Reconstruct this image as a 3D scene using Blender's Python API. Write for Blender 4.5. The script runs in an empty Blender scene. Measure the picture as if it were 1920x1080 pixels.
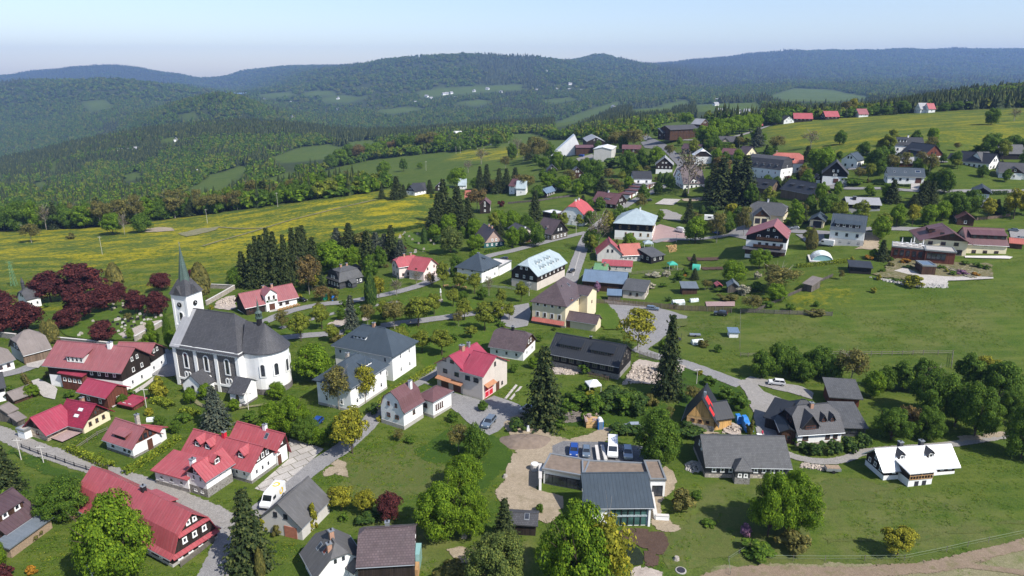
import bpy,bmesh,math,random
import numpy as np
from mathutils import Vector,Matrix,geometry
R=math.radians
rng=np.random.default_rng(7);random.seed(7)
scene=bpy.context.scene
COL=scene.collection
CAM_Z,PITCH,FPX=70.0,R(17.2),1290.0
cam_d=bpy.data.cameras.new("camera")
cam_d.sensor_width=36.0;cam_d.lens=FPX/1920*36.0
cam_d.clip_start=1.0;cam_d.clip_end=40000.0
cam=bpy.data.objects.new("camera",cam_d)
cam.location=(0,0,CAM_Z);cam.rotation_euler=(math.pi/2-PITCH,0,0)
COL.objects.link(cam);scene.camera=cam
SUN_EL,SUN_AZ=R(47),R(40)
to_sun=Vector((math.cos(SUN_AZ)*math.cos(SUN_EL),-math.sin(SUN_AZ)*math.cos(SUN_EL),math.sin(SUN_EL)))
world=bpy.data.worlds.new("World");scene.world=world;world.use_nodes=True
wn=world.node_tree;bg=wn.nodes["Background"]
sky=wn.nodes.new("ShaderNodeTexSky");sky.sky_type='NISHITA';sky.sun_disc=False
sky.sun_elevation=SUN_EL;sky.sun_rotation=math.atan2(to_sun.x,to_sun.y)
sky.altitude=900;sky.air_density=1.0;sky.dust_density=1.2;sky.ozone_density=1.0
tint=wn.nodes.new("ShaderNodeMix");tint.data_type='RGBA';tint.blend_type='MULTIPLY';tint.inputs[0].default_value=1.0;tint.inputs[7].default_value=(1.0,.96,.985,1)
wn.links.new(sky.outputs[0],tint.inputs[6]);wn.links.new(tint.outputs[2],bg.inputs[0]);bg.inputs[1].default_value=0.14
sun_d=bpy.data.lights.new("sun",'SUN');sun_d.energy=4.9;sun_d.angle=R(0.53);sun_d.color=(1.0,0.955,0.89)
sun=bpy.data.objects.new("sun",sun_d);sun.rotation_euler=to_sun.to_track_quat('Z','Y').to_euler();sun.location=(200,-200,400)
COL.objects.link(sun)
vs=scene.view_settings;vs.view_transform='Standard';vs.look='None';vs.gamma=1.0;vs.use_curve_mapping=False
vs.exposure=0.4
scene.cycles.max_bounces=5;scene.cycles.diffuse_bounces=2;scene.cycles.glossy_bounces=2
scene.cycles.transmission_bounces=2;scene.cycles.volume_bounces=0;scene.cycles.transparent_max_bounces=6
scene.cycles.use_denoising=True
def ray(u,v):
 F=FPX*math.cos(PITCH)+(540-v)*math.sin(PITCH)
 return(u-960)/F,(-FPX*math.sin(PITCH)+(540-v)*math.cos(PITCH))/F
def project(x,y,z):
 z=z-CAM_Z
 d=y*math.cos(PITCH)-z*math.sin(PITCH);h=y*math.sin(PITCH)+z*math.cos(PITCH)
 return 960+FPX*x/d,540-FPX*h/d
def vz(Y,v):
 return CAM_Z+Y*ray(960,v)[1]if v>=89 else v
def fbm(x,y,seed=0,octv=4):
 out=0;amp=1;tot=0
 for o in range(octv):
  xi=np.floor(x).astype(np.int64);yi=np.floor(y).astype(np.int64);fx=x-xi;fy=y-yi
  fx=fx*fx*(3-2*fx);fy=fy*fy*(3-2*fy)
  def h(a,b):
   n=(a*374761393+b*668265263+(seed+o*17)*144665)&0x7fffffff
   n=((n^(n>>13))*1274126177)&0x7fffffff
   return((n^(n>>16))&0xffff)/65535.0
  out=out+amp*((h(xi,yi)*(1-fx)+h(xi+1,yi)*fx)*(1-fy)+(h(xi,yi+1)*(1-fx)+h(xi+1,yi+1)*fx)*fy)
  tot+=amp;amp*=.5;x=x*2.03+11.3;y=y*2.03+5.7
 return out/tot
TR=[(15,[(0,0)]),(150,[(0,0),(1700,1),(2020,2)]),(240,[(-100,-9),(60,-8),(200,-6),(330,-4),(450,-3),(600,-2),(750,0),(1200,-1),(1350,0),(1500,5),(1650,9),(1800,10),(2020,12)]),(310,[(-100,-17),(60,-16),(200,-13),(330,-11),(450,-10),(600,-6),(750,-3),(900,0),(1200,0),(1350,3),(1500,12),(1650,20),(1800,24),(2020,26)]),(430,[(-100,440),(60,432),(200,424),(330,413),(450,396),(600,375),(750,362),(900,-3),(1050,5),(1200,10),(1350,18),(1500,27),(1650,36),(1800,40),(2020,43)]),(600,[(-100,-62),(60,-58),(200,-50),(330,-42),(450,-32),(600,348),(750,333),(900,313),(1050,290),(1200,18),(1350,30),(1430,236),(1500,225),(1600,219),(1800,206),(2020,190)]),(900,[(-100,372),(60,368),(200,362),(330,345),(450,330),(600,312),(750,285),(900,263),(1050,260),(1200,236),(1350,222),(1500,20),(1650,25),(1800,45),(2020,60)]),(1300,[(-100,345),(60,338),(200,325),(330,300),(450,288),(600,278),(750,262),(900,250),(1050,244),(1200,225),(1350,212),(1500,205),(1650,205),(1800,203),(2020,200)]),(1700,[(-100,320),(60,288),(140,268),(230,250),(330,243),(400,236),(450,236),(520,240),(600,246),(750,250),(900,240),(1050,230),(1200,206),(1350,198),(1500,190),(1650,190),(2020,184)]),(2100,[(-100,-230),(60,-230),(200,-200),(330,-150),(450,-130),(600,-150),(750,-140),(900,-120),(1050,-100),(1200,-40),(1350,-10),(1500,0),(2020,10)]),(2600,[(-100,300),(60,285),(200,262),(260,222),(330,193),(400,180),(450,188),(510,212),(600,240),(750,228),(900,222),(1050,215),(1200,198),(1350,187),(1500,183),(1800,180),(2020,178)]),(3200,[(-100,250),(60,235),(200,215),(330,-80),(450,-60),(600,214),(750,202),(900,196),(1050,190),(1200,180),(1350,176),(1500,170),(2020,168)]),(4400,[(-100,165),(0,158),(60,153),(200,152),(330,165),(400,178),(450,180),(600,160),(750,140),(900,133),(1050,138),(1200,150),(1350,160),(1500,158),(2020,155)]),(5500,[(-100,-60),(60,-60),(200,-40),(330,-20),(440,179),(500,168),(560,150),(600,137),(680,124),(750,114),(830,107),(870,106),(930,109),(1000,113),(1060,119),(1150,124),(1250,133),(1350,143),(1500,147),(2020,143)]),(7000,[(-100,172),(200,168),(330,170),(450,168),(560,135),(640,128),(700,128),(1000,125),(1060,119),(1085,118),(1100,111),(1120,107),(1145,109),(1165,118),(1215,125),(1300,127),(1500,122),(1700,121),(1900,124),(2020,124)]),(9000,[(-100,150),(0,146),(80,136),(150,126),(250,127),(300,135),(370,147),(400,148),(450,138),(510,126),(600,125),(700,130),(1200,124),(1300,116),(1400,104),(1480,98),(1650,96),(1900,94),(2020,94)]),(12500,[(0,-250)]),]
S_OF=lambda u:(u-960)/(FPX*math.cos(PITCH)+390*math.sin(PITCH))
sg=np.concatenate([[-6,-3,-1.8,-1.3,-1.1],np.arange(-.96,.9601,.006),[1.1,1.3,1.8,3,6]])
yg=15*1.0115**np.arange(0,569)
ky=np.array([t[0]for t in TR],float)
kz=np.array([np.interp(sg,[S_OF(a)for a,b in t[1]],[vz(t[0],b)for a,b in t[1]])for t in TR])
for i in range(1,len(TR)-1):
 w=3 if TR[i][0]>2000 else 7
 k=np.hanning(2*w+3)[1:-1];k/=k.sum()
 z=kz[i];zz=np.convolve(np.pad(z,w,mode='edge'),k,'valid');zz[:6]=z[:6];zz[-6:]=z[-6:];kz[i]=zz
lk=np.log(ky);ly=np.log(yg)
dk=np.diff(kz,axis=0)/np.diff(lk)[:,None]
m=np.zeros_like(kz)
a,b=dk[:-1],dk[1:]
m[1:-1]=np.where(a*b>0,2*a*b/(a+b+1e-12*np.sign(a+b+1e-30)),0)
idx=np.clip(np.searchsorted(lk,ly,side='right')-1,0,len(lk)-2)
h_=(lk[idx+1]-lk[idx])[:,None];t_=((ly-lk[idx])[:,None]/h_)
ZT=((2*t_**3-3*t_**2+1)*kz[idx]+(t_**3-2*t_**2+t_)*h_*m[idx]+(-2*t_**3+3*t_**2)*kz[idx+1]+(t_**3-t_**2)*h_*m[idx+1])
YY,SS=np.meshgrid(yg,sg,indexing='ij');XX=YY*SS
amp=np.clip((YY-550)/1500,0,1)*np.clip(YY,0,6000)*0.006
ZT=ZT+amp*2*(fbm(XX/330,YY/330,3,5)-.5)
ZT=ZT+np.clip((YY-90)/200,0,1)*0.8*(fbm(XX/45,YY/45,9,3)-.5)
def H(x,y):
 y=max(y,15.01);s=min(max(x/y,-5.9),5.9)
 fi=math.log(y/15)/math.log(1.0115);i=min(int(fi),len(yg)-2)
 j=min(max(int(np.searchsorted(sg,s,side='right'))-1,0),len(sg)-2)
 fi=(y-yg[i])/(yg[i+1]-yg[i]);fj=(s-sg[j])/(sg[j+1]-sg[j])
 return float((ZT[i,j]*(1-fj)+ZT[i,j+1]*fj)*(1-fi)+(ZT[i+1,j]*(1-fj)+ZT[i+1,j+1]*fj)*fi)
def hit(u,v,dz=0.0):
 s,t=ray(u,v);Y=40.0
 while Y<12000:
  if CAM_Z+t*Y<=H(s*Y,Y)+dz:break
  Y*=1.01
 a_,b_=Y/1.01,Y
 for _ in range(14):
  c=.5*(a_+b_)
  if CAM_Z+t*c<=H(s*c,c)+dz:b_=c
  else:a_=c
 return Vector((s*b_,b_,CAM_Z+t*b_-dz))
def on_plane(u,v,z):
 s,t=ray(u,v);Y=(z-CAM_Z)/t
 return Vector((s*Y,Y,z))
ZN=dict(P=(0,0,1),Z1=(0,380,4),Z2=(300,440,3.375),Z3=(0,600,4.153),Z4=(0,820,4),Z5=(280,740,3.1775),Z6=(580,580,4.155),W1=(400,400,4.154),W2=(780,400,4.154),W3=(620,240,4),W4=(960,580,4.153),W5=(580,800,3.857),W6=(940,780,3.6),Q1=(1000,200,4.5),Q2=(1300,180,4.909),Q3=(1600,180,4.909),Q4=(1060,380,4.5),Q5=(1380,340,4.911),Q6=(1600,320,4.5),Q7=(1220,620,3.857),Q8=(1500,640,3.6),V4=(1340,500,6.75),V8=(1160,560,7.385),B5=(1360,860,3.4286),F3=(1100,70,2.3415),F1=(0,90,3),F2=(560,80,3))
def px(zn,p):
 l,t,k=ZN[zn];return l+p[0]/k,t+p[1]/k
def G(zn,x,y):return hit(*px(zn,(x,y)))
MATS={}
def mat(name,rough=0.8,spec=0.3,metal=0.0):
 m=bpy.data.materials.new(name);m.use_nodes=True;MATS[name]=m
 b=m.node_tree.nodes["Principled BSDF"];b.inputs["Roughness"].default_value=rough
 b.inputs["Specular IOR Level"].default_value=spec;b.inputs["Metallic"].default_value=metal
 return m,m.node_tree,b
def N(nt,typ,**kw):
 n=nt.nodes.new(typ)
 for k,v in kw.items():
  if k.startswith('i_'):
   n.inputs[k[2:].replace('_',' ')].default_value=v
  else:setattr(n,k,v)
 return n
def mixc(nt,fac,a,b,mode='MIX'):
 n=nt.nodes.new('ShaderNodeMix');n.data_type='RGBA';n.blend_type=mode
 for s,val in((0,fac),(6,a),(7,b)):
  if hasattr(val,'links')or isinstance(val,bpy.types.NodeSocket):nt.links.new(val,n.inputs[s])
  elif s==0:n.inputs[s].default_value=val
  else:n.inputs[s].default_value=(*val[:3],1)
 return n.outputs[2]
def ramp(nt,src,lo,hi):
 n=nt.nodes.new('ShaderNodeMapRange');n.inputs[1].default_value=lo;n.inputs[2].default_value=hi
 nt.links.new(src,n.inputs[0]);return n.outputs[0]
def math_(nt,op,a,b=0.0):
 n=nt.nodes.new('ShaderNodeMath');n.operation=op
 for i,val in((0,a),(1,b)):
  if isinstance(val,bpy.types.NodeSocket):nt.links.new(val,n.inputs[i])
  else:n.inputs[i].default_value=val
 return n.outputs[0]
def coords(nt,kind='UV',scale=(1,1,1)):
 if kind=='W':o=nt.nodes.new('ShaderNodeNewGeometry').outputs['Position']
 else:o=nt.nodes.new('ShaderNodeTexCoord').outputs[kind]
 mp=nt.nodes.new('ShaderNodeMapping');mp.inputs['Scale'].default_value=scale
 nt.links.new(o,mp.inputs[0]);return mp.outputs[0]
def noise(nt,vec,sc,det=4,rough=.55):
 n=N(nt,'ShaderNodeTexNoise');n.inputs['Scale'].default_value=sc;n.inputs['Detail'].default_value=det;n.inputs['Roughness'].default_value=rough
 nt.links.new(vec,n.inputs['Vector']);return n.outputs[0]
def bump(nt,b,h,strength=.3,dist=.05):
 n=N(nt,'ShaderNodeBump');n.inputs['Strength'].default_value=strength;n.inputs['Distance'].default_value=dist
 nt.links.new(h,n.inputs['Height']);nt.links.new(n.outputs[0],b.inputs['Normal'])
def sc3(c,k):return tuple(min(1,max(0,x*k))for x in c)
def m_plain(name,c,rough=.8,var=.12,scale=.8,spec=.3,metal=0,stain=0.0):
 m,nt,b=mat(name,rough,spec,metal)
 w=coords(nt,'W');n1=noise(nt,w,scale,5);n2=noise(nt,w,scale*9,3)
 col=mixc(nt,ramp(nt,n1,.3,.7),sc3(c,1-var),sc3(c,1+var))
 col=mixc(nt,math_(nt,'MULTIPLY',ramp(nt,n2,.45,.8),.35),col,sc3(c,1-var*1.8))
 if stain:
  ws=coords(nt,'W',(1.2,1.2,.25));n3=noise(nt,ws,1.1,5)
  col=mixc(nt,math_(nt,'MULTIPLY',ramp(nt,n3,.52,.75),stain),col,sc3((c[0]*.55,c[1]*.52,c[2]*.48),1))
 nt.links.new(col,b.inputs['Base Color']);return m
def m_planks(name,c,pitch=.22,vertical=True,rough=.85,var=.3):
 m,nt,b=mat(name,rough,.2)
 uv=coords(nt,'UV',(1,1,1));sx=N(nt,'ShaderNodeSeparateXYZ');nt.links.new(uv,sx.inputs[0])
 a=sx.outputs[0 if vertical else 1];q=math_(nt,'DIVIDE',a,pitch);fr=math_(nt,'FRACT',q);fl=math_(nt,'FLOOR',q)
 gap=math_(nt,'LESS_THAN',fr,.14)
 wn_=N(nt,'ShaderNodeTexWhiteNoise');wn_.noise_dimensions='1D';nt.links.new(fl,wn_.inputs['W'])
 col=mixc(nt,wn_.outputs[0],sc3(c,1-var),sc3(c,1+var))
 w=coords(nt,'W',(1,1,.4));n1=noise(nt,w,1.5,5);col=mixc(nt,math_(nt,'MULTIPLY',ramp(nt,n1,.45,.75),.5),col,sc3(c,1.5))
 col=mixc(nt,gap,col,sc3(c,.35));nt.links.new(col,b.inputs['Base Color'])
 bump(nt,b,math_(nt,'SUBTRACT',1.0,gap),.5,.03);return m
def m_log(name,c,c2,pitch=.32):
 m,nt,b=mat(name,.85,.2)
 uv=coords(nt,'UV');sx=N(nt,'ShaderNodeSeparateXYZ');nt.links.new(uv,sx.inputs[0])
 fr=math_(nt,'FRACT',math_(nt,'DIVIDE',sx.outputs[1],pitch));gap=math_(nt,'LESS_THAN',fr,.22)
 n1=noise(nt,coords(nt,'W'),2,4);col=mixc(nt,n1,sc3(c,.7),sc3(c,1.3));col=mixc(nt,gap,col,c2)
 nt.links.new(col,b.inputs['Base Color']);return m
def m_roof(name,c,kind='seam',pitch=.55,rough=.45,spec=.45,var=.12,fade=.25,fadec=None,metal=0.0):
 """standing seam sheets, shingles or plain felt, laid out on the slope in metres (UV)"""
 m,nt,b=mat(name,rough,spec,metal)
 uv=coords(nt,'UV');sx=N(nt,'ShaderNodeSeparateXYZ');nt.links.new(uv,sx.inputs[0]);w=coords(nt,'W')
 n1=noise(nt,w,.35,5,.6);n2=noise(nt,w,3.5,4)
 col=mixc(nt,ramp(nt,n1,.3,.7),sc3(c,1-var),sc3(c,1+var))
 fc=fadec or sc3((c[0]*.8+.12,c[1]*.8+.12,c[2]*.8+.12),1)
 ws=noise(nt,coords(nt,'UV',(2.2,.3,1)),1.0,5,.6)
 col=mixc(nt,math_(nt,'MULTIPLY',ramp(nt,ws,.5,.75),fade),col,fc)
 col=mixc(nt,math_(nt,'MULTIPLY',ramp(nt,n2,.55,.8),.25),col,sc3(c,.55))
 n3=noise(nt,w,1.1,6,.7);col=mixc(nt,math_(nt,'MULTIPLY',ramp(nt,n3,.52,.72),.3),col,(c[0]*.45+.02,c[1]*.5+.02,c[2]*.45+.012))
 if kind=='seam':
  q=math_(nt,'DIVIDE',sx.outputs[0],pitch);fr=math_(nt,'FRACT',q);seam=math_(nt,'LESS_THAN',fr,.13)
  wn_=N(nt,'ShaderNodeTexWhiteNoise');wn_.noise_dimensions='1D';nt.links.new(math_(nt,'FLOOR',q),wn_.inputs['W'])
  col=mixc(nt,math_(nt,'MULTIPLY',wn_.outputs[0],.22),col,sc3(c,.65));col=mixc(nt,math_(nt,'MULTIPLY',seam,.45),col,sc3(c,.5))
  bump(nt,b,seam,.6,.04)
 elif kind=='tile':
  br=N(nt,'ShaderNodeTexBrick');br.inputs['Scale'].default_value=1.0;br.inputs['Mortar Size'].default_value=.035
  br.inputs['Brick Width'].default_value=pitch;br.inputs['Row Height'].default_value=pitch*.8
  br.inputs['Color1'].default_value=(.75,.75,.75,1);br.inputs['Color2'].default_value=(1.1,1.1,1.1,1);br.inputs['Mortar'].default_value=(.45,.45,.45,1)
  nt.links.new(uv,br.inputs['Vector']);col=mixc(nt,.8,col,br.outputs[0],'MULTIPLY');bump(nt,b,br.outputs[1],-.4,.03)
 nt.links.new(col,b.inputs['Base Color']);return m
def m_stone(name,c,c2,size=.45,mortar=.12):
 m,nt,b=mat(name,.9,.2)
 uv=coords(nt,'UV',(1,1.35,1));v=N(nt,'ShaderNodeTexVoronoi');v.inputs['Scale'].default_value=1/size;nt.links.new(uv,v.inputs['Vector'])
 v2=N(nt,'ShaderNodeTexVoronoi');v2.feature='DISTANCE_TO_EDGE';v2.inputs['Scale'].default_value=1/size;nt.links.new(uv,v2.inputs['Vector'])
 bw=N(nt,'ShaderNodeRGBToBW');nt.links.new(v.outputs['Color'],bw.inputs[0])
 col=mixc(nt,bw.outputs[0],sc3(c,.6),sc3(c,1.5));e=math_(nt,'LESS_THAN',v2.outputs[0],mortar)
 col=mixc(nt,e,col,c2);nt.links.new(col,b.inputs['Base Color']);bump(nt,b,v2.outputs[0],.5,.08);return m
def m_foliage(name,c,c2,trans=.25,var=.35):
 m,nt,b=mat(name,.75,.15)
 oi=N(nt,'ShaderNodeObjectInfo');w=coords(nt,'W');n1=noise(nt,w,.55,3);n2=noise(nt,w,3.3,2)
 f=math_(nt,'ADD',math_(nt,'MULTIPLY',oi.outputs['Random'],.45),math_(nt,'MULTIPLY',n1,.55))
 col=mixc(nt,ramp(nt,f,.2,.8),c,c2)
 col=mixc(nt,ramp(nt,n2,.35,.7),sc3(c,1-var),col);ge=N(nt,'ShaderNodeNewGeometry');ri=ge.outputs['Random Per Island']
 col=mixc(nt,ramp(nt,ri,.55,1),col,(c2[0]*1.35+.01,c2[1]*1.25,c2[2]));col=mixc(nt,math_(nt,'MULTIPLY',ramp(nt,ri,.45,0),.6),col,sc3(c,.5))
 nt.links.new(col,b.inputs['Base Color'])
 tr=N(nt,'ShaderNodeBsdfTranslucent');nt.links.new(mixc(nt,.5,col,(c2[0]*1.6,c2[1]*1.5,c2[2]*.8)),tr.inputs[0])
 mx=N(nt,'ShaderNodeMixShader');mx.inputs[0].default_value=trans;nt.links.new(b.outputs[0],mx.inputs[1]);nt.links.new(tr.outputs[0],mx.inputs[2])
 nt.links.new(mx.outputs[0],nt.nodes['Material Output'].inputs[0]);return m
def m_ground(name,c,c2,scale=.6,patch=None,pf=.5,rough=.95,tracks=0):
 m,nt,b=mat(name,rough,.1)
 w=coords(nt,'W');n1=noise(nt,w,scale*.18,4);n2=noise(nt,w,scale*1.4,5,.7);n3=noise(nt,w,scale*9,4,.7)
 col=mixc(nt,ramp(nt,n1,.35,.65),c,c2);col=mixc(nt,ramp(nt,n2,.3,.75),sc3(c,.8),col)
 col=mixc(nt,math_(nt,'MULTIPLY',ramp(nt,n3,.48,.68),.6),col,sc3(c2,1.4));col=mixc(nt,math_(nt,'MULTIPLY',ramp(nt,n3,.5,.3),.6),col,sc3(c,.55));n5=noise(nt,w,scale*3.3,4,.75);col=mixc(nt,math_(nt,'MULTIPLY',ramp(nt,n5,.5,.3),.5),col,sc3(c,.6))
 if patch:n4=noise(nt,w,scale*.45,5,.65);col=mixc(nt,math_(nt,'MULTIPLY',ramp(nt,n4,.52,.66),pf),col,patch)
 nt.links.new(col,b.inputs['Base Color']);bump(nt,b,n3,.5,.06)
 at=N(nt,'ShaderNodeAttribute');at.attribute_name='inner';rag={'asphalt':.12,'pond_water':0,'lake_water':0,'concrete_pad':.12,'slabs':0,'pink_paving':.05,'old_asphalt':.3,'gravel_road':.6}.get(name,.95)
 if rag:
  nz=ramp(nt,noise(nt,w,1.1,5,.75),.3,.7);al=math_(nt,'GREATER_THAN',math_(nt,'ADD',at.outputs['Fac'],.02 if rag<.2 else 0),math_(nt,'MULTIPLY',nz,rag));tp=N(nt,'ShaderNodeBsdfTransparent');mx=N(nt,'ShaderNodeMixShader')
  nt.links.new(al,mx.inputs[0]);nt.links.new(tp.outputs[0],mx.inputs[1]);nt.links.new(b.outputs[0],mx.inputs[2]);nt.links.new(mx.outputs[0],nt.nodes['Material Output'].inputs[0])
 return m
WHITE=(.74,.74,.72)
m_plain('white_render',(.78,.78,.76),.85,.04,.5,stain=.22)
m_plain('grey_render',(.52,.5,.47),.85,.06,.5,stain=.3)
m_plain('beige_render',(.56,.5,.44),.85,.06,.5,stain=.25)
m_plain('cream_render',(.72,.64,.44),.85,.05,.5,stain=.2)
m_plain('yellow_render',(.66,.575,.40),.85,.05,.5,stain=.2)
m_plain('pink_render',(.76,.63,.58),.85,.05,.5,stain=.2)
m_plain('bare_brick',(.36,.14,.09),.9,.2,2)
m_planks('dark_boards',(.030,.022,.018),.25);m_planks('brown_boards',(.065,.035,.022),.25);m_planks('grey_boards',(.12,.105,.09),.25)
m_planks('red_brown_boards',(.13,.045,.028),.22);m_planks('black_boards',(.016,.015,.015),.22,False);m_planks('larch_boards',(.56,.33,.12),.2)
m_planks('weathered_boards',(.16,.115,.08),.22);m_planks('pale_boards',(.42,.34,.26),.22,False);m_planks('slate_cladding',(.06,.062,.068),.4,False)
m_planks('teal_boards',(.03,.10,.10),.3);m_planks('new_boards',(.52,.33,.15),.18,False)
m_log('log_wall',(.03,.02,.015),(.45,.42,.36));m_log('grey_log_wall',(.055,.055,.055),(.09,.09,.088));m_log('pink_log',(.36,.24,.2),(.5,.42,.36),.4)
m_stone('stone',(.17,.155,.14),(.26,.25,.23));m_stone('pale_stone',(.42,.37,.31),(.3,.27,.24));m_stone('dark_stone',(.105,.095,.09),(.16,.15,.145),.4)
m_plain('concrete',(.38,.36,.33),.9,.12,.6);m_plain('pale_concrete',(.56,.53,.49),.9,.1,.6)
m_roof('pink_roof',(.28,.095,.10),'seam',.6,fade=.5);m_roof('red_roof',(.36,.075,.085),'seam',.6,fade=.6,fadec=(.42,.17,.17));m_roof('crimson_roof',(.31,.04,.07),'seam',.45,fade=.4)
m_roof('crimson_tiles',(.27,.022,.05),'tile',.4,fade=.1);m_roof('rusty_roof',(.40,.12,.09),'seam',.6,fade=.6,fadec=(.36,.14,.10));m_roof('bright_red_roof',(.45,.08,.08),'seam',.45,fade=.15)
m_roof('brown_roof',(.105,.075,.077),'tile',.45,fade=.2);m_roof('brown_seam',(.13,.06,.062),'seam',.6,fade=.3);m_roof('purple_brown_roof',(.085,.05,.055),'seam',.6)
m_roof('slate_roof',(.074,.074,.08),'tile',.4,fade=.35,fadec=(.12,.12,.13),rough=.62,spec=.3);m_roof('grey_felt',(.10,.098,.098),'felt',fade=.35,rough=.85,spec=.2);m_roof('grey_tiles',(.095,.097,.1),'tile',.4,rough=.6,spec=.3)
m_roof('blue_grey_seam',(.045,.062,.078),'seam',.6,fade=.15);m_roof('black_seam',(.018,.021,.026),'seam',.55,fade=.06);m_roof('pale_blue_roof',(.36,.43,.45),'seam',.6,fade=.3)
m_roof('light_grey_roof',(.32,.32,.33),'seam',.5,fade=.4);m_roof('green_roof',(.13,.27,.13),'seam',.6,fade=.4);m_roof('blue_sheet',(.13,.19,.27),'seam',.4,fade=.3)
m_roof('white_metal',(.80,.80,.80),'seam',.6,rough=.32,fade=.03,var=.02);m_roof('dark_tiles',(.035,.037,.042),'tile',.4,fade=.15);m_roof('copper_green',(.09,.14,.12),'tile',.35,fade=.5,fadec=(.05,.05,.045))
m_roof('corrugated',(.14,.165,.19),'seam',.2,fade=.4);m_roof('fibre_cement',(.20,.17,.155),'seam',.25,rough=.9,fade=.4)
m_plain('gravel_roof',(.20,.155,.12),.95,.18,1.2);m_plain('white_paint',(.78,.78,.76),.5,.02);m_plain('brown_paint',(.10,.04,.025),.6,.1);m_plain('dark_metal',(.03,.03,.035),.4,.05,metal=.4)
m_plain('zinc',(.34,.36,.37),.4,.1,metal=.5);m_plain('red_paint',(.52,.02,.04),.5,.05);m_plain('orange_tile',(.40,.19,.10),.8,.15,2);m_plain('chimney_brick',(.38,.22,.15),.9,.2,3)
m_plain('timber',(.40,.24,.11),.8,.2,2);m_plain('grey_timber',(.16,.14,.12),.85,.2,2);m_plain('bark',(.075,.055,.04),.95,.3,2);m_plain('birch_bark',(.28,.25,.21),.9,.3,2)
m_plain('blue_plastic',(.02,.16,.5),.45,.05);m_plain('yellow_plastic',(.75,.5,.02),.45,.05);m_plain('green_plastic',(.03,.30,.18),.45,.05);m_plain('tarpaulin',(.03,.2,.55),.5,.2,1.5)
m_plain('white_canvas',(.75,.75,.73),.8,.04);m_plain('green_canvas',(.05,.36,.26),.7,.08);m_plain('granite',(.42,.40,.37),.7,.2,3);m_plain('black_granite',(.02,.02,.022),.2,.1,3);m_plain('rubble_stone',(.42,.36,.30),.95,.3,2)
m_plain('firewood',(.30,.22,.15),.9,.35,6);m_plain('solar_glass',(.015,.03,.06),.12,.1,spec=.8);m_plain('rubber',(.015,.015,.015),.8,.1);m_plain('steel',(.42,.43,.44),.35,.1,metal=.7)
m_plain('red_strip',(.60,.03,.03),.5,.06);m_plain('skin',(.45,.27,.19),.6,.05);m_plain('dark_cloth',(.03,.03,.04),.9,.1);m_plain('pink_cloth',(.55,.05,.10),.9,.1);m_plain('hair',(.04,.025,.015),.7,.1)
m_plain('turquoise_cover',(.25,.45,.45),.15,.05,spec=.7);m_plain('turquoise_pool',(.02,.28,.27),.12,.06);m_plain('red_brown_cloth',(.2,.05,.03),.8,.1);m_plain('pale_steel_mesh',(.18,.23,.17),.6,.1)
def m_glass(name,c):
 m,nt,b=mat(name,.08,.8);w=coords(nt,'W');n1=noise(nt,w,.5,1)
 nt.links.new(mixc(nt,ramp(nt,n1,.35,.65),c,sc3(c,3.0)),b.inputs['Base Color']);return m
m_glass('window_glass',(.018,.02,.024));m_glass('car_glass',(.01,.012,.015));m_glass('green_glass',(.02,.05,.045));m_glass('greenhouse_glass',(.30,.33,.33))
def m_car(name,c,metal=.3):
 m,nt,b=mat(name,.28,.6,metal);b.inputs['Base Color'].default_value=(*c,1);b.inputs['Coat Weight'].default_value=.5;return m
m_car('car_white',(.75,.75,.75),0);m_car('car_silver',(.38,.42,.46));m_car('car_blue',(.02,.08,.35));m_car('car_black',(.012,.012,.014));m_car('car_grey_blue',(.16,.21,.27));m_car('car_dark',(.04,.045,.055));m_car('car_red',(.5,.02,.02));m_car('lamp_clear',(.7,.7,.7),0);m_car('lamp_red',(.4,.01,.01),0)
m_foliage('leaf_maple',(.10,.19,.012),(.17,.27,.018),.35);m_foliage('leaf_green',(.06,.125,.014),(.11,.19,.022),.3);m_foliage('leaf_linden',(.14,.18,.022),(.20,.24,.032),.3)
m_foliage('leaf_yellow',(.19,.20,.02),(.29,.29,.03),.3);m_foliage('leaf_olive',(.12,.125,.035),(.18,.17,.05),.3);m_foliage('leaf_bronze',(.12,.09,.035),(.17,.13,.045),.2)
m_foliage('leaf_beech',(.05,.014,.016),(.105,.03,.03),.15);m_foliage('needle_spruce',(.026,.046,.015),(.055,.078,.023),.1);m_foliage('needle_blue',(.045,.065,.05),(.09,.11,.08),.08)
m_foliage('needle_larch',(.085,.13,.03),(.14,.18,.045),.25);m_foliage('leaf_hedge',(.13,.20,.02),(.24,.29,.03),.25);m_foliage('leaf_dark',(.03,.07,.014),(.06,.11,.02),.15);m_foliage('leaf_grey_bud',(.12,.10,.07),(.15,.13,.08),.1)
m_foliage('petal_purple',(.16,.08,.15),(.26,.15,.25),.1);m_foliage('petal_white',(.28,.28,.2),(.42,.4,.33),.1)
m_foliage('leaf_orange',(.26,.13,.02),(.38,.2,.02),.15)
m_ground('gravel_road',(.27,.255,.235),(.33,.31,.285),.8,(.22,.2,.18),.3);m_ground('asphalt',(.17,.17,.175),(.215,.21,.21),.5,(.13,.13,.135),.35);m_ground('old_asphalt',(.24,.235,.235),(.29,.28,.27),.6,(.2,.195,.19),.4)
m_ground('dirt',(.31,.25,.175),(.41,.34,.25),1.0,(.21,.175,.11),.7);m_ground('track_dirt',(.22,.165,.115),(.30,.23,.165),1.4,(.13,.13,.05),.5);m_ground('dark_soil',(.085,.055,.042),(.12,.08,.06),1.2);m_ground('trodden_grass',(.20,.19,.10),(.26,.23,.14),.8,(.10,.13,.03),.6)
m_ground('lush_grass',(.032,.07,.010),(.065,.11,.014),1.5);m_ground('rubble',(.40,.34,.29),(.52,.45,.39),2.2,(.22,.18,.15),.6);m_ground('concrete_pad',(.42,.39,.355),(.5,.47,.43),.6,(.32,.28,.24),.4)
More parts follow.
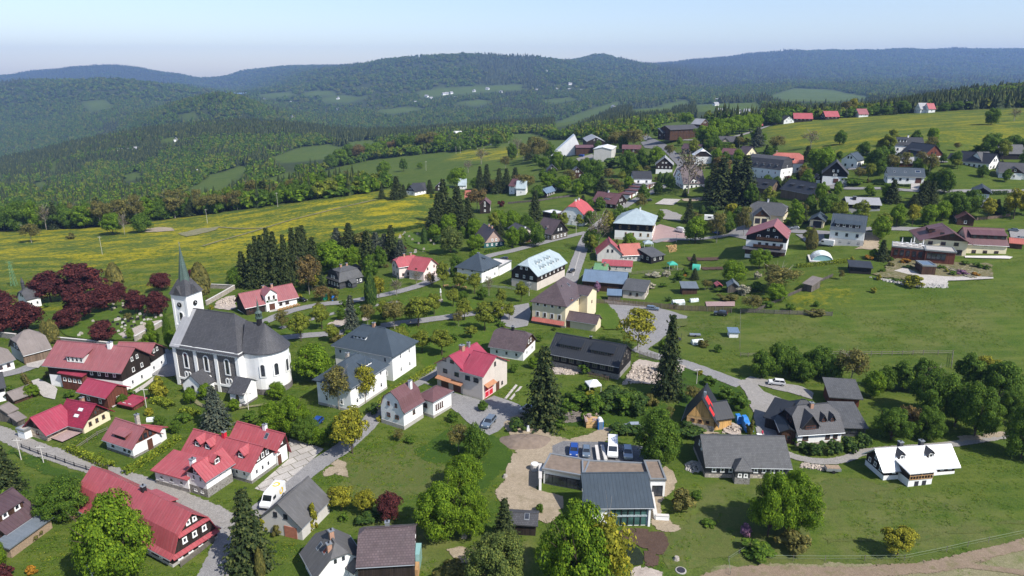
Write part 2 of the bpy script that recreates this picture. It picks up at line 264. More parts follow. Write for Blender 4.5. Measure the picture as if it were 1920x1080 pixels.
m_ground('pink_paving',(.36,.25,.235),(.42,.31,.29),1.2);m_ground('pond_water',(.02,.028,.015),(.03,.04,.02),.8,rough=.1);m_ground('stubble_grass',(.085,.108,.026),(.125,.135,.042),1.2,(.06,.1,.02),.7)
m_ground('lake_water',(.10,.16,.26),(.12,.18,.28),.01,rough=.3);m_ground('flower_bed',(.10,.11,.04),(.22,.17,.10),2.5,(.35,.3,.25),.5)
m_ground('slabs',(.45,.42,.385),(.52,.49,.45),.9,(.33,.29,.26),.4);m_ground('mown_grass',(.058,.105,.012),(.09,.14,.016),1.0,(.13,.15,.03),.5)
def slab_joints():
 m=MATS['slabs'];nt=m.node_tree;b=nt.nodes['Principled BSDF'];src=b.inputs['Base Color'].links[0].from_socket
 w=coords(nt,'W');mp=N(nt,'ShaderNodeMapping');mp.inputs['Rotation'].default_value=(0,0,R(-42));nt.links.new(w,mp.inputs[0])
 br=N(nt,'ShaderNodeTexBrick');br.inputs['Scale'].default_value=1;br.inputs['Brick Width'].default_value=3;br.inputs['Row Height'].default_value=2;br.inputs['Mortar Size'].default_value=.07
 br.inputs['Color1'].default_value=(1,1,1,1);br.inputs['Color2'].default_value=(.86,.86,.86,1);br.inputs['Mortar'].default_value=(.3,.3,.22,1)
 nt.links.new(mp.outputs[0],br.inputs['Vector']);nt.links.new(mixc(nt,1.0,src,br.outputs[0],'MULTIPLY'),b.inputs['Base Color'])
slab_joints()
def terrain_material():
 m,nt,b=mat('meadow_and_forest_floor',.95,.1);w=coords(nt,'W')
 at=N(nt,'ShaderNodeAttribute');at.attribute_name='cover';sp=N(nt,'ShaderNodeSeparateColor');nt.links.new(at.outputs['Color'],sp.inputs[0])
 forest,dand,dry=sp.outputs
 a1=noise(nt,w,.012,5);a2=noise(nt,w,.09,6,.65);a3=noise(nt,w,.8,5,.7);a4=noise(nt,w,5,3,.7)
 g=mixc(nt,ramp(nt,a1,.38,.62),(.038,.080,.008),(.064,.110,.011));g=mixc(nt,ramp(nt,a2,.35,.7),g,(.092,.118,.018));g=mixc(nt,math_(nt,'MULTIPLY',ramp(nt,a3,.42,.7),.55),g,(.042,.075,.009))
 g=mixc(nt,math_(nt,'MULTIPLY',ramp(nt,a4,.48,.68),.5),g,(.12,.16,.03));g=mixc(nt,math_(nt,'MULTIPLY',ramp(nt,a4,.52,.34),.6),g,(.018,.042,.006));a5=noise(nt,w,1.9,5,.75);g=mixc(nt,math_(nt,'MULTIPLY',ramp(nt,a5,.5,.34),.55),g,(.022,.05,.008));g=mixc(nt,math_(nt,'MULTIPLY',ramp(nt,a5,.56,.7),.35),g,(.13,.15,.035))
 wv=noise(nt,coords(nt,'W',(.05,.35,1)),1,4,.6);g=mixc(nt,math_(nt,'MULTIPLY',ramp(nt,wv,.45,.7),.5),g,(.13,.15,.03))
 y1=noise(nt,coords(nt,'W',(1,2.2,1)),.035,7,.72);y2=noise(nt,w,.5,4,.8)
 yf=math_(nt,'MULTIPLY',ramp(nt,math_(nt,'ADD',math_(nt,'MULTIPLY',y1,.55),math_(nt,'MULTIPLY',y2,.45)),.47,.58),dand)
 g=mixc(nt,math_(nt,'MULTIPLY',yf,.85),g,(.36,.29,.008))
 g=mixc(nt,math_(nt,'MULTIPLY',dry,ramp(nt,a2,.4,.75)),g,(.20,.165,.09))
 f=mixc(nt,ramp(nt,a2,.3,.7),(.03,.045,.014),(.065,.085,.02));f=mixc(nt,ramp(nt,a3,.4,.7),f,(.02,.028,.012))
 g=mixc(nt,forest,g,f);nt.links.new(g,b.inputs['Base Color']);bump(nt,b,a4,.5,.08);return m
terrain_material()
def tag(o,label=None,cat=None,group=None,kind=None):
 if label:o['label']=label
 if cat:o['category']=cat
 if group:o['group']=group
 if kind:o['kind']=kind
 return o
def empty(name,loc,rz=0.0):
 o=bpy.data.objects.new(name,None);o.empty_display_size=.5;o.location=loc;o.rotation_euler=(0,0,rz);COL.objects.link(o);return o
class MB:
 """collects faces; build() makes one mesh object. UVs in metres run along and up each face."""
 def __init__(s):s.v=[];s.f=[];s.m=[];s.mats=[]
 def mi(s,m):
  if m not in s.mats:s.mats.append(m)
  return s.mats.index(m)
 def face(s,pts,m):
  n=len(s.v);s.v+=[tuple(p)for p in pts];s.f.append(tuple(range(n,n+len(pts))));s.m.append(s.mi(m))
 def prism(s,poly,d,m,side=None):
  """poly (list of Vector) extruded by vector d; poly wound so its normal looks away from d"""
  side=side or m;q=[Vector(p)+d for p in poly]
  s.face(poly,m);s.face(q[::-1],side)
  for i in range(len(poly)):
   j=(i+1)%len(poly);s.face([poly[j],poly[i],q[i],q[j]],side)
 def box(s,x0,x1,y0,y1,z0,z1,m,top=None):
  P=[Vector((x,y,z))for z in(z0,z1)for y in(y0,y1)for x in(x0,x1)]
  for q,mm in(((0,2,3,1),m),((4,5,7,6),top or m),((0,1,5,4),m),((2,6,7,3),m),((0,4,6,2),m),((1,3,7,5),m)):s.face([P[i]for i in q],mm)
 def bar(s,a,b,r,m,n=6,r2=None):
  a=Vector(a);b=Vector(b);d=(b-a).normalized();r2=r if r2 is None else r2
  u=d.cross(Vector((0,0,1)));u=u.normalized()if u.length>.01 else Vector((1,0,0));w=d.cross(u)
  A=[a+(u*math.cos(t)+w*math.sin(t))*r for t in[2*math.pi*i/n for i in range(n)]];B=[b+(u*math.cos(t)+w*math.sin(t))*r2 for t in[2*math.pi*i/n for i in range(n)]]
  for i in range(n):
   j=(i+1)%n;s.face([A[j],A[i],B[i],B[j]],m)
  s.face(B[::-1],m);s.face(A,m)
 def mesh(s,name,xf=None,smooth=False):
  me=bpy.data.meshes.new(name);vs_=s.v
  if xf is not None:vs_=[tuple(xf@Vector(p))for p in vs_]
  fl=xf is not None and xf.to_3x3().determinant()<0
  me.from_pydata(vs_,[],[f[::-1]for f in s.f]if fl else s.f)
  for mm in s.mats:me.materials.append(MATS[mm])
  me.polygons.foreach_set('material_index',s.m)
  uv=me.uv_layers.new(name='UVMap');Z=Vector((0,0,1));data=np.zeros(len(me.loops)*2,dtype=np.float32);k=0
  for p in me.polygons:
   n=p.normal;u=Z.cross(n);u=u.normalized()if u.length>.05 else Vector((1,0,0));w=n.cross(u)
   for vi in p.vertices:
    co=me.vertices[vi].co;data[k]=co.dot(u);data[k+1]=co.dot(w);k+=2
  uv.data.foreach_set('uv',data)
  if smooth:me.polygons.foreach_set('use_smooth',[True]*len(me.polygons))
  me.validate(clean_customdata=False);return me
 def build(s,name,parent=None,xf=None,smooth=False,loc=None):
  o=bpy.data.objects.new(name,s.mesh(name,xf,smooth));COL.objects.link(o)
  if parent:o.parent=parent
  if loc is not None:o.location=loc
  return o
def copy_tree(o,parent=None):
 c=o.copy();COL.objects.link(c);c.parent=parent
 for ch in o.children:copy_tree(ch,c)
 return c
def np_mesh(name,V,F,mats,mi=None,smooth=False,per=4):
 me=bpy.data.meshes.new(name);nf=len(F)
 me.vertices.add(len(V));me.vertices.foreach_set('co',np.asarray(V,np.float32).ravel())
 me.loops.add(nf*per);me.loops.foreach_set('vertex_index',np.asarray(F,np.int32).ravel())
 me.polygons.add(nf);me.polygons.foreach_set('loop_start',np.arange(0,nf*per,per,dtype=np.int32))
 if mi is not None:me.polygons.foreach_set('material_index',np.asarray(mi,np.int32))
 if smooth:me.polygons.foreach_set('use_smooth',np.ones(nf,bool))
 for mm in mats:me.materials.append(MATS[mm])
 me.update(calc_edges=True);return me
def inpoly(U,V_,poly):
 r=np.zeros(U.shape,bool);n=len(poly)
 for i in range(n):
  x1,y1=poly[i];x2,y2=poly[(i+1)%n]
  if y1==y2:continue
  c=((y1>V_)!=(y2>V_))&(U<(x2-x1)*(V_-y1)/(y2-y1)+x1);r^=c
 return r
OPEN=[[(-400,440),(0,433),(200,425),(400,400),(600,374),(690,362),(735,352),(610,348),(590,330),(620,316),(700,299),(800,288),(860,283),(930,270),(1000,262),(1090,262),(1150,270),(1200,258),(1235,240),(1300,234),(1425,238),(1500,226),(1600,220),(1750,209),(2300,186),(3000,1500),(-1400,1500)],[(325,372),(380,338),(450,310),(472,314),(440,340),(385,374)],[(500,298),(560,277),(620,270),(655,280),(620,298),(530,306)],[(640,268),(700,262),(720,268),(660,276)],[(225,330),(260,322),(275,330),(240,340)],[(470,345),(540,322),(570,330),(500,356)],[(92,318),(104,298),(112,300),(104,325)],[(300,262),(330,255),(335,264),(305,268)],[(780,172),(830,164),(980,158),(982,170),(900,174),(790,184)],[(565,172),(620,169),(632,178),(572,180)],[(1030,236),(1080,214),(1162,188),(1168,193),(1110,220),(1050,239)],[(1300,196),(1420,192),(1432,204),(1310,210)],[(1440,180),(1490,165),(1560,168),(1640,184),(1570,190),(1480,190)],[(1180,205),(1260,200),(1262,206),(1190,212)],[(950,252),(1000,250),(1040,262),(960,270)],[(1205,240),(1300,222),(1420,222),(1430,240),(1300,245)],[(600,185),(640,178),(690,182),(660,192),(610,193)],[(850,192),(900,186),(930,190),(890,200)],[(1010,188),(1070,182),(1090,186),(1040,194)],[(700,208),(760,200),(800,203),(740,214)],[(480,178),(540,172),(560,178),(500,186)],[(150,190),(200,186),(215,200),(170,210)],[(330,215),(360,210),(380,218),(345,224)],[(380,330),(420,322),(430,330),(395,340)],[(60,345),(85,338),(92,345),(70,354)],[(1240,195),(1290,188),(1300,196),(1250,202)],[(1330,215),(1400,210),(1410,218),(1340,222)],]
DAND=[([(-300,445),(-300,520),(200,500),(420,470),(600,470),(760,440),(820,420),(820,362),(735,355),(690,362),(400,400),(200,425)],.95),([(-300,500),(500,440),(560,480),(300,560),(-300,640)],.55),([(840,300),(870,283),(960,275),(1000,280),(960,300)],.9),([(1440,240),(1500,226),(1750,209),(2100,190),(2100,300),(1700,270),(1600,290),(1450,270)],.5),([(1480,560),(1520,520),(1600,530),(1600,580),(1500,590)],.5)]
DRY=[([(650,850),(800,840),(830,930),(700,960),(640,920)],.6),([(1330,900),(1560,900),(1920,960),(1920,1080),(1240,1080),(1250,980)],.45),([(600,1000),(760,960),(1000,1000),(990,1080),(800,1080)],.5),([(1250,560),(1400,590),(1380,650),(1240,640)],.3),([(1380,600),(1900,560),(1900,680),(1400,660)],.25)]
def cover_masks(X,Y,Z):
 zz=Z-CAM_Z;d=Y*math.cos(PITCH)-zz*math.sin(PITCH);hh=Y*math.sin(PITCH)+zz*math.cos(PITCH);d=np.where(d<1,1,d)
 U=960+FPX*X/d;V_=540-FPX*hh/d
 op=np.zeros(X.shape,bool)
 for p in OPEN[:1]:op|=inpoly(U,V_,p)
 op|=Y<200
 op&=~((Y>640)&(V_>300)&(U<575));op&=~((Y>1050)&(V_>262))
 for p in OPEN[1:]:op|=inpoly(U,V_,p)&(Y>640)
 dn=np.zeros(X.shape);dr=np.zeros(X.shape)
 for p,a in DAND:dn=np.maximum(dn,a*(inpoly(U,V_,p)&(Y<800)))
 for p,a in DRY:dr=np.maximum(dr,a*(inpoly(U,V_,p)&(Y<400)))
 return~op,dn,dr,U,V_
def build_terrain():
 ny,ns=ZT.shape
 V=np.stack([XX,YY,ZT],-1).reshape(-1,3)
 back=np.stack([sg*400,np.full(ns,-900.0),np.zeros(ns)],-1);V=np.concatenate([V,back])
 i,j=np.meshgrid(np.arange(ny-1),np.arange(ns-1),indexing='ij');a=(i*ns+j).ravel()
 F=np.stack([a,a+1,a+ns+1,a+ns],-1);jj=np.arange(ns-1);b0=ny*ns
 F=np.concatenate([F,np.stack([b0+jj,b0+jj+1,jj+1,jj],-1)])
 me=np_mesh('ground',V,F,['meadow_and_forest_floor'],smooth=True)
 fo,dn,dr,U,V_=cover_masks(XX,YY,ZT)
 k=np.array([.25,.5,.25])
 def sm(q):
  q=q.astype(float)
  for ax in(0,1):q=np.apply_along_axis(lambda r:np.convolve(np.pad(r,1,mode='edge'),k,'valid'),ax,q)
  return q
 c=np.stack([sm(fo),sm(sm(dn)),sm(sm(dr)),np.ones(fo.shape)],-1).reshape(-1,4);c=np.concatenate([c,np.tile([[0,0,0,1.0]],(ns,1))])
 at=me.color_attributes.new('cover','FLOAT_COLOR','POINT');at.data.foreach_set('color',c.astype(np.float32).ravel())
 o=bpy.data.objects.new('ground',me);COL.objects.link(o);tag(o,'green rolling ground of meadows, gardens and wooded hills','ground',kind='structure')
build_terrain()
def quads(C,Nn,size,r,aspect=1.0):
 """leaf cards: centres C, outward normals Nn, half sizes; slightly bent randomly"""
 n=len(C);a=r.normal(size=(n,3));t=np.cross(Nn,a);t/=np.linalg.norm(t,axis=1)[:,None]+1e-9;b=np.cross(Nn,t)
 s=(size*r.uniform(.6,1.35,n))[:,None]
 V=np.stack([C-t*s-b*s*aspect,C+t*s*.7-b*s*aspect,C+t*s+b*s*aspect*.8,C-t*s*.6+b*s*aspect],1)
 return V.reshape(-1,3),np.arange(n*4).reshape(-1,4)
def crown_mesh(name,m,seed,n=4000,lobes=38,shape='round',leaf=.05,density=1.0,rx=1.0,inner=.2):
 """crown of leaf clumps in a unit box: radius 1 sideways, z from 0 to 2"""
 r=np.random.default_rng(seed)
 L=[];k=0
 while len(L)<lobes:
  d=r.normal(size=3);d/=np.linalg.norm(d);k+=1
  if d[2]<-.92:continue
  q=r.uniform(.62,1.0)if len(L)>lobes*.2 else r.uniform(.1,.5)
  z=d[2];w=1.0
  if shape=='cone':w=(1-.45*(z+1)/2)*1.15
  elif shape=='egg':w=1-.28*max(z,0)if z>0 else 1-.1*abs(z)
  elif shape=='flat':d=d*np.array([1.05,1.05,.8])
  irr=1+.22*math.sin(3*math.atan2(d[1],d[0])+seed)*(1-abs(z))
  L.append(np.array([d[0]*q*w*irr*.8,d[1]*q*w*irr*.8,d[2]*q*.84]))
 L=np.array(L);lr=r.uniform(.2,.34,len(L))*(1 if lobes<80 else.78)
 which=r.integers(0,len(L),n);d=r.normal(size=(n,3));d/=np.linalg.norm(d,axis=1)[:,None];d[:,2]=np.where((d[:,2]<-.3)&(r.random(n)<.7),-d[:,2],d[:,2])
 rad=lr[which]*r.uniform(.72,1.08,n);C=L[which]+d*rad[:,None]
 out=C/(np.linalg.norm(C,axis=1)[:,None]+1e-6);Nn=d*.8+out*.3+np.array([0,0,.18])+r.normal(size=(n,3))*.36;Nn/=np.linalg.norm(Nn,axis=1)[:,None]
 C[:,0]*=rx;C[:,2]=C[:,2]*.9+.9
 V,F=quads(C,Nn,leaf,r)
 return np_mesh(name,V,F,[m])
def trunk_mesh(name,m,seed,spread=.6,limbs=6,top=1.0,r0=.055,base=-.25):
 """tapered trunk with limbs, unit crown space: crown spans z 0..2; trunk starts below"""
 r=random.Random(seed);mb=MB();z0=-1.2
 p=Vector((0,0,z0));q=Vector((r.uniform(-.03,.03),r.uniform(-.03,.03),.2));mb.bar(p,q,r0*1.25,m,7,r0*.8)
 t=Vector((r.uniform(-.08,.08),r.uniform(-.08,.08),top));mb.bar(q,t,r0*.8,m,6,r0*.3)
 for i in range(limbs):
  a=2*math.pi*i/limbs+r.uniform(-.4,.4);f=r.uniform(.0,.7);s=q.lerp(t,f)-Vector((0,0,.15))
  e=s+Vector((math.cos(a)*spread*r.uniform(.7,1.1),math.sin(a)*spread*r.uniform(.7,1.1),r.uniform(.45,.8)));mb.bar(s,e,r0*.5,m,5,r0*.15)
  for k in range(2):
   e2=e+Vector((math.cos(a+r.uniform(-.9,.9))*.3,math.sin(a+r.uniform(-.9,.9))*.3,r.uniform(.1,.35)));mb.bar(s.lerp(e,.65),e2,r0*.22,m,4,r0*.08)
 return mb.mesh(name)
def spruce_mesh(name,m,seed,n=2600,tiers=26,leaf=.045,sparse=0):
 """conifer: whorls of drooping boughs, unit: height 1, base radius .5"""
 r=np.random.default_rng(seed);C=[];Nn=[]
 for i in range(tiers):
  f=i/tiers;z=.06+.93*f;rad=.5*(1-f)**.72*r.uniform(.8,1.12)+.015;nb=max(4,int(11*(1-f)+3));ph=r.uniform(0,6.28)
  for k in range(nb):
   a=ph+6.283*k/nb+r.normal()*.12;rr=rad*r.uniform(.72,1.15);m_=max(3,int(n/tiers/nb*(1.6-1.2*f)))
   for q in range(m_):
    t=(q+r.random())/m_;x=rr*t;w=.05*(1-t)+.02
    C.append([math.cos(a)*x-math.sin(a)*r.normal()*w,math.sin(a)*x+math.cos(a)*r.normal()*w,z-t*rr*.28+t*t*rr*.1+r.normal()*.006]);Nn.append([math.cos(a)*.45+r.normal()*.3,math.sin(a)*.45+r.normal()*.3,1])
 C=np.array(C);Nn=np.array(Nn);Nn/=np.linalg.norm(Nn,axis=1)[:,None]
 V,F=quads(C,Nn,leaf*.55,r,1.3);return np_mesh(name,V,F,[m])
def column_mesh(name,m,seed,n=1600):
 r=np.random.default_rng(seed);z=r.random(n);a=r.uniform(0,6.28,n);rad=.5*np.sin(np.clip(z*.86+.14,0,1)*math.pi)**.55*r.uniform(.8,1.05,n)
 C=np.stack([np.cos(a)*rad,np.sin(a)*rad,z],-1);Nn=np.stack([np.cos(a),np.sin(a),.5+0*a],-1)+r.normal(size=(n,3))*.3;Nn/=np.linalg.norm(Nn,axis=1)[:,None]
 V,F=quads(C,Nn,.05,r,1.3);return np_mesh(name,V,F,[m])
TK={'maple':('broad','leaf_maple','maple_tree','tree','leafy bright green tree',.03),'green':('broad','leaf_green','leafy_tree','tree','full mid green tree',.0),'linden':('round','leaf_linden','linden_tree','tree','clipped round-headed olive green tree',.24),'yellow':('round','leaf_yellow','yellow_tree','tree','yellow-green tree in fresh leaf',.18),'olive':('loose','leaf_olive','budding_tree','tree','thin budding olive brown tree',.2),'bronze':('loose','leaf_bronze','bronze_tree','tree','bronze-leaved tree',.15),'bare':('bare','leaf_grey_bud','bare_tree','tree','nearly bare grey tree',.22),'beech':('broad','leaf_beech','copper_beech','tree','dark red copper beech',.08),'spruce':('spruce','needle_spruce','spruce_tree','tree','tall dark spruce',.0),'blue':('spruce','needle_blue','blue_spruce','tree','grey-blue spruce',.0),'larch':('spruce','needle_larch','larch_tree','tree','soft green larch',.0),'thuja':('column','leaf_dark','thuja_tree','tree','narrow dark green column tree',.0),'thujay':('column','leaf_olive','thuja_tree','tree','olive green column tree',.0),'bush':('bush','leaf_green','bush','bush','green garden bush',.0),'ybush':('bush','leaf_yellow','yellow_bush','bush','yellow-green bush',.0),'obush':('bush','leaf_olive','bush','bush','brownish budding bush',.0),'dbush':('bush','leaf_dark','bush','bush','dark green bush',.0),'pbush':('bush','petal_purple','lilac_bush','bush','purple flowering bush',.0),'wbush':('bush','petal_white','flowering_bush','bush','pale flowering bush',.0),'rbush':('bush','leaf_beech','bush','bush','dark red bush',.0),'gold':('bush','leaf_orange','bush','bush','orange-yellow bush',.0),}
_tm={}
def tree_meshes(kind):
 if kind in _tm:return _tm[kind]
 if kind[-4:]=='_big':
  fam,lm,nm,*_=TK[kind[:-4]];s=sum(map(ord,kind));_tm[kind]=[(crown_mesh(nm+'_crown',lm,s+v,24000,96,['egg','round','cone'][v],.0195),trunk_mesh(nm+'_trunk','bark',s+v,.7,9))for v in range(3)];return _tm[kind]
 fam,lm,nm,*_=TK[kind];s=sum(map(ord,kind));L=[]
 for v in range(4 if fam in('broad','round')else 3):
  if fam=='broad':c=crown_mesh(nm+'_crown',lm,s+v,10500,56+8*v,['egg','round','cone','egg'][v],.031);t=trunk_mesh(nm+'_trunk','bark',s+v)
  elif fam=='round':c=crown_mesh(nm+'_crown',lm,s+v,4800,34,['round','egg','round','egg'][v],.041);t=trunk_mesh(nm+'_trunk','bark',s+v)
  elif fam=='loose':c=crown_mesh(nm+'_crown',lm,s+v,3000,38,['round','egg','flat'][v],.036);t=trunk_mesh(nm+'_trunk','birch_bark',s+v,.75,9,1.4,.04)
  elif fam=='bare':c=crown_mesh(nm+'_crown',lm,s+v,750,30,['round','egg','flat'][v],.032);t=trunk_mesh(nm+'_trunk','birch_bark',s+v,.8,14,1.6,.05)
  elif fam=='bush':c=crown_mesh(nm+'_crown',lm,s+v,1300,20,['round','flat','egg'][v],.075);t=None
  elif fam=='spruce':c=spruce_mesh(nm+'_crown',lm,s+v,7000,34,.032);t=None
  else:c=column_mesh(nm+'_crown',lm,s+v);t=None
  L.append((c,t))
 _tm[kind]=L;return L
_trunk_post=None
def place_tree(kind,x,y,w,h,group=None,label=None,z=None,seed=None):
 """w: crown width in m, h: total height in m"""
 global _trunk_post
 fam,lm,nm,cat,phrase,tf=TK[kind];r=random.Random(seed if seed is not None else int(x*7+y*13));c,t=r.choice(tree_meshes(kind+'_big' if fam=='broad' and y<135 and w>5.5 else kind))
 z=H(x,y)if z is None else z
 o=empty(nm,(x,y,z),r.uniform(0,6.28));tag(o,label,cat,group);o['kindkey']=kind
 cr=bpy.data.objects.new('foliage' if fam=='bush' else 'crown',c);COL.objects.link(cr);cr.parent=o
 if fam in('spruce','column'):
  ws=w*(1.32 if fam=='spruce' else 1);cr.scale=(ws,ws,h);cr.location=(0,0,0)
  if _trunk_post is None:
   mb=MB();mb.bar((0,0,-.5),(0,0,1),1,'bark',6,.3);_trunk_post=mb.mesh('conifer_trunk')
  tr=bpy.data.objects.new('trunk',_trunk_post);COL.objects.link(tr);tr.parent=o;tr.scale=(.018*h,.018*h,h*.85)
 elif fam=='bush':
  cr.scale=(w/2,w/2*r.uniform(.85,1.1),h/2*1.1);cr.location=(0,0,-.08*h)
 else:
  z0=h*tf;ch=(h-z0)/2;cr.scale=(w/2,w/2*r.uniform(.9,1.08),ch);cr.location=(0,0,z0)
  tr=bpy.data.objects.new('trunk',t);COL.objects.link(tr);tr.parent=o;sr=max(w/2*.8,.6)
  tr.scale=(sr,sr,ch);tr.location=(0,0,z0);
  if z0<1.1*ch:pass
 return o
def tree_px(kind,u,vb,wpx,hpx,zn='P',**kw):
 """tree standing on the ground seen at (u, vb); width and height as seen in crop zn, in its pixels"""
 k=ZN[zn][2];U,V_=px(zn,(u,vb));p=hit(U,V_);d=p.y*math.cos(PITCH)-(p.z-CAM_Z)*math.sin(PITCH)
 w=wpx/k*d/FPX*(1 if TK[kind][0]=='spruce' else 1.25 if kind=='linden' else 1.12);t=ray(U,V_-hpx/k)[1];yb=p.y+.0;top=CAM_Z+t*yb
 h=max(top-p.z,w*.35)
 return place_tree(kind,p.x,p.y,w,h,z=p.z-.1,**kw)
def far_tree_templates():
 col=bpy.data.collections.new('forest_templates');L=[]
 r=np.random.default_rng(3)
 for k in range(3):
  mb=MB();n=7
  for t in range(4):
   z0=t*.22;z1=z0+.42 if t<3 else 1.0;rad=.27*(1-t*.22)
   ring=[Vector((math.cos(a)*rad*q,math.sin(a)*rad*q,z0+dz))for a,q,dz in[(6.283*i/n+t,r.uniform(.7,1.15),r.uniform(-.03,.03))for i in range(n)]]
   ap=Vector((r.uniform(-.02,.02),r.uniform(-.02,.02),z1))
   for i in range(n):mb.face([ring[i],ring[(i+1)%n],ap],'needle_spruce')
  o=bpy.data.objects.new('forest_template_conifer',mb.mesh('forest_conifer'));col.objects.link(o);L.append(o)
 for k in range(4):
  me=crown_mesh('forest_broadleaf',['leaf_green','leaf_linden','leaf_maple','leaf_green'][k],50+k,260,16,'egg',.14)
  V=np.zeros(len(me.vertices)*3,np.float32);me.vertices.foreach_get('co',V);V=V.reshape(-1,3)*np.array([.42,.42,.5]);me.vertices.foreach_set('co',V.astype(np.float32).ravel())
  o=bpy.data.objects.new('forest_template_broadleaf',me);col.objects.link(o);L.append(o)
 for i,o in enumerate(L):o.name='forest_template_%d'%i
 return col,L
def scatter(name,pts,scl,idx,rot,label,cat,col):
 me=bpy.data.meshes.new(name);me.vertices.add(len(pts));me.vertices.foreach_set('co',pts.astype(np.float32).ravel())
 for nm,typ,arr,key in(('scl','FLOAT_VECTOR',scl,'vector'),('idx','INT',idx,'value'),('rot','FLOAT',rot,'value')):
  a=me.attributes.new(nm,typ,'POINT');a.data.foreach_set(key,np.ascontiguousarray(arr).ravel())
 o=bpy.data.objects.new(name,me);COL.objects.link(o);tag(o,label,cat,kind='stuff')
 ng=bpy.data.node_groups.new(name+'_scatter','GeometryNodeTree');ng.interface.new_socket('Geometry',in_out='INPUT',socket_type='NodeSocketGeometry');ng.interface.new_socket('Geometry',in_out='OUTPUT',socket_type='NodeSocketGeometry')
 n=ng.nodes;l=ng.links;gi=n.new('NodeGroupInput');go=n.new('NodeGroupOutput');ip=n.new('GeometryNodeInstanceOnPoints');ci=n.new('GeometryNodeCollectionInfo')
 ci.inputs['Collection'].default_value=col;ci.inputs['Separate Children'].default_value=True;ci.inputs['Reset Children'].default_value=True
 def att(nm,typ):
  a=n.new('GeometryNodeInputNamedAttribute');a.data_type=typ;a.inputs['Name'].default_value=nm;return a.outputs['Attribute']
 cx=n.new('ShaderNodeCombineXYZ');l.new(att('rot','FLOAT'),cx.inputs['Z'])
 l.new(gi.outputs[0],ip.inputs['Points']);l.new(ci.outputs[0],ip.inputs['Instance']);ip.inputs['Pick Instance'].default_value=True
 l.new(att('idx','INT'),ip.inputs['Instance Index']);l.new(cx.outputs[0],ip.inputs['Rotation']);l.new(att('scl','FLOAT_VECTOR'),ip.inputs['Scale']);l.new(ip.outputs[0],go.inputs[0])
 md=o.modifiers.new('scatter','NODES');md.node_group=ng;return o
def hv(x,y):
 """terrain height for arrays"""
 y=np.maximum(y,15.01);s=np.clip(x/y,-5.9,5.9);i=np.clip((np.log(y/15)/math.log(1.0115)).astype(int),0,len(yg)-2);j=np.clip(np.searchsorted(sg,s,side='right')-1,0,len(sg)-2)
 fi=(y-yg[i])/(yg[i+1]-yg[i]);fj=(s-sg[j])/(sg[j+1]-sg[j])
 return(ZT[i,j]*(1-fj)+ZT[i,j+1]*fj)*(1-fi)+(ZT[i+1,j]*(1-fj)+ZT[i+1,j+1]*fj)*fi
def build_forest():
 col,L=far_tree_templates();r=np.random.default_rng(11)
 bands=[(430,900,24000,14,11,'near woods of mixed trees on the slopes below the meadow'),(900,1900,48000,15,13,'dark conifer woods on the hills beyond the village'),(1900,3600,60000,19,16,'mixed woods across the far valley'),(3600,10500,80000,26,30,'forest on the highest distant ridges')]
 for bi,(y0,y1,n,hh,ww,lab)in enumerate(bands):
  y=np.sqrt(r.uniform(y0**2,y1**2,n));s=r.uniform(-.86,.86,n);x=y*s;z=hv(x,y)
  fo,_,_,U,V_=cover_masks(x,y,z);lo=np.zeros(n,bool)
  for p in OPEN[1:]:lo|=inpoly(U,V_-14*FPX/y,p)|inpoly(U,V_-7*FPX/y,p)
  fo&=~(lo&(y>640))
  fs=150+.09*y;f1=fbm(x/fs,y/fs,21,4);f2=fbm(x/60,y/60,5,3);dens=fbm(x/240,y/240,33,4)
  pasture=(U>540)&(U<1330)&(V_>155)&(V_<225)&(y>2200)&(y<4600)
  keep=fo&(~pasture|(dens>.43)|(r.random(n)<.3));keep&=(y>640)|(V_<480)
  right=(U>1240)&(U<1700)&(V_>150)&(V_<225)&(y<2600);keep&=~right|(dens>.44)|(r.random(n)<.35)
  x,y,z,f1,f2,U,V_=(q[keep]for q in(x,y,z,f1,f2,U,V_));n=len(x)
  con=(f1*.75+f2*.25+np.where(y<900,-.10,0)+np.where((y>900)&(y<1400),-.02,0)+np.where((U>1650)&(y<1300),.12,0)+np.where((y>1500)&(y<2000),.10,0)-np.where((y>2300)&(y<3700),.05,0)-np.where((y>2300)&(y<3700)&(U<330),.08,0))>.555
  con^=r.random(n)<.08;idx=np.where(con,r.integers(0,3,n),3+np.minimum(r.integers(0,5,n),3)).astype(np.int32)
  h=hh*r.uniform(.6,1.2,n)*np.where((U>1500)&(y<1300),.75,1)*np.where(con,1.15,.85);w=ww*r.uniform(.75,1.2,n)*np.where(con,1.0,1.25)
  scatter(['near_woods','conifer_woods','valley_woods','ridge_woods'][bi],np.stack([x,y,z-.5],-1),np.stack([w*np.where(con,1.3,1),w*np.where(con,1.3,1),h],-1),idx,r.uniform(0,6.28,n).astype(np.float32),lab,'woods',col)
build_forest()
_wm={}
WST={'w':('white_paint',.09),'b':('brown_paint',.09),'d':('dark_metal',.06),'s':('white_paint',.17),'g':('grey_timber',.1),'l':('larch_boards',.1),'x':('white_paint',.30)}
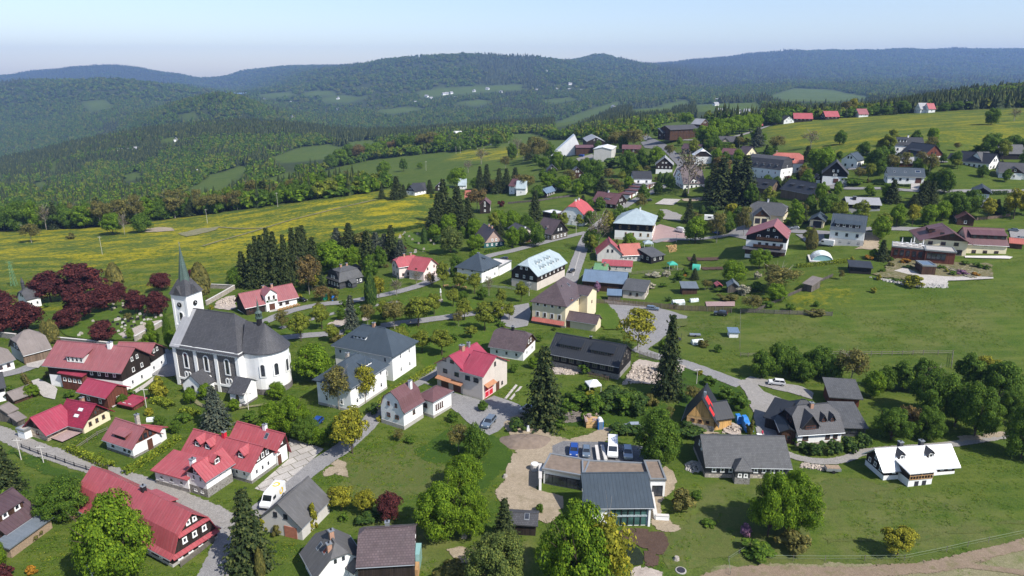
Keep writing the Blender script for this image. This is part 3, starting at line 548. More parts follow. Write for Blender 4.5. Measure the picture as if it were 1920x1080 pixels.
def window_meshes(w,h,st):
 k=(round(w,2),round(h,2),st)
 if k in _wm:return _wm[k]
 m,b=WST[st];mb=MB();e=.07
 if st=='x':inner='brown_paint';mb.box(-w/2-b,w/2+b,-.04,.02,-b*.6,h+b*.8,m);b=.08;m=inner;e=.075
 mb.box(-w/2-.02,w/2+.02,-e,.02,h-b,h+.02,m);mb.box(-w/2-.06,w/2+.06,-e-.06,.02,-.04,b,m)
 mb.box(-w/2-.02,-w/2+b,-e,.02,b,h-b,m);mb.box(w/2-b,w/2+.02,-e,.02,b,h-b,m)
 nm=max(1,round(w/.75));bb=b*.4
 for i in range(1,nm):x=-w/2+w*i/nm;mb.box(x-bb,x+bb,-e+.01,.02,b,h-b,m)
 if h>1.1 and st in 'wsbx':mb.box(-w/2+b,w/2-b,-e+.013,.02,h*.66-bb*.7,h*.66+bb*.7,m)
 fr=mb.mesh('window_frame');g=MB();yg_=-.045 if st=='x' else-.035;g.face([(-w/2+.03,yg_,.03),(w/2-.03,yg_,.03),(w/2-.03,yg_,h-.03),(-w/2+.03,yg_,h-.03)],'window_glass');gl=g.mesh('pane')
 both=MB();both.v=list(mb.v);both.f=list(mb.f);both.m=list(mb.m);both.mats=list(mb.mats);both.face(g.v,'window_glass')
 _wm[k]=(fr,gl,both.mesh('window'));return _wm[k]
_am={}
def arch_meshes(w,h,fm='white_render'):
 k=(w,h,fm)
 if k in _am:return _am[k]
 def arc(w,h,n=10):return[(-w/2,0)]+[(w/2,0)]+[(math.cos(t)*w/2,h-w/2+math.sin(t)*w/2)for t in[math.pi*i/n for i in range(n+1)]]
 mb=MB();o=arc(w+.55,h+.5);i_=arc(w,h)
 o=[(x,z-.25)for x,z in o]
 for a in range(len(o)):
  b=(a+1)%len(o)
  P=[Vector((o[a][0],-.10,o[a][1])),Vector((o[b][0],-.10,o[b][1])),Vector((i_[b][0],-.10,i_[b][1])),Vector((i_[a][0],-.10,i_[a][1]))]
  mb.face(P,fm);mb.face([P[0],P[0]+Vector((0,.12,0)),P[1]+Vector((0,.12,0)),P[1]],fm);mb.face([P[3],P[2],P[2]+Vector((0,.07,0)),P[3]+Vector((0,.07,0))],fm)
 g=MB();g.face([(x,-.03,z)for x,z in i_],'window_glass')
 g.box(-.03,.03,-.05,-.03,0,h-.05,'dark_metal');g.box(-w/2,w/2,-.05,-.03,h*.5,h*.5+.05,'dark_metal')
 _am[k]=(mb.mesh('arched_surround'),g.mesh('arched_pane'));return _am[k]
class Vol:
 def __init__(s,A,B,C,ev=None,roof='gable',ridge='AB',pitch=40,h=None,wall='white_render',rm='slate_roof',up=None,pl=None,ov=.5,og=.4,yr=.5,hip=None,cut=.6,win=None,st='w',chim=(),dorm=(),sky=(),door=(),gw=None,noback=False,**kw):
  s.__dict__.update({a:b for a,b in locals().items()if a not in('s','kw')});s.__dict__.update(kw)
def set_vol(v,zn,z0):
 A=on_plane(*px(zn,v.A),z0);B=on_plane(*px(zn,v.B),z0)if isinstance(v.B,tuple)else None;C=on_plane(*px(zn,v.C),z0)if isinstance(v.C,tuple)else None
 if B is None:
  f=(C-A);W=f.length;f.normalize();e=Vector((-f.y,f.x,0));L=v.B
  if(e.y<0 if abs(e.y)>.75 else e.x>0):e=-e
 else:
  e=(B-A);L=e.length;e.normalize()
  if C is None:
   f=Vector((e.y,-e.x,0));f=f if f.y>0 else-f;W=v.C
  else:
   d=(C-A);W=d.length;d.normalize();p=Vector((-e.y,e.x,0));p=p if p.dot(d)>0 else-p
   ang=math.atan2(p.x*d.y-p.y*d.x,p.dot(d));w=W/(W+L);rot=Matrix.Rotation(ang*w,3,'Z');e=rot@e;f=rot@p
 if isinstance(v.C,tuple)and A.y>200:W=min(W,v.__dict__.get('mx')or 12.0)
 v.z0=z0;v.A3=A;v.e=e;v.f=f;v.L=L;v.W=W
 dA=A.y*math.cos(PITCH)-(z0-CAM_Z)*math.sin(PITCH)
 if v.h is None:
  v_=px(zn,(v.A[0],v.ev))[1];u_=px(zn,v.A)[0];v.h=CAM_Z+ray(u_,v_)[1]*A.y-z0
 X,Y=(e,f)if v.ridge=='AB' else(f,e);v.Lx,v.Ly=(L,W)if v.ridge=='AB' else(W,L)
 v.M=Matrix(((X.x,Y.x,0,A.x),(X.y,Y.y,0,A.y),(0,0,1,z0),(0,0,0,1)));v.k=math.tan(R(v.pitch));v.X=X;v.Y=Y
def prof(v,kind=None):
 r=kind or v.roof;h,Ly,k=v.h,v.Ly,v.k
 yr=v.yr*Ly;v.rise=yr*k;kb=v.rise/(Ly-yr)
 if r=='gable':return[(0,h),(yr,h+v.rise),(Ly,h)]
 if r=='half':c=v.cut;return[(0,h),(yr*c,h+v.rise*c),(Ly-(Ly-yr)*c,h+v.rise*c),(Ly,h)]
 if r in('gambrel','mans'):
  yb=.17*Ly;zb=yb*2.2;v.rise=zb+(Ly/2-yb)*k*.75;return[(0,h),(yb,h+zb),(Ly/2,h+v.rise),(Ly-yb,h+zb),(Ly,h)]
 if r=='shed':v.rise=Ly*k;return[(0,h),(Ly,h+v.rise)]
 if r=='flat':v.rise=0
 return[(0,h),(Ly,h)]
def roof_z(v,y):
 if v.roof in('gambrel','mans'):
  yb=.17*v.Ly;y=min(y,v.Ly-y);return v.h+(y*2.2 if y<yb else yb*2.2+(y-yb)*v.k*.75)
 if v.roof=='shed':return v.h+y*v.k
 if v.roof=='flat':return v.h
 yr=v.yr*v.Ly
 return v.h+v.k*y if y<=yr else v.h+v.rise*(v.Ly-y)/(v.Ly-yr)
def build_roof(v,P,xf):
 mb=MB();h,Lx,Ly,k,o,g=v.h,v.Lx,v.Ly,v.k,v.ov,v.og;p=prof(v);t=Vector((0,0,-.2));m=v.rm;up=.06;top=h+v.rise;edge=v.__dict__.get('edge')or m
 def pr(pts):mb.prism([Vector((a,b,c+up))for a,b,c in pts],t,m,edge)
 yr=v.yr*Ly;kb=v.rise/max(.1,Ly-yr)
 if v.roof=='gable':
  pr([(-g,-o,h-o*k),(Lx+g,-o,h-o*k),(Lx+g,yr,top),(-g,yr,top)]);pr([(Lx+g,Ly+o,h-o*kb),(-g,Ly+o,h-o*kb),(-g,yr,top),(Lx+g,yr,top)])
  mb.box(-g,Lx+g,yr-.14,yr+.14,top+up-.08,top+up+.05,m)
 elif v.roof=='half':
  c=v.cut;y1,y2,z1=yr*c,Ly-(Ly-yr)*c,h+v.rise*c;hh=(1-c)*Ly/2
  pr([(-g,-o,h-o*k),(Lx+g,-o,h-o*k),(Lx+g,y1,z1),(Lx-hh,yr,top),(hh,yr,top),(-g,y1,z1)]);pr([(Lx+g,Ly+o,h-o*kb),(-g,Ly+o,h-o*kb),(-g,y2,z1),(hh,yr,top),(Lx-hh,yr,top),(Lx+g,y2,z1)])
  pr([(-g,y2,z1),(-g,y1,z1),(hh,yr,top)]);pr([(Lx+g,y1,z1),(Lx+g,y2,z1),(Lx-hh,yr,top)]);mb.box(hh,Lx-hh,yr-.14,yr+.14,top+up-.08,top+up+.05,m)
 elif v.roof in('hip','pyr'):
  hl=v.hip if v.hip is not None else min(Ly/2,Lx/2)
  if v.roof=='pyr':hl=Lx/2
  h0,h1=(hl,hl)if not isinstance(hl,tuple)else hl;f0=max(h0,.01);f1=max(h1,.01);x0=-o*k*f0/v.rise;x1=Lx+o*k*f1/v.rise;ze=h-o*k;a,b=h0,Lx-h1
  if b-a<.05:a=b=(a+b)/2;tri=True
  else:tri=False
  F=[(x0,-o,ze),(x1,-o,ze)];pr(F+([(a,yr,top)]if tri else[(b,yr,top),(a,yr,top)]));pr([(x1,Ly+o,ze),(x0,Ly+o,ze)]+([(a,yr,top)]if tri else[(a,yr,top),(b,yr,top)]))
  pr([(x0,Ly+o,ze),(x0,-o,ze),(a,yr,top)]);pr([(x1,-o,ze),(x1,Ly+o,ze),(b,yr,top)])
  if not tri:mb.box(a,b,yr-.14,yr+.14,top+up-.08,top+up+.05,m)
 elif v.roof=='gambrel':
  (_,_),(yb,zb),_,_,_=p;ob=.35
  for s_ in(0,1):
   q=(lambda y:y)if s_==0 else(lambda y:Ly-y);A_=[(-g,q(-o),h-.28),(Lx+g,q(-o),h-.28),(Lx+g,q(.18),h+.25),(-g,q(.18),h+.25)];B_=[(-g,q(.18),h+.25),(Lx+g,q(.18),h+.25),(Lx+g,q(yb),zb),(-g,q(yb),zb)];C_=[(-g,q(yb),zb),(Lx+g,q(yb),zb),(Lx+g,Ly/2,top),(-g,Ly/2,top)]
   for Q in(A_,B_,C_):pr(Q if s_==0 else Q[::-1])
 elif v.roof=='mans':
  (_,_),(yb,zb),_,_,_=p;hl=min(Ly/2,Lx/2)-yb;O=o
  R0=[(-O,-O,h-.25),(Lx+O,-O,h-.25),(Lx+O,Ly+O,h-.25),(-O,Ly+O,h-.25)];R1=[(yb,yb,zb),(Lx-yb,yb,zb),(Lx-yb,Ly-yb,zb),(yb,Ly-yb,zb)]
  for i in range(4):pr([R0[i],R0[(i+1)%4],R1[(i+1)%4],R1[i]])
  a,b=yb+hl,Lx-yb-hl;T0=(a,Ly/2,top);T1=(b,Ly/2,top);e_=.15;S=[(yb-e_,yb-e_,zb),(Lx-yb+e_,yb-e_,zb),(Lx-yb+e_,Ly-yb+e_,zb),(yb-e_,Ly-yb+e_,zb)]
  pr([S[0],S[1],T1,T0]);pr([S[2],S[3],T0,T1]);pr([S[1],S[2],T1]);pr([S[3],S[0],T0])
 elif v.roof=='shed':
  pr([(-g,-o,h-o*k),(Lx+g,-o,h-o*k),(Lx+g,Ly+o,top+o*k),(-g,Ly+o,top+o*k)])
 else:
  mb.box(-g,Lx+g,-g,Ly+g,h,h+.12,m);pm=v.__dict__.get('edge')or 'zinc'
  for q in((-g,Lx+g,-g,-g+.3),(-g,Lx+g,Ly+g-.3,Ly+g),(-g,-g+.3,-g+.3,Ly+g-.3),(Lx+g-.3,Lx+g,-g+.3,Ly+g-.3)):mb.box(*q,h-.15,h+.32,pm)
 r=mb.build('roof',P,xf)
 if v.roof in('gable','half','hip','gambrel')and v.A3.y<330 and Lx>5:
  zz=h-o*k+up-.12 if v.roof!='gambrel' else h-.32
  for y in(-o-.07,Ly+o+.07):gb=MB();gb.bar((-g*.9,y,zz),(Lx+g*.9,y,zz),.075,'zinc',5);gb.build('gutter',r,xf)
 return r
def shell(mb,v,z0,z1,e,m,ends):
 Lx,Ly=v.Lx,v.Ly
 if z1>z0:
  mb.face([(-e,-e,z0),(Lx+e,-e,z0),(Lx+e,-e,z1),(-e,-e,z1)],m);mb.face([(Lx+e,Ly+e,z0),(-e,Ly+e,z0),(-e,Ly+e,z1),(Lx+e,Ly+e,z1)],m)
 for x,fl in((-e,1),(Lx+e,0)):
  if ends:pts=[(x,y+(-e if y==0 else e if y==Ly else 0),z)for y,z in ends]
  else:pts=[]
  P_=([(x,-e,z0)]if z1>z0 or not ends else[])+(pts if ends else[(x,-e,z1),(x,Ly+e,z1)])+([(x,Ly+e,z0)]if z1>z0 or not ends else[])
  if len(P_)<3:continue
  mb.face(P_ if not fl else P_[::-1],m)
 if not ends:mb.face([(-e,-e,z1),(Lx+e,-e,z1),(Lx+e,Ly+e,z1),(-e,Ly+e,z1)],m)
 elif v.roof=='shed':mb.face([(Lx+e,Ly+e,z0),(-e,Ly+e,z0),(-e,Ly+e,v.h+v.rise),(Lx+e,Ly+e,v.h+v.rise)],m)
def put_window(P,v,face,u,z,w,h,st,root,e=0.0,arch=None,nm='window'):
 """face: F (y=0), K (y=Ly), S (x=0), E (x=Lx); u metres along the face"""
 pos,n={'F':((u,-e),(0,-1)),'K':((u,v.Ly+e),(0,1)),'S':((-e,u),(-1,0)),'E':((v.Lx+e,u),(1,0))}[face]
 c=v.M@Vector((pos[0],pos[1],z));nn=(v.X*n[0]+v.Y*n[1]);rz=math.atan2(nn.y,nn.x)+math.pi/2
 if not arch:q=.8 if v.A3.y<250 else.92;w,h=w*q,h*q
 if arch:fr,gl=arch_meshes(w,h,arch)
 else:fr,gl,both=window_meshes(w,h,st)
 near=v.A3.y<300 or arch
 o=bpy.data.objects.new(nm,fr if near else both);COL.objects.link(o);o.parent=P;o.location=root.inverted()@c;o.rotation_euler=(0,0,rz-P_rot[P.name])
 if near:g=bpy.data.objects.new('pane',gl);COL.objects.link(g);g.parent=o
 return o
P_rot={}
def put_box(P,v,xf,name,face,u,z,w,h,d,m,e=0.0,mb=None):
 b=mb or MB();a,c=u-w/2,u+w/2
 if face=='F':b.box(a,c,-e-d,-e+.02,z,z+h,m)
 elif face=='K':b.box(a,c,v.Ly+e-.02,v.Ly+e+d,z,z+h,m)
 elif face=='S':b.box(-e-d,-e+.02,a,c,z,z+h,m)
 else:b.box(v.Lx+e-.02,v.Lx+e+d,a,c,z,z+h,m)
 if mb is None:return b.build(name,P,xf)
def fmap(v,f):return{'L':'F' if v.ridge=='AB' else 'S','R':'S' if v.ridge=='AB' else 'F','l':'K' if v.ridge=='AB' else 'E','r':'E' if v.ridge=='AB' else 'K'}[f]
def add_dormer(P,v,xf,root,side,fx,kind,w,hd,fy=.22,n=1,wm=None,rm=None,st=None,wh=None,pk=45):
 Ly=v.Ly;q=(lambda y:y)if side=='F' else(lambda y:Ly-y);k=v.k if v.roof not in('gambrel','mans')else 2.2;yd=fy*Ly/2;zb=roof_z(v,yd);zf=zb+hd;xc=fx*v.Lx;x0,x1=xc-w/2,xc+w/2;wm=wm or(v.up[0]if v.up else v.wall);rm=rm or v.rm
 def back(z):
  y=yd
  while y<Ly/2 and roof_z(v,y)<z:y+=.05
  return y
 d=MB();yb=back(zf)
 if kind=='g':
  zr=zf+w/2*math.tan(R(pk));d.face([(x0,q(yd),zb-.3),(x1,q(yd),zb-.3),(x1,q(yd),zf),(xc,q(yd),zr-.05),(x0,q(yd),zf)],wm)
 else:zr=zf;d.face([(x0,q(yd),zb-.3),(x1,q(yd),zb-.3),(x1,q(yd),zf),(x0,q(yd),zf)],wm)
 for x in(x0,x1):d.face([(x,q(yd),zb-.3),(x,q(yd),zf),(x,q(yb),zf),(x,q(yb),zf-.4)],wm)
 D=d.build('dormer',P,xf)
 r=MB();t=Vector((0,0,-.12));o=.28
 if kind=='g':
  kk=math.tan(R(pk));y3=back(zr);ye=back(zf-o*kk)
  for s_ in(-1,1):
   xe=xc+s_*(w/2+o);Q=[Vector((xe,q(yd-o),zf-o*kk)),Vector((xc,q(yd-o),zr+.06)),Vector((xc,q(y3),zr+.06)),Vector((xe,q(ye),zf-o*kk))];r.prism(Q,t,rm)
 else:
  ks=.3 if kind=='s' else.05;y=yd
  while y<Ly/2 and roof_z(v,y)<zf+.08+ks*(y-yd):y+=.05
  r.prism([Vector((x0-o,q(yd-o),zf+.08-ks*o)),Vector((x1+o,q(yd-o),zf+.08-ks*o)),Vector((x1+o,q(y),zf+.08+ks*(y-yd))),Vector((x0-o,q(y),zf+.08+ks*(y-yd)))],t,rm)
 r.build('dormer_roof',D,xf)
 hh=wh or hd*.72;ww=min(.9 if n>1 else w*.6,w/n*.7)
 for i in range(n):
  u=x0+w*(i+.5)/n;pos=v.M@Vector((u,q(yd),zb+max(.08,(hd-hh)*.6)));nn=v.Y*(-1 if side=='F' else 1)
  fr,gl,both=window_meshes(ww,hh,st or v.st);o_=bpy.data.objects.new('dormer_window',both);COL.objects.link(o_);o_.parent=D;o_.location=root.inverted()@pos;o_.rotation_euler=(0,0,math.atan2(nn.y,nn.x)+math.pi/2-P_rot[P.name])
 return D
LAND=[]
def build_vol(P,v,root,first):
 xf=root.inverted()@v.M;pr_=prof(v);gab=pr_ if len(pr_)>2 or v.roof=='shed' else None;gb=[(y,z-.08)if 0<y<v.Ly or v.roof=='shed' else(y,z)for y,z in gab]if gab else None
 hu=None
 if v.up:hu=v.up[1]if v.up[1]<v.h else v.h
 mb=MB()
 if hu is not None and hu<v.h:
  shell(mb,v,-2.0,hu,0,v.wall,None);mb.build('wall',P,xf);u=MB();shell(u,v,hu,v.h,.04,v.up[0],gb);u.build('upper_wall',P,xf)
 elif hu is not None and gb:
  shell(mb,v,-2.0,v.h,0,v.wall,[(0,v.h),(v.Ly,v.h)]);mb.build('wall',P,xf)
  for x in(-.04,v.Lx+.04):u=MB();u.face([(x,y,z)for y,z in gb],v.up[0]);u.build('gable_wall',P,xf)
 else:shell(mb,v,-2.0,v.h,0,v.wall,gb);mb.build('wall',P,xf)
 if v.pl:
  q=MB();Vp=v
  for a in((-.06,v.Lx+.06,-.06,0),(-.06,v.Lx+.06,v.Ly,v.Ly+.06),(-.06,0,0,v.Ly),(v.Lx,v.Lx+.06,0,v.Ly)):q.box(*a,-2,v.pl[1],v.pl[0])
  q.build('plinth',P,xf)
 build_roof(v,P,xf)
 win=dict(v.win or{});done=set()
 for f,rows in win.items():
  F=fmap(v,f)if f in 'LRlr' else f;done.add(F);Lf=v.Lx if F in 'FK' else v.Ly
  for row in rows:
   z,n,w,h=row[:4];u0,u1=(row[4],row[5])if len(row)>5 else(.05,.95);st=row[6]if len(row)>6 else v.st
   for i in range(n):
    u=Lf*(u0+(u1-u0)*(i+.5)/n);e=.04 if hu is not None and z>=hu-.1 else 0
    if st.startswith('A'):put_window(P,v,F,u,z,w,h,'w',root,e,arch='white_render')
    else:put_window(P,v,F,u,z,w,h,st,root,e)
 if v.win is None or 'none' not in v.win:
  for F in 'FKSE':
   if F in done or(v.noback and F in 'KE'):continue
   Lf=v.Lx if F in 'FK' else v.Ly;base=v.pl[1]if v.pl else 0;z=base+.9
   while z+1.5<v.h+.3 and Lf>2.2:
    n=max(1,int(Lf/3.0));hh=min(1.25,v.h-z-.2)
    if hh>.5:
     for i in range(n):put_window(P,v,F,Lf*(.06+.88*(i+.5)/n),z,.95,hh,v.st,root,.04 if hu is not None and z>=hu-.1 else 0)
    z+=2.75
 if gb and v.roof!='shed' and v.rise>2 and v.gw!=0:
  n=v.gw or(2 if v.Ly>6.5 else 1);zg=v.h+min(.5,v.rise*.15)
  for F in 'SE':
   if F=='E' and v.noback:continue
   for i in range(n):put_window(P,v,F,v.Ly*(.5+(i-(n-1)/2)*(.18 if n<4 else.13)),zg,.8,min(1.2,v.rise*.45),v.st,root,.04 if hu is not None else 0)
 for c in v.chim:
  fx,fy,hc=c[:3];m=c[3]if len(c)>3 else 'chimney_brick';y=fy*v.Ly;zt=max(roof_z(v,y)+.4,v.h+v.rise*.72)+hc;b=MB();w=c[4]if len(c)>4 else.32;b.box(fx*v.Lx-w,fx*v.Lx+w,y-w,y+w,roof_z(v,y)-1,zt,m);b.box(fx*v.Lx-w-.08,fx*v.Lx+w+.08,y-w-.08,y+w+.08,zt,zt+.1,'zinc');b.bar((fx*v.Lx,y,zt+.1),(fx*v.Lx,y,zt+.4),.12,'dark_metal');b.build('chimney',P,xf)
 for d in v.dorm:add_dormer(P,v,xf,root,*d[:5],**(d[5]if len(d)>5 else{}))
 for s in v.sky:
  side,fx,fy=s[:3];w,l=(s[3],s[4])if len(s)>4 else(.8,1.2);y=fy*v.Ly/2;y=y if side=='F' else v.Ly-y;z=roof_z(v,y);k=v.k if side=='F' else-v.k;dy=l/2*math.cos(math.atan(v.k));b=MB();up=.12
  Q=[Vector((fx*v.Lx-w/2,y-dy,z-dy*k+up)),Vector((fx*v.Lx+w/2,y-dy,z-dy*k+up)),Vector((fx*v.Lx+w/2,y+dy,z+dy*k+up)),Vector((fx*v.Lx-w/2,y+dy,z+dy*k+up))]
  b.prism(Q,Vector((0,0,-.12)),'zinc');b.face([Vector((p_.x*.8+sum(a.x for a in Q)/4*.2,p_.y*.8+sum(a.y for a in Q)/4*.2,p_.z*.8+sum(a.z for a in Q)/4*.2+.02))for p_ in Q],s[5]if len(s)>5 else 'window_glass');b.build('skylight',P,xf)
 for d in v.door:
  f,u,z,w,h,m=d[:6];F=fmap(v,f);Lf=v.Lx if F in 'FK' else v.Ly;dd=put_box(P,v,xf,'door',F,Lf*u,z,w,h,.09,m)
def hs(name,label,cat,zn,vols,group=None,short=None):
 z0=hit(*px(zn,vols[0].A)).z
 for v in vols:set_vol(v,zn,z0+(v.__dict__.get('dz')or 0))
 v=vols[0];c=v.A3+v.e*v.L/2+v.f*v.W/2;rz=math.atan2(v.X.y,v.X.x)
 P=empty(name,(c.x,c.y,z0),rz);P_rot[P.name]=rz;tag(P,label,cat,group);root=Matrix.Translation((c.x,c.y,z0))@Matrix.Rotation(rz,4,'Z')
 for i,q in enumerate(vols):build_vol(P,q,root,i==0)
 if short:LAND.append((short,c.x,c.y,max(v.L,v.W)))
 P_inf[P.name]=(root,vols);print('BLD',label[:46],[(round(q.L,1),round(q.W,1),round(q.h,1))for q in vols],'Y',round(v.A3.y))
 return P
P_inf={}
def plain(label,zn,A,B,C,ev,short,name='house',cat='house',**k):return hs(name,label,cat,zn,[Vol(A,B,C,ev,**k)],short=short)
h=hs('house','large house with long faded pink metal roof, dark boarded upper floor and open roof terrace','house','Z3',[Vol((970,570),(425,500),(1165,440),385,'gable','AB',38,rm='pink_roof',up=('dark_boards',3.0),ov=.8,og=.8,st='w',win={'L':[(.9,3,.9,1.2,.04,.42),(3.9,4,.8,1.2,.04,.45)],'R':[(1.0,2,.9,1.3,.15,.8),(3.8,2,.9,1.3,.25,.85)]},chim=[(.28,.45,.9,'white_render',.45)],dorm=[('F',.62,'s',4.5,1.6,dict(fy=.1,n=4,wm='grey_render'))]),Vol((1165,440),(900,430),7.5,None,'gable','AB',35,h=4.6,rm='pink_roof',up=('dark_boards',3.0),yr=.5,ov=.6)],short='the large pink-roofed house')
hs('veranda','timber veranda under a bright crimson metal roof at the front of the pink-roofed house','veranda','Z3',[Vol((665,562),(500,530),(745,520),492,'shed','AB',9,h=4.2,wall='red_brown_boards',rm='crimson_roof',ov=.5,win={'L':[(2.1,4,1.0,1.1)],'none':[]})])
h=hs('house','crimson-tiled cottage with cream ground floor, brown boarded gable and long lower wing','house','Z3',[Vol((660,885),(470,848),(862,775),805,'gable','AB',42,wall='cream_render',rm='crimson_tiles',up=('brown_boards',3.0),ov=.8,og=.7,st='b',win={'L':[(1.0,2,.8,1.2,.1,.55)],'R':[(1.0,3,.8,1.1,.12,.88),(3.3,2,.7,1.0,.2,.75)]},sky=[('F',.35,.6,1.3,.7,'white_paint'),('F',.38,.28,1.3,.7,'white_paint')],chim=[(.7,.7,.9)]),Vol((375,945),(232,890),(560,850),868,'gable','AC',40,wall='pale_boards',rm='crimson_roof',up=('dark_boards',2.6),ov=.7,og=.6,st='b',win={'R':[(.9,2,1.1,.9,.15,.75)],'L':[(.9,1,.8,1.0,.2,.7)]}),Vol((850,690),(640,640),5,655,'gable','AB',32,h=3.2,wall='red_brown_boards',rm='crimson_roof',ov=.7)],short='the crimson-tiled cottage')
h=hs('house','small white cottage with pinkish brown roof, dark red boarded gable and wide shed dormer','house','Z3',[Vol((1045,1078),(850,1000),(1245,965),982,'gable','AB',42,rm='pink_roof',up=('red_brown_boards',2.9),ov=.5,og=.5,st='d',pl=('stone',.5),win={'L':[(1.0,1,.8,1.2,.6,.9),(1.0,2,.7,1.2,.05,.4)],'R':[]},gw=3,door=[('R',.62,.1,1.1,2.2,'brown_paint')],dorm=[('F',.5,'s',3.2,.9,dict(fy=.15,n=3))],chim=[(.25,.55,1.9,'pale_stone')]),Vol((1245,965),4.5,(1300,925),880,'gable','AB',25,h=2.7,rm='red_roof',ov=.4)],short='the small white cottage with a pink roof')
hs('shed','low timber shed with flat crimson roof on the lawn beside the pink-roofed house','shed','Z3',[Vol((1045,705),(955,680),(1122,662),664,'shed','AB',6,wall='red_brown_boards',rm='crimson_roof',ov=.6,og=.4,win={'L':[(.8,2,.9,.8)]})])
hs('barn','grey barn with clipped gables, plank doors and weathered grey roof beside the cemetery wall','barn','Z3',[Vol((205,345),(125,265),(392,285),265,'half','AC',42,wall='grey_render',rm='fibre_cement',up=('grey_boards',2.8),ov=.4,cut=.55,win={'none':[]},door=[('R',.5,0,6.5,2.6,'weathered_boards')])],short='the grey barn')
hs('house','low white house with weathered grey-brown roof at the left edge by the road','house','Z3',[Vol((118,378),7,(-150,470),330,'half','AC',40,h=2.9,rm='fibre_cement',ov=.5,st='b',win={'R':[(1,4,.9,1.1)]})],short='the low white house at the left edge')
hs('shed','dark open garden shed with pale grey gable roof beside the wooden fence','shed','Z3',[Vol((120,655),(62,625),(255,600),612,'gable','AC',35,wall='brown_boards',rm='fibre_cement',ov=.4,win={'none':[]})])
hs('house','black timbered house with white ground floor cut by the left edge of the picture','house','Z3',[Vol((55,625),(-90,660),(45,560),575,'gable','AB',40,h=3.6,rm='dark_tiles',up=('black_boards',2.2),st='s')])
hs('shed','pair of weathered plank huts with grey roofs beside the road at the left edge','shed','Z3',[Vol((85,800),(0,770),(110,770),720,'gable','AC',30,wall='grey_boards',rm='fibre_cement',ov=.3,win={'none':[]})])
hs('shed','single weathered plank hut with pale lean-to roof standing nearest the road','shed','Z3',[Vol((150,838),(110,815),(195,815),780,'shed','AC',15,wall='grey_boards',rm='fibre_cement',ov=.3,win={'none':[]})])
hs('shed','small flat-roofed white and dark hut at the roadside by the crimson cottage','shed','Z3',[Vol((202,932),(150,912),(256,905),868,'flat','AC',5,wall='white_render',rm='concrete',og=.15,win={'none':[]},up=('dark_boards',2.2))])
h=hs('guesthouse','long white guesthouse with several joined red roofs, gabled dormers and brown boarded gables','guesthouse','Z5',[Vol((612,530),(215,425),(765,425),437,'gable','AB',40,rm='red_roof',up=('dark_boards',3.4),ov=.6,og=.6,pl=('stone',.6),st='w',win={'L':[(1.3,2,.8,1.2,.04,.26)],'R':[(1.2,3,.8,1.2,.1,.8)]},gw=3,dorm=[('F',.18,'g',1.5,1.1,dict(fy=.3)),('F',.68,'g',1.5,1.1,dict(fy=.3)),('F',.84,'g',1.5,1.1,dict(fy=.3))],chim=[(.55,.5,.6,'red_paint')]),Vol((352,612),(237,577),(500,515),492,'gable','AC',42,rm='red_roof',up=('dark_boards',5.2),ov=.6,og=.6,pl=('stone',1.6),st='w',gw=1,win={'L':[(2.8,2,.8,1.2,.1,.8),(.5,2,.8,.6,.1,.8)],'R':[(2.6,2,.8,1.2,.45,.95)]},dorm=[('F',.6,'g',1.5,1.1,dict(fy=.3))],chim=[(.12,.75,.9,'white_render',.4)]),Vol((240,582),(68,512),(330,500),500,'shed','AB',13,h=2.9,rm='red_roof',ov=.5,pl=('stone',.7),win={'L':[(1.2,3,1.0,.9)]}),Vol((767,423),11,(826,382),325,'gable','AB',44,h=3.6,rm='red_roof',up=('dark_boards',3.2),ov=.6,og=.5,yr=.8,chim=[(.4,.8,.5,'white_render')],win={'L':[],'R':[]},door=[('R',.2,0,.9,2.0,'brown_paint')],sky=[('F',.3,.9)])],short='the red-roofed guesthouse')
root,vv=P_inf[h.name];xf=root.inverted()@vv[0].M
h=hs('house','huge dark timber house with long red half-hipped gambrel roof and white-framed windows','house','Z4',[Vol((1298,975),(640,560),(1592,742),890,'gambrel','AB',50,wall='dark_boards',rm='red_roof',pl=('concrete',.5),st='s',og=.5,win={'L':[(.6,8,.8,.9)],'S':[(.55,4,.9,1.1,.06,.95),(2.75,3,.9,1.2,.2,.85),(5.35,2,.8,1.0,.36,.64)]},up=('dark_boards',9),chim=[(.45,.5,.4,'dark_metal')],gw=0,dorm=[('K',.35,'s',5,.7,dict(fy=.5,n=1))])],short='the huge red gambrel-roofed timber house')
root,vv=P_inf[h.name];v=vv[0];xf=root.inverted()@v.M;b=MB()
for z,i in((v.h-.1,0),(v.h+.17*v.Ly*2.2,.17)):b.prism([Vector((-.75,i*v.Ly-.1,z-.3)),Vector((.05,i*v.Ly-.1,z)),Vector((.05,v.Ly*(1-i)+.1,z)),Vector((-.75,v.Ly*(1-i)+.1,z-.3))],Vector((0,0,-.12)),'red_roof')
b.build('skirt_roof',h,xf)
hs('house','dark purple-brown roofed house with shed dormer at the left edge beside the woodshed','house','Z4',[Vol((75,815),(-260,760),(300,660),800,'gable','AC',38,h=2.8,wall='brown_boards',rm='purple_brown_roof',st='s',ov=.5,og=.5,dorm=[('F',.45,'s',4.2,1.3,dict(fy=.3,n=2))])],short='the purple-brown roofed house')
hs('woodshed','long open woodshed with narrow blue-grey roof filled with split logs','shed','Z4',[Vol((90,905),2.2,(395,680),850,'shed','AC',8,h=2.0,wall='firewood',rm='corrugated',ov=.4,win={'none':[]})],short='the long open woodshed')
hs('house','dark timber side building half hidden behind the big maple tree','house','Z4',[Vol((700,1060),(610,960),(870,1000),900,'gable','AC',40,h=4,wall='dark_boards',rm='purple_brown_roof',st='s',pl=('pale_concrete',1.0))])
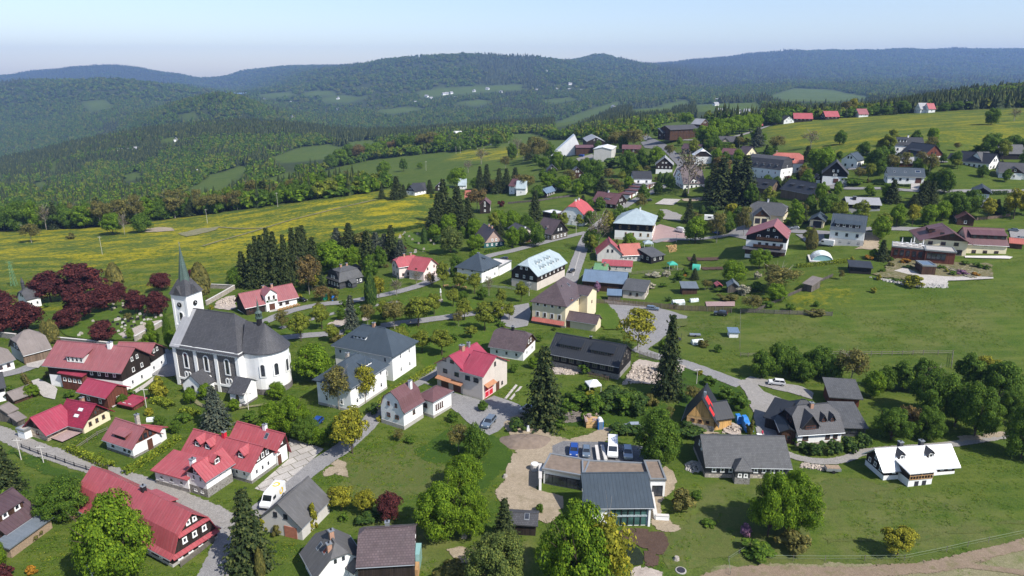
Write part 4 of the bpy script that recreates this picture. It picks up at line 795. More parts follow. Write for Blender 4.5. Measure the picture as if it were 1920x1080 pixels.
hs('barn','rendered grey barn with steep plain grey roof, brick patch and lean-to hutch','barn','Z5',[Vol((915,868),(700,790),(1045,700),780,'gable','AC',41,wall='grey_render',rm='grey_felt',ov=.3,og=.4,gw=0,win={'L':[(3.3,2,.8,1.0,.25,.75,'d')],'none':[]},door=[('L',.28,0,2.3,2.0,'bare_brick')])],short='the grey barn with the brick patch')
hs('house','house with grey clipped-gable roof and two brick chimneys cut by the bottom edge','house','Z5',[Vol((1010,1175),(870,1060),(1290,1110),1120,'half','AB',43,h=3.0,rm='grey_felt',ov=.5,chim=[(.2,.36,.7),(.45,.5,.7)],sky=[('F',.6,.5),('F',.3,.6,.8,1.1,'red_brown_cloth')]),Vol((1230,1130),5,(1290,1090),None,'gable','AB',35,h=2.6,rm='grey_felt')],short='the grey clipped-gable house at the bottom edge')
hs('house','black boarded house with plain dark brown roof and one chimney at the bottom edge','house','W5',[Vol((762,1165),(362,1190),8.5,1000,'half','AB',33,h=4.4,wall='dark_boards',rm='brown_roof',ov=.3,cut=.8,og=.2,chim=[(.5,.58,.5,'zinc',.3)],win={'none':[]})],short='the dark brown roof at the bottom edge')
hs('hut','small dark slate-roofed hut with one skylight under the spruce','hut','W5',[Vol((1635,790),(1450,780),(1645,700),745,'gable','AB',25,h=2.3,wall='dark_boards',rm='slate_roof',ov=.4,sky=[('F',.35,.6)],win={'none':[]})],short='the small slate-roofed hut')
hs('parsonage','white parsonage of two linked blocks with blue-grey hipped metal roofs','parsonage','Z6',[Vol((655,560),(230,455),(808,435),348,'hip','AB',38,rm='blue_grey_seam',ov=.7,st='w',hip=None,win={'R':[(1.2,2,.8,1.4,.15,.9),(4.6,2,.8,1.4,.15,.9)],'L':[(1.2,1,1.0,1.4,.04,.2),(4.6,1,.9,1.4,.04,.2),(4.6,3,.9,1.2,.5,.98)]},dorm=[('F',.62,'s',3.6,.8,dict(fy=.35,n=3))],chim=[(.5,.5,.5)]),Vol((330,800),(95,722),(580,612),495,'hip','AC',36,h=6.4,rm='blue_grey_seam',ov=.7,st='w',hip=None,pl=('concrete',.5),win={'L':[(1.3,2,.9,1.4),(4.3,2,.9,1.4)],'R':[(1.3,4,.9,1.4),(4.3,4,.9,1.4)]},dorm=[('F',.62,'s',3.0,.7,dict(fy=.3,n=3))],chim=[(.5,.6,.9,'pale_stone')],sky=[('S',.2,.5)])],short='the white parsonage')
h=hs('fire_station','beige fire station with bright crimson metal roofs, red engine gate and dark garage doors','fire station','Z6',[Vol((1215,668),(990,600),(1420,560),480,'gable','AC',33,wall='beige_render',rm='crimson_roof',ov=.5,og=.4,st='d',gw=0,win={'L':[(4.0,2,1.5,1.2,.08,.9),(6.9,2,1.3,1.0,.3,.85)],'R':[]},door=[('L',.72,0,2.2,2.2,'brown_paint'),('L',.28,0,2.2,2.2,'brown_paint')],chim=[(.45,.5,.7,'chimney_brick',.5),(.7,.5,.6,'zinc')]),Vol((1350,710),(1200,663),(1535,580),515,'gable','AB',30,wall='beige_render',rm='crimson_roof',ov=.4,og=.5,st='d',win={'L':[(4.0,2,1.6,1.3,.1,.95)],'R':[(.8,1,.7,1.0,.72,.85)]},gw=1,door=[('R',.24,.05,3.2,3.1,'red_paint'),('R',.6,.1,1.3,2.1,'brown_paint')])],short='the crimson-roofed fire station')
root,vv=P_inf[h.name];v=vv[1];xf=root.inverted()@v.M;F=fmap(v,'R')
b=MB();b.prism([Vector((-1.1,.24*v.Ly-1.9,3.1)),Vector((-.05,.24*v.Ly-1.9,3.6)),Vector((-.05,.24*v.Ly+1.9,3.6)),Vector((-1.1,.24*v.Ly+1.9,3.1))],Vector((0,0,-.12)),'orange_tile');b.build('canopy',h,xf)
b=MB()
for u in(.24*v.Ly-.85,.24*v.Ly+.85):
 b.box(-.13,-.085,u-.75,u-.70,.2,3.0,'white_paint');b.box(-.13,-.085,u+.70,u+.75,.2,3.0,'white_paint')
for z in(.2,1.6,2.95):b.box(-.135,-.086,.24*v.Ly-1.5,.24*v.Ly+1.5,z,z+.08,'white_paint')
b.build('gate_stripes',h,xf)
v=vv[0];xf=root.inverted()@v.M;b=MB();b.prism([Vector((-1.1,.05*v.Ly,2.5)),Vector((-.05,.05*v.Ly,2.95)),Vector((-.05,.97*v.Ly,2.95)),Vector((-1.1,.97*v.Ly,2.5))],Vector((0,0,-.12)),'orange_tile');b.build('canopy',h,xf)
hs('house','small white house with brown clipped roof, white chimney and round-headed brown shutters','house','Z6',[Vol((740,940),(582,872),(868,840),795,'gambrel','AC',45,rm='brown_seam',og=.25,st='b',pl=('concrete',.9),win={'L':[(2.0,2,1.1,1.1,.1,.85),(4.6,2,.7,1.1,.15,.8)],'R':[(2.2,1,.9,1.2,.3,.75)]},chim=[(.75,.3,1.3,'white_render',.3)],gw=0),Vol((968,850),(868,800),(1090,762),708,'hip','AC',30,rm='brown_seam',ov=.4,st='b',pl=('concrete',.7),hip=2.5,win={'R':[(1.5,4,.45,1.7,.1,.55)],'L':[(2.0,1,1.1,1.2,.1,.9)]})],short='the small white house with brown roof')
h=hs('inn','village inn with faded pink metal roof, white gabled entrance front and dark timber end','inn','W1',[Vol((262,795),(185,745),(656,712),725,'gable','AC',38,mx=17,wall='white_render',rm='pink_roof',ov=.6,og=.6,up=('dark_boards',2.9),st='b',win={'R':[(.9,1,1.2,1.3,.62,.72),(.9,1,1.5,1.4,.74,.86,'b')],'L':[]},chim=[(.45,.5,.7),(.62,.5,.7)])],short='the pink-roofed inn')
root,vv=P_inf[h.name];v=vv[0];xf=root.inverted()@v.M
b=MB();b.box(-.05,v.Lx*.36,-.07,0,.0,v.h,'dark_boards');b.box(-.07,-.0,0,v.Ly,0,v.h,'dark_boards');b.build('timber_wall',h,xf)
b=MB();x0,x1=v.Lx*.37,v.Lx*.60;zt=v.h+2.6;zr=zt+(x1-x0)/2*.85;b.prism([Vector((x0,-.6,-1)),Vector((x1,-.6,-1)),Vector((x1,-.6,zt)),Vector(((x0+x1)/2,-.6,zr)),Vector((x0,-.6,zt))],Vector((0,3.6,0)),'white_render');b.build('entrance_front',h,xf)
b=MB();xm=(x0+x1)/2
for s_,xe in((-1,x0),(1,x1)):b.prism([Vector((xe+s_*.4,-1.0,zt-.34)),Vector((xm,-1.0,zr+.1)),Vector((xm,4.5,zr+.1)),Vector((xe+s_*.4,4.5,zt-.34))],Vector((0,0,-.12)),'pink_roof')
b.build('front_roof',h,xf)
for u in(xm-.8,xm+.8):put_window(h,v,'F',u,v.h+.9,.8,1.3,'b',root,.6)
for u in(.08,.22):put_window(h,v,'F',v.Lx*u,.9,1.0,1.2,'b',root,.07)
b=MB();b.box(xm-.9,xm+.9,-.66,-.58,0,2.3,'brown_paint');b.build('door',h,xf)
b=MB();b.box(x0+.2,x1-.2,-.72,-.6,v.h+.05,v.h+.6,'leaf_dark');sg_=b.build('sign',h,xf)
b=MB();n_=11
for i in range(n_):
 a=x0+.8+(x1-x0-1.6)*i/n_;b.box(a,a+(x1-x0-1.6)/n_*.6,-.735,-.72,v.h+.2,v.h+.45,'white_paint')
b.build('lettering',sg_,xf)
b=MB()
for i in range(3):b.box(xm-1.6+i*.1,xm+1.6-i*.1,-2.4+i*.5,-.6,-.6,.15+i*.15-.15,'concrete')
b.build('steps',h,xf)
hs('house','old grey-boarded cottage with grey mansard roof and white-framed windows','house','W1',[Vol((985,592),7.5,(1168,545),548,'mans','AC',30,h=2.9,wall='slate_cladding',rm='grey_tiles',st='s',ov=.4,chim=[(.35,.5,.4),(.6,.5,.4)],win={'R':[(.9,4,1.0,1.3,.3,.98)],'L':[(.9,4,.8,1.3)]}),Vol((1085,590),(1040,580),2.2,None,'gable','AC',35,h=2.3,wall='slate_cladding',rm='grey_tiles',ov=.25)],short='the grey mansard cottage')
hs('house','pale pink house with joined red gable roofs and small red porch','house','W1',[Vol((1450,512),(1345,492),(1640,500),412,'half','AC',38,wall='pink_render',rm='red_roof',st='b',cut=.55,ov=.5,pl=('stone',.6),win={'L':[(1.0,2,.8,1.2),(3.7,2,.8,1.1)],'R':[(1.0,2,.8,1.2,.05,.5),(3.7,1,1.0,1.1,.15,.5)]},chim=[(.4,.5,.6),(.7,.5,.6)]),Vol((1640,530),(1530,512),(1748,478),447,'gable','AB',36,wall='pink_render',rm='red_roof',st='b',ov=.5,og=.6,gw=0,win={'R':[(1.0,2,.8,1.2),(3.6,2,.9,1.1)],'L':[(3.6,1,1.0,1.1)]})],short='the pale pink house')
hs('villa','white villa with teal-grey pyramid roof and eyebrow dormers, dark ground floor','villa','W2',[Vol((512,542),(330,505),(640,478),438,'pyr','AC',38,rm='blue_grey_seam',ov=.7,st='d',win={'L':[(3.6,2,.8,1.2,.2,.95),(.8,3,.8,1.1,.1,.9)],'R':[(3.6,4,.8,1.2),(1.0,2,.6,.9)]},dorm=[('F',.5,'s',.9,.5,dict(fy=.5)),],chim=[(.5,.5,-.4,'zinc')]),Vol((650,485),7,(742,435),None,'flat','AC',5,h=3.2,rm='pale_concrete',wall='white_render',og=.2,win={'R':[(1,2,.6,.8)]})],short='the white villa with pyramid roof')
hs('hotel','large black boarded hotel with pale blue metal roof full of pointed dormers','hotel','W2',[Vol((942,602),(752,562),(1152,490),476,'half','AC',40,mx=20,wall='beige_render',rm='pale_blue_roof',up=('dark_boards',2.9),st='s',cut=.55,ov=.7,og=.7,gw=0,win={'L':[(.8,2,1.0,1.2),(3.7,3,.95,1.3)],'S':[(.8,2,1.0,1.2),(3.7,3,.95,1.3,.1,.9),(6.7,2,.95,1.3,.3,.72)],'R':[(3.6,6,.7,1.3,.08,.95)]},dorm=[('F',.22,'g',.9,.7,dict(fy=.18)),('F',.34,'g',.9,.7,dict(fy=.18)),('F',.5,'g',.9,.7,dict(fy=.18)),('F',.62,'g',.9,.7,dict(fy=.18)),('F',.8,'g',.9,.7,dict(fy=.18)),('F',.22,'g',.9,.7,dict(fy=.52)),('F',.34,'g',.9,.7,dict(fy=.52)),('F',.52,'g',.9,.7,dict(fy=.52)),('F',.64,'g',.9,.7,dict(fy=.52))]),Vol((935,575),(752,530),3,None,'shed','AB',12,h=0.2,rm='pale_blue_roof',win={'none':[]})],short='the black hotel with pale blue roof')
h=hs('house','tall cream-yellow town house with brown hipped roof, white-surrounded windows and brick-red ledge','house','W2',[Vol((1160,892),(880,880),(1398,775),710,'hip','AC',41,wall='yellow_render',rm='brown_roof',ov=.6,st='x',pl=('stone',.5),win={'L':[(2.4,4,.85,1.5,.06,.94),(5.7,4,.85,1.5,.06,.94)],'R':[(5.6,1,.8,1.2,.5,.62,'b')]},chim=[(.28,.0,-3,'bare_brick',.3),(.35,.35,-.2,'dark_metal',.15)],sky=[('S',.5,.5),('F',.6,.6)],hip=None),Vol((1330,815),6,(1400,770),705,'gable','AB',26,h=7.4,wall='yellow_render',rm='brown_roof',ov=.5,st='b',win={'L':[(5,1,.8,1.2)],'R':[(4,1,.6,1)]}),Vol((1398,922),(1165,892),(1456,885),882,'gable','AB',35,h=2.6,wall='yellow_render',rm='brown_roof',ov=.4,st='b',gw=0,win={'L':[],'R':[]},door=[('L',.93,0,1.0,2.1,'brown_paint')])],short='the tall yellow town house')
root,vv=P_inf[h.name];v=vv[0];xf=root.inverted()@v.M;b=MB();b.prism([Vector((-.9,.1,.9)),Vector((-.02,.1,1.9)),Vector((-.02,v.Ly-.1,1.9)),Vector((-.9,v.Ly-.1,.9))],Vector((0,0,-.1)),'rusty_roof');b.build('ledge_roof',h,xf)
hs('barn','long barn with plain grey-brown roof, plum boarded gable and white base behind the fire station','barn','W4',[Vol((88,402),(-170,360),8.5,362,'half','AB',38,h=3.0,wall='white_render',rm='brown_roof',up=('brown_boards',2.6),cut=.75,ov=.5,st='w',chim=[(.5,.5,.5,'dark_metal')])],short='the long grey-brown barn')
hs('house','new black timber house with black metal roof, two long shed dormers and stone basement','house','W4',[Vol((825,548),(290,440),9.5,425,'gable','AB',33,wall='stone',rm='black_seam',up=('black_boards',1.4),ov=.8,og=.4,st='g',win={'L':[(2.0,8,1.5,1.3),(.3,3,.8,.6,.1,.6)],'R':[(3.0,2,.9,1.2)]},dorm=[('F',.27,'s',5.6,.9,dict(fy=.3,n=5,wm='dark_boards')),('F',.73,'s',5.6,.9,dict(fy=.3,n=5,wm='dark_boards'))],chim=[(.5,.5,.2,'black_boards',.25),(.5,.35,-2,'dark_metal',.2)])],short='the black timber house with two long dormers')
hs('house','old cottage with tall brown roof, pinkish log gable and teal boarded ground floor','house','W2',[Vol((530,272),(452,222),(690,258),232,'gable','AB',50,wall='teal_boards',rm='brown_roof',up=('pink_log',2.4),ov=.5,og=.7,st='s',chim=[(.2,.5,.6),(.5,.5,.6)],win={'R':[(.8,4,.8,1.0)]})],short='the teal log cottage')
hs('garage','beige rendered fire-equipment house with grey gable roof and brown double door','garage','W2',[Vol((815,233),(732,190),(918,218),150,'gable','AB',28,wall='beige_render',rm='slate_roof',ov=.4,og=.5,gw=1,st='b',win={'none':[]},door=[('R',.55,0,2.0,2.6,'brown_paint')],chim=[(.1,.4,.3,'white_render')])],short='the beige equipment house')
hs('house','black log cottage with brown roof and white-framed windows at the road junction','house','W2',[Vol((1055,213),(925,190),(1192,186),157,'gable','AB',44,wall='log_wall',rm='brown_roof',up=('black_boards',2.5),ov=.5,og=.6,st='s',win={'R':[(.8,4,.9,1.2)],'L':[(.8,2,.9,1.2,.1,.5)]},dorm=[('F',.45,'g',1.1,.9)],gw=2)],short='the black log cottage at the junction')
hs('house','white house with bright red clipped-gable roof and two chimneys','house','Q1',[Vol((418,1010),(250,985),(492,955),905,'half','AC',42,mx=13,h=6.0,rm='bright_red_roof',ov=.5,st='s',cut=.6,gw=0,win={'L':[(.9,2,.9,1.5,.35,.95),(3.7,3,.9,1.5,.25,.95)],'R':[(.9,3,.9,1.3),(3.7,2,.9,1.3)]},chim=[(.3,.5,.6,'white_render'),(.6,.5,.6,'white_render')])],short='the white house with bright red roof')
hs('annex','low brown annex with flat white roof beside the bright red roof','annex','Q1',[Vol((180,950),(100,925),(245,930),900,'flat','AB',4,h=2.6,wall='brown_boards',rm='white_metal',og=.2,win={'none':[]})])
hs('house','dark timber cottage with spreading reddish roofs, dormer and white-framed windows','house','Q1',[Vol((690,863),(510,835),(762,835),822,'gable','AB',38,h=2.8,wall='dark_boards',rm='brown_seam',st='s',ov=.6,og=.5,dorm=[('F',.4,'s',3,1.0,dict(fy=.3,n=3))],chim=[(.55,.5,.6,'white_render')],win={'R':[(.8,3,1.0,1.2)]}),Vol((600,850),(478,828),4,None,'shed','AB',20,h=2.4,wall='dark_boards',rm='brown_seam',st='s')],short='the cottage with spreading reddish roofs')
gar=[((812,782),(728,770),(868,750),'brown_seam','first'),((868,752),(790,738),(915,725),'brown_seam','second'),((915,726),(835,708),(958,700),'brown_seam','third'),((958,701),(890,680),(992,672),'light_grey_roof','fourth')]
for A,B,C,rm,nm in gar:hs('garage_block',nm+' block of the stepped roadside garages counted from the cottage end, red and white doors','garage','Q1',[Vol(A,B,C,None,'flat','AC',3,h=2.5,rm=rm,og=.3,edge='brown_paint',win={'none':[]},door=[('R',.25,0,1.9,2.1,'red_brown_cloth' if nm!='third' else 'white_paint'),('R',.72,0,1.9,2.1,'red_brown_cloth')])],group='stepped row of roadside garages',short='the stepped garages' if nm=='second' else None)
hs('house','white house with plain dark grey gable roof just above the garages','house','Q1',[Vol((995,662),(843,662),9,600,'gable','AB',36,rm='dark_tiles',ov=.5,st='d',win={'L':[(1.6,2,1.2,1.2)]})],short='the white house above the garages')
hs('house','dark boarded chalet with pale roof and row of white windows beside the road','house','Q1',[Vol((1172,552),(1035,552),(1205,500),487,'gable','AC',40,wall='white_render',rm='light_grey_roof',up=('dark_boards',1.6),ov=.7,og=.5,st='s',gw=0,win={'S':[(2.4,4,.7,1.0),(5.2,2,1.0,.8,.3,.7)],'none':[]})],short='the dark chalet with pale roof')
h=hs('school','two-storey school with pale blue hipped metal roof, black boarded upper floor','school','Q4',[Vol((728,315),(412,302),(802,190),178,'hip','AB',25,mx=20,rm='pale_blue_roof',up=('black_boards',3.6),ov=1.0,st='l',win={'L':[(1.4,4,.9,1.5,.0,.8),(4.5,4,.9,1.5,.02,.98)],'R':[(1.2,4,.9,1.5),(4.4,4,.9,1.5)]},chim=[(.4,.5,.2,'white_render',.3)],pl=('pale_concrete',.4))],short='the school with pale blue roof')
hs('house','whitewashed old house with brown roof and big dormers behind the bare tree','house','Q1',[Vol((1265,697),(1200,655),(1440,690),620,'half','AC',45,h=3.4,rm='brown_roof',ov=.4,st='d',cut=.7,chim=[(.3,.5,.5)],dorm=[('F',.5,'g',3.5,1.2,dict(fy=.0,wm='white_render',n=2))])],short='the old house behind the bare tree')
hs('house','grey-gabled house with rust-streaked red roof and low red-roofed annex','house','Q4',[Vol((480,500),(280,512),(520,455),462,'gable','AC',42,h=3.4,wall='grey_render',rm='red_roof',ov=.4,og=.5,st='d',gw=2,win={'L':[]}),Vol((640,492),(482,500),8,437,'gable','AB',40,h=3.0,wall='grey_render',rm='rusty_roof',ov=.5,st='w',win={'L':[(.9,4,1.4,1.2)]}),Vol((556,585),(310,572),4,552,'shed','AB',14,h=2.2,wall='grey_render',rm='red_roof',ov=.3)],short='the house with rust-streaked red roof')
hs('house','row of dark boarded sheds and house with green and blue sheet roofs','house','Q4',[Vol((500,765),(150,735),8,682,'gable','AB',34,h=3.6,wall='brown_boards',rm='blue_sheet',ov=.4,st='b'),Vol((330,700),(230,690),8.4,None,'gable','AB',34,h=4.0,wall='brown_boards',rm='green_roof',ov=.5,chim=[(.2,.4,.8)],win={'none':[]}),Vol((232,700),(145,690),9,None,'gable','AC',38,h=3.4,wall='dark_boards',rm='fibre_cement',ov=.5,win={'none':[]})],short='the row with green and blue roofs')
hs('shed','pale rendered workshop with grey lean-to roof and two brown windows','shed','Q4',[Vol((668,818),(484,798),(702,765),742,'shed','AB',12,h=2.8,wall='beige_render',rm='grey_tiles',ov=.5,st='b',win={'L':[(1,2,.9,1.2,.2,.8)]})],short='the pale workshop')
hs('shed','small blue-roofed plank shed against the dark boarded row','shed','Q4',[Vol((465,835),(358,830),3.2,797,'shed','AB',15,h=2.2,wall='grey_boards',rm='blue_sheet',ov=.3,win={'none':[]})])
hs('shed','black timber outbuilding with sloping grey roof beside the stacked firewood','shed','Q4',[Vol((830,490),(722,510),7,455,'shed','AB',12,h=2.6,wall='black_boards',rm='grey_tiles',ov=.5,st='w')],short='the black outbuilding')
hs('shed','open garden shelter with grey sheet roof on the lawn','shed','Q4',[Vol((1110,770),(985,768),4,720,'shed','AB',10,h=2.2,wall='brown_boards',rm='corrugated',ov=.5,win={'none':[]})],short='the garden shelter')
hs('shed','tiny garden playhouse with red gable roof','shed','Q4',[Vol((1320,735),(1272,735),2.5,708,'gable','AC',30,h=1.6,wall='dark_boards',rm='red_roof',ov=.2,win={'none':[]})])
hs('shed','grey-roofed tool shed behind the shrub at the garden end','shed','Q4',[Vol((1460,755),(1370,750),4,712,'gable','AC',38,h=2.0,wall='grey_boards',rm='corrugated',ov=.3,win={'none':[]})],short='the grey tool shed')
def build_church():
 P=hs('church','white and stone village church with tall spire, dark slate roof and rounded apse','church','Z2',[Vol((525,1018),(118,945),12.5,752,'hip','AB',47,wall='dark_stone',rm='slate_roof',ov=.55,hip=(5.2,.01),pl=('dark_stone',1.5),win={'none':[]})],short='the church')
 root,vv=P_inf[P.name];v=vv[0];xf=root.inverted()@v.M;L,W,h=v.Lx,v.Ly,v.h
 W_='white_render';b=MB();n=3;pw=.85;bay=(L-pw)/n
 for i in range(n+1):x=bay*i;b.box(x-.05*(i==0),x+pw+.05*(i==n),-.22,.0,.0 if i else-.5,h,W_)
 b.box(-.05,L+.05,-.2,0,h-.75,h,W_);b.box(pw,L,-.2,0,1.6,2.1,W_)
 for i in range(n):
  for k in range(9):x=bay*i+pw+.15+k*(bay-pw-.3)/9;b.box(x,x+.28,-.2,0,h-1.15,h-.75,W_)
 b.box(-.22,.0,-.2,W,h-.7,h,W_);b.box(-.2,0,0,W,1.6,h-.7,W_)
 b.box(-.0,L,W,W+.2,1,h,W_);b.build('pilasters',P,xf)
 for i in range(n):
  xc=bay*(i+.5)+pw/2;put_window(P,v,'F',xc,h*.46,1.0,3.6,'w',root,.02,'white_render','arched_window')
  for d in(-.45,.45):put_window(P,v,'F',xc+d,h*.235,.45,1.1,'w',root,.02,'white_render','arched_window')
 s=MB();rise=v.rise;yr=W/2;z0=h-.55*v.k;o=.56
 q0=Vector((2.4,-o,z0+.1));q1=Vector((L+.45,-o,z0+.1))
 s.prism([Vector((L-2.4,-.57,z0+.13)),Vector((L+.45,-.57,z0+.13)),Vector((L+.45,yr,h+rise+.13)),Vector((L-2.4,yr,h+rise+.13))],Vector((0,0,-.06)),'light_grey_roof');s.build('metal_strip',P,xf)
 e=MB();e.box(-.25,0,-.05,W+.05,-.5,h,W_);e.build('east_wall',P,xf)
 ra=W*.375;cy=W/2;xl=-3.0;hw=h-.1;seg=14;a=MB();pl=MB()
 pts=[(0,cy-ra)]+[(xl-math.sin(t)*ra,cy-math.cos(t)*ra)for t in[math.pi*i/seg for i in range(seg+1)]]+[(0,cy+ra)]
 for i in range(len(pts)-1):
  (x0,y0),(x1,y1)=pts[i],pts[i+1];a.face([(x1,y1,1.3),(x0,y0,1.3),(x0,y0,hw),(x1,y1,hw)],W_)
  k=1.03;X0,Y0,X1,Y1=xl+(x0-xl)*k,cy+(y0-cy)*k,xl+(x1-xl)*k,cy+(y1-cy)*k
  pl.face([(X1,Y1,-2),(X0,Y0,-2),(X0,Y0,1.4),(X1,Y1,1.4)],'dark_stone');pl.face([(X1,Y1,1.4),(X0,Y0,1.4),(x0,y0,1.42),(x1,y1,1.42)],'dark_stone')
 a.build('apse',P,xf,smooth=False);pl.build('apse_plinth',P,xf)
 r=MB();zt=h+rise*.80;k=1.09;ap=Vector((xl,cy,zt));R_=[Vector((xl+(x-xl)*k if x<-.01 else.0,cy+(y-cy)*k,hw-.1))for x,y in pts]
 for i in range(len(R_)-1):
  A_,B_=R_[i],R_[i+1]
  if i==0:r.prism([B_,A_,Vector((2.4,cy,zt)),ap][::-1],Vector((0,0,-.2)),'slate_roof')
  elif i==len(R_)-2:r.prism([A_,B_,Vector((2.4,cy,zt)),ap],Vector((0,0,-.2)),'slate_roof')
  else:r.prism([A_,B_,ap][::-1],Vector((0,0,-.2)),'slate_roof')
 r.build('apse_roof',P,xf)
 for t in(22,58,95,130):
  tt=R(t);x,y=xl-math.sin(tt)*ra,cy-math.cos(tt)*ra;c=v.M@Vector((x,y,hw*.45));nn=(v.X*-math.sin(tt)+v.Y*-math.cos(tt));fr,gl=arch_meshes(.95,2.9,W_)
  o=bpy.data.objects.new('arched_window',fr);COL.objects.link(o);o.parent=P;o.location=root.inverted()@(c+nn*.03);o.rotation_euler=(0,0,math.atan2(nn.y,nn.x)+math.pi/2-P_rot[P.name]);g=bpy.data.objects.new('pane',gl);COL.objects.link(g);g.parent=o
 tb=MB();tx,ty=-1.6,cy;zb=zt-.9
 tb.bar((tx,ty,zb-1),(tx,ty,zb+2.0),.62,'dark_metal',8);tb.bar((tx,ty,zb+2.0),(tx,ty,zb+2.35),.85,'copper_green',8,.8)
 for i in range(8):t=math.pi/4*(i+.5);tb.box(tx+math.cos(t)*.6-.09,tx+math.cos(t)*.6+.09,ty+math.sin(t)*.6-.09,ty+math.sin(t)*.6+.09,zb+2.3,zb+3.3,'copper_green')
 tb.bar((tx,ty,zb+2.3),(tx,ty,zb+3.3),.3,'dark_metal',6);tb.bar((tx,ty,zb+3.3),(tx,ty,zb+3.9),.85,'copper_green',8,.35);tb.bar((tx,ty,zb+3.9),(tx,ty,zb+6.6),.35,'copper_green',8,.04);tb.bar((tx,ty,zb+6.6),(tx,ty,zb+7.2),.04,'zinc',4);tb.build('ridge_turret',P,xf)
 def porch(x0,x1,dep,hw_,cross,door,nm):
  b=MB();xm=(x0+x1)/2;rs=(x1-x0)/2*.8
  if cross:b.prism([Vector((x0,-dep,-2)),Vector((x1,-dep,-2)),Vector((x1,-dep,hw_)),Vector((xm,-dep,hw_+rs)),Vector((x0,-dep,hw_))],Vector((0,dep,0)),W_)
  else:b.prism([Vector((x0,0,-2)),Vector((x0,-dep,-2)),Vector((x0,-dep,hw_)),Vector((x0,-dep/2*0-dep*.35,hw_+dep*.55)),Vector((x0,0,hw_+dep*.3))],Vector((x1-x0,0,0)),W_)
  q=b.build(nm,P,xf);r=MB();t=Vector((0,0,-.15))
  if cross:
   for s_,xe in((-1,x0),(1,x1)):r.prism([Vector((xe+s_*.35,-dep-.35,hw_-.28)),Vector((xm,-dep-.35,hw_+rs+.08)),Vector((xm,0,hw_+rs+.08)),Vector((xe+s_*.35,0,hw_-.28))],t,'slate_roof')
  else:
   r.prism([Vector((x0-.3,-dep-.35,hw_-.3)),Vector((x1+.3,-dep-.35,hw_-.3)),Vector((x1+.3,-dep*.35,hw_+dep*.55+.1)),Vector((x0-.3,-dep*.35,hw_+dep*.55+.1))],t,'slate_roof')
   r.prism([Vector((x0-.3,-dep*.35,hw_+dep*.55+.1)),Vector((x1+.3,-dep*.35,hw_+dep*.55+.1)),Vector((x1+.3,0.2,hw_+dep*.3)),Vector((x0-.3,.2,hw_+dep*.3))],t,'slate_roof')
  r.build('porch_roof',q,xf);s_=MB();s_.box(x0-.05,x1+.05,-dep-.05,0,-2,.5,'dark_stone');s_.build('porch_plinth',q,xf)
  fr,gl=arch_meshes(.9,2.0,W_);c=v.M@Vector((door,-dep,.5));nn=-v.Y;o=bpy.data.objects.new('door',gl);COL.objects.link(o);o.parent=q;o.location=root.inverted()@(c+nn*.06);o.rotation_euler=(0,0,math.atan2(nn.y,nn.x)+math.pi/2-P_rot[P.name])
  st=MB()
  for i in range(4):st.box(door-1.1,door+1.1,-dep-.3-.35*i-.35,-dep-.06,-1,.4-.13*i,'concrete')
  st.build('steps',q,xf)
 porch(L*.42,L*.72,3.6,2.9,True,L*.57,'west_porch');porch(-4.1,-.3,4.2,3.1,False,-2.3,'vestry')
 tw=4.3;x0,y0=L-1.3,W/2-1.6;zc=on_top(340,554,v,x0,y0);T=MB();T.box(x0,x0+tw,y0,y0+tw*1.1,-2,zc,W_)
 for z in(zc-.7,zc*.62):T.box(x0-.12,x0+tw+.12,y0-.12,y0+tw*1.1+.12,z,z+.35,W_)
 for a_,b_ in((x0-.1,y0-.1),(x0+tw-.5,y0-.1),(x0-.1,y0+tw*1.1-.5),(x0+tw-.5,y0+tw*1.1-.5)):T.box(a_,a_+.6,b_,b_+.6,0,zc,W_)
 q=T.build('tower',P,xf);xm,ym=x0+tw/2,y0+tw*.55;hx,hy=tw/2+.45,tw*.55+.45;rr=MB();z1=zc+3.3
 c4=[Vector((xm-hx,ym-hy,zc-.1)),Vector((xm+hx,ym-hy,zc-.1)),Vector((xm+hx,ym+hy,zc-.1)),Vector((xm-hx,ym+hy,zc-.1))];s4=[Vector((xm-1.0,ym-1.0,z1)),Vector((xm+1.0,ym-1.0,z1)),Vector((xm+1.0,ym+1.0,z1)),Vector((xm-1.0,ym+1.0,z1))]
 for i in range(4):
  j=(i+1)%4;rr.face([c4[i],c4[j],s4[j],s4[i]],'slate_roof');m_=(c4[i]+c4[j])/2;out=(m_-Vector((xm,ym,zc))).normalized();d_=(c4[j]-c4[i]).normalized();g0=m_-d_*1.25+Vector((0,0,.05));g1=m_+d_*1.25+Vector((0,0,.05));gp=m_+Vector((0,0,2.1));bk=m_-out*1.3+Vector((0,0,2.1))
  rr.face([g0,g1,gp],'slate_roof');rr.face([g0,gp,bk],'slate_roof');rr.face([gp,g1,bk],'slate_roof')
 rr.face(c4[::-1],'slate_roof');rr.build('tower_roof',q,xf)
 sp=MB();zt_=on_top(331.7,462,v,xm,ym);sp.bar((xm,ym,z1-1.9),(xm,ym,zt_),1.5,'copper_green',8,.06);sp.bar((xm,ym,zt_),(xm,ym,zt_+1.1),.05,'zinc',5);sp.bar((xm-.35,ym,zt_+.75),(xm+.35,ym,zt_+.75),.04,'zinc',4);sp.build('spire',q,xf)
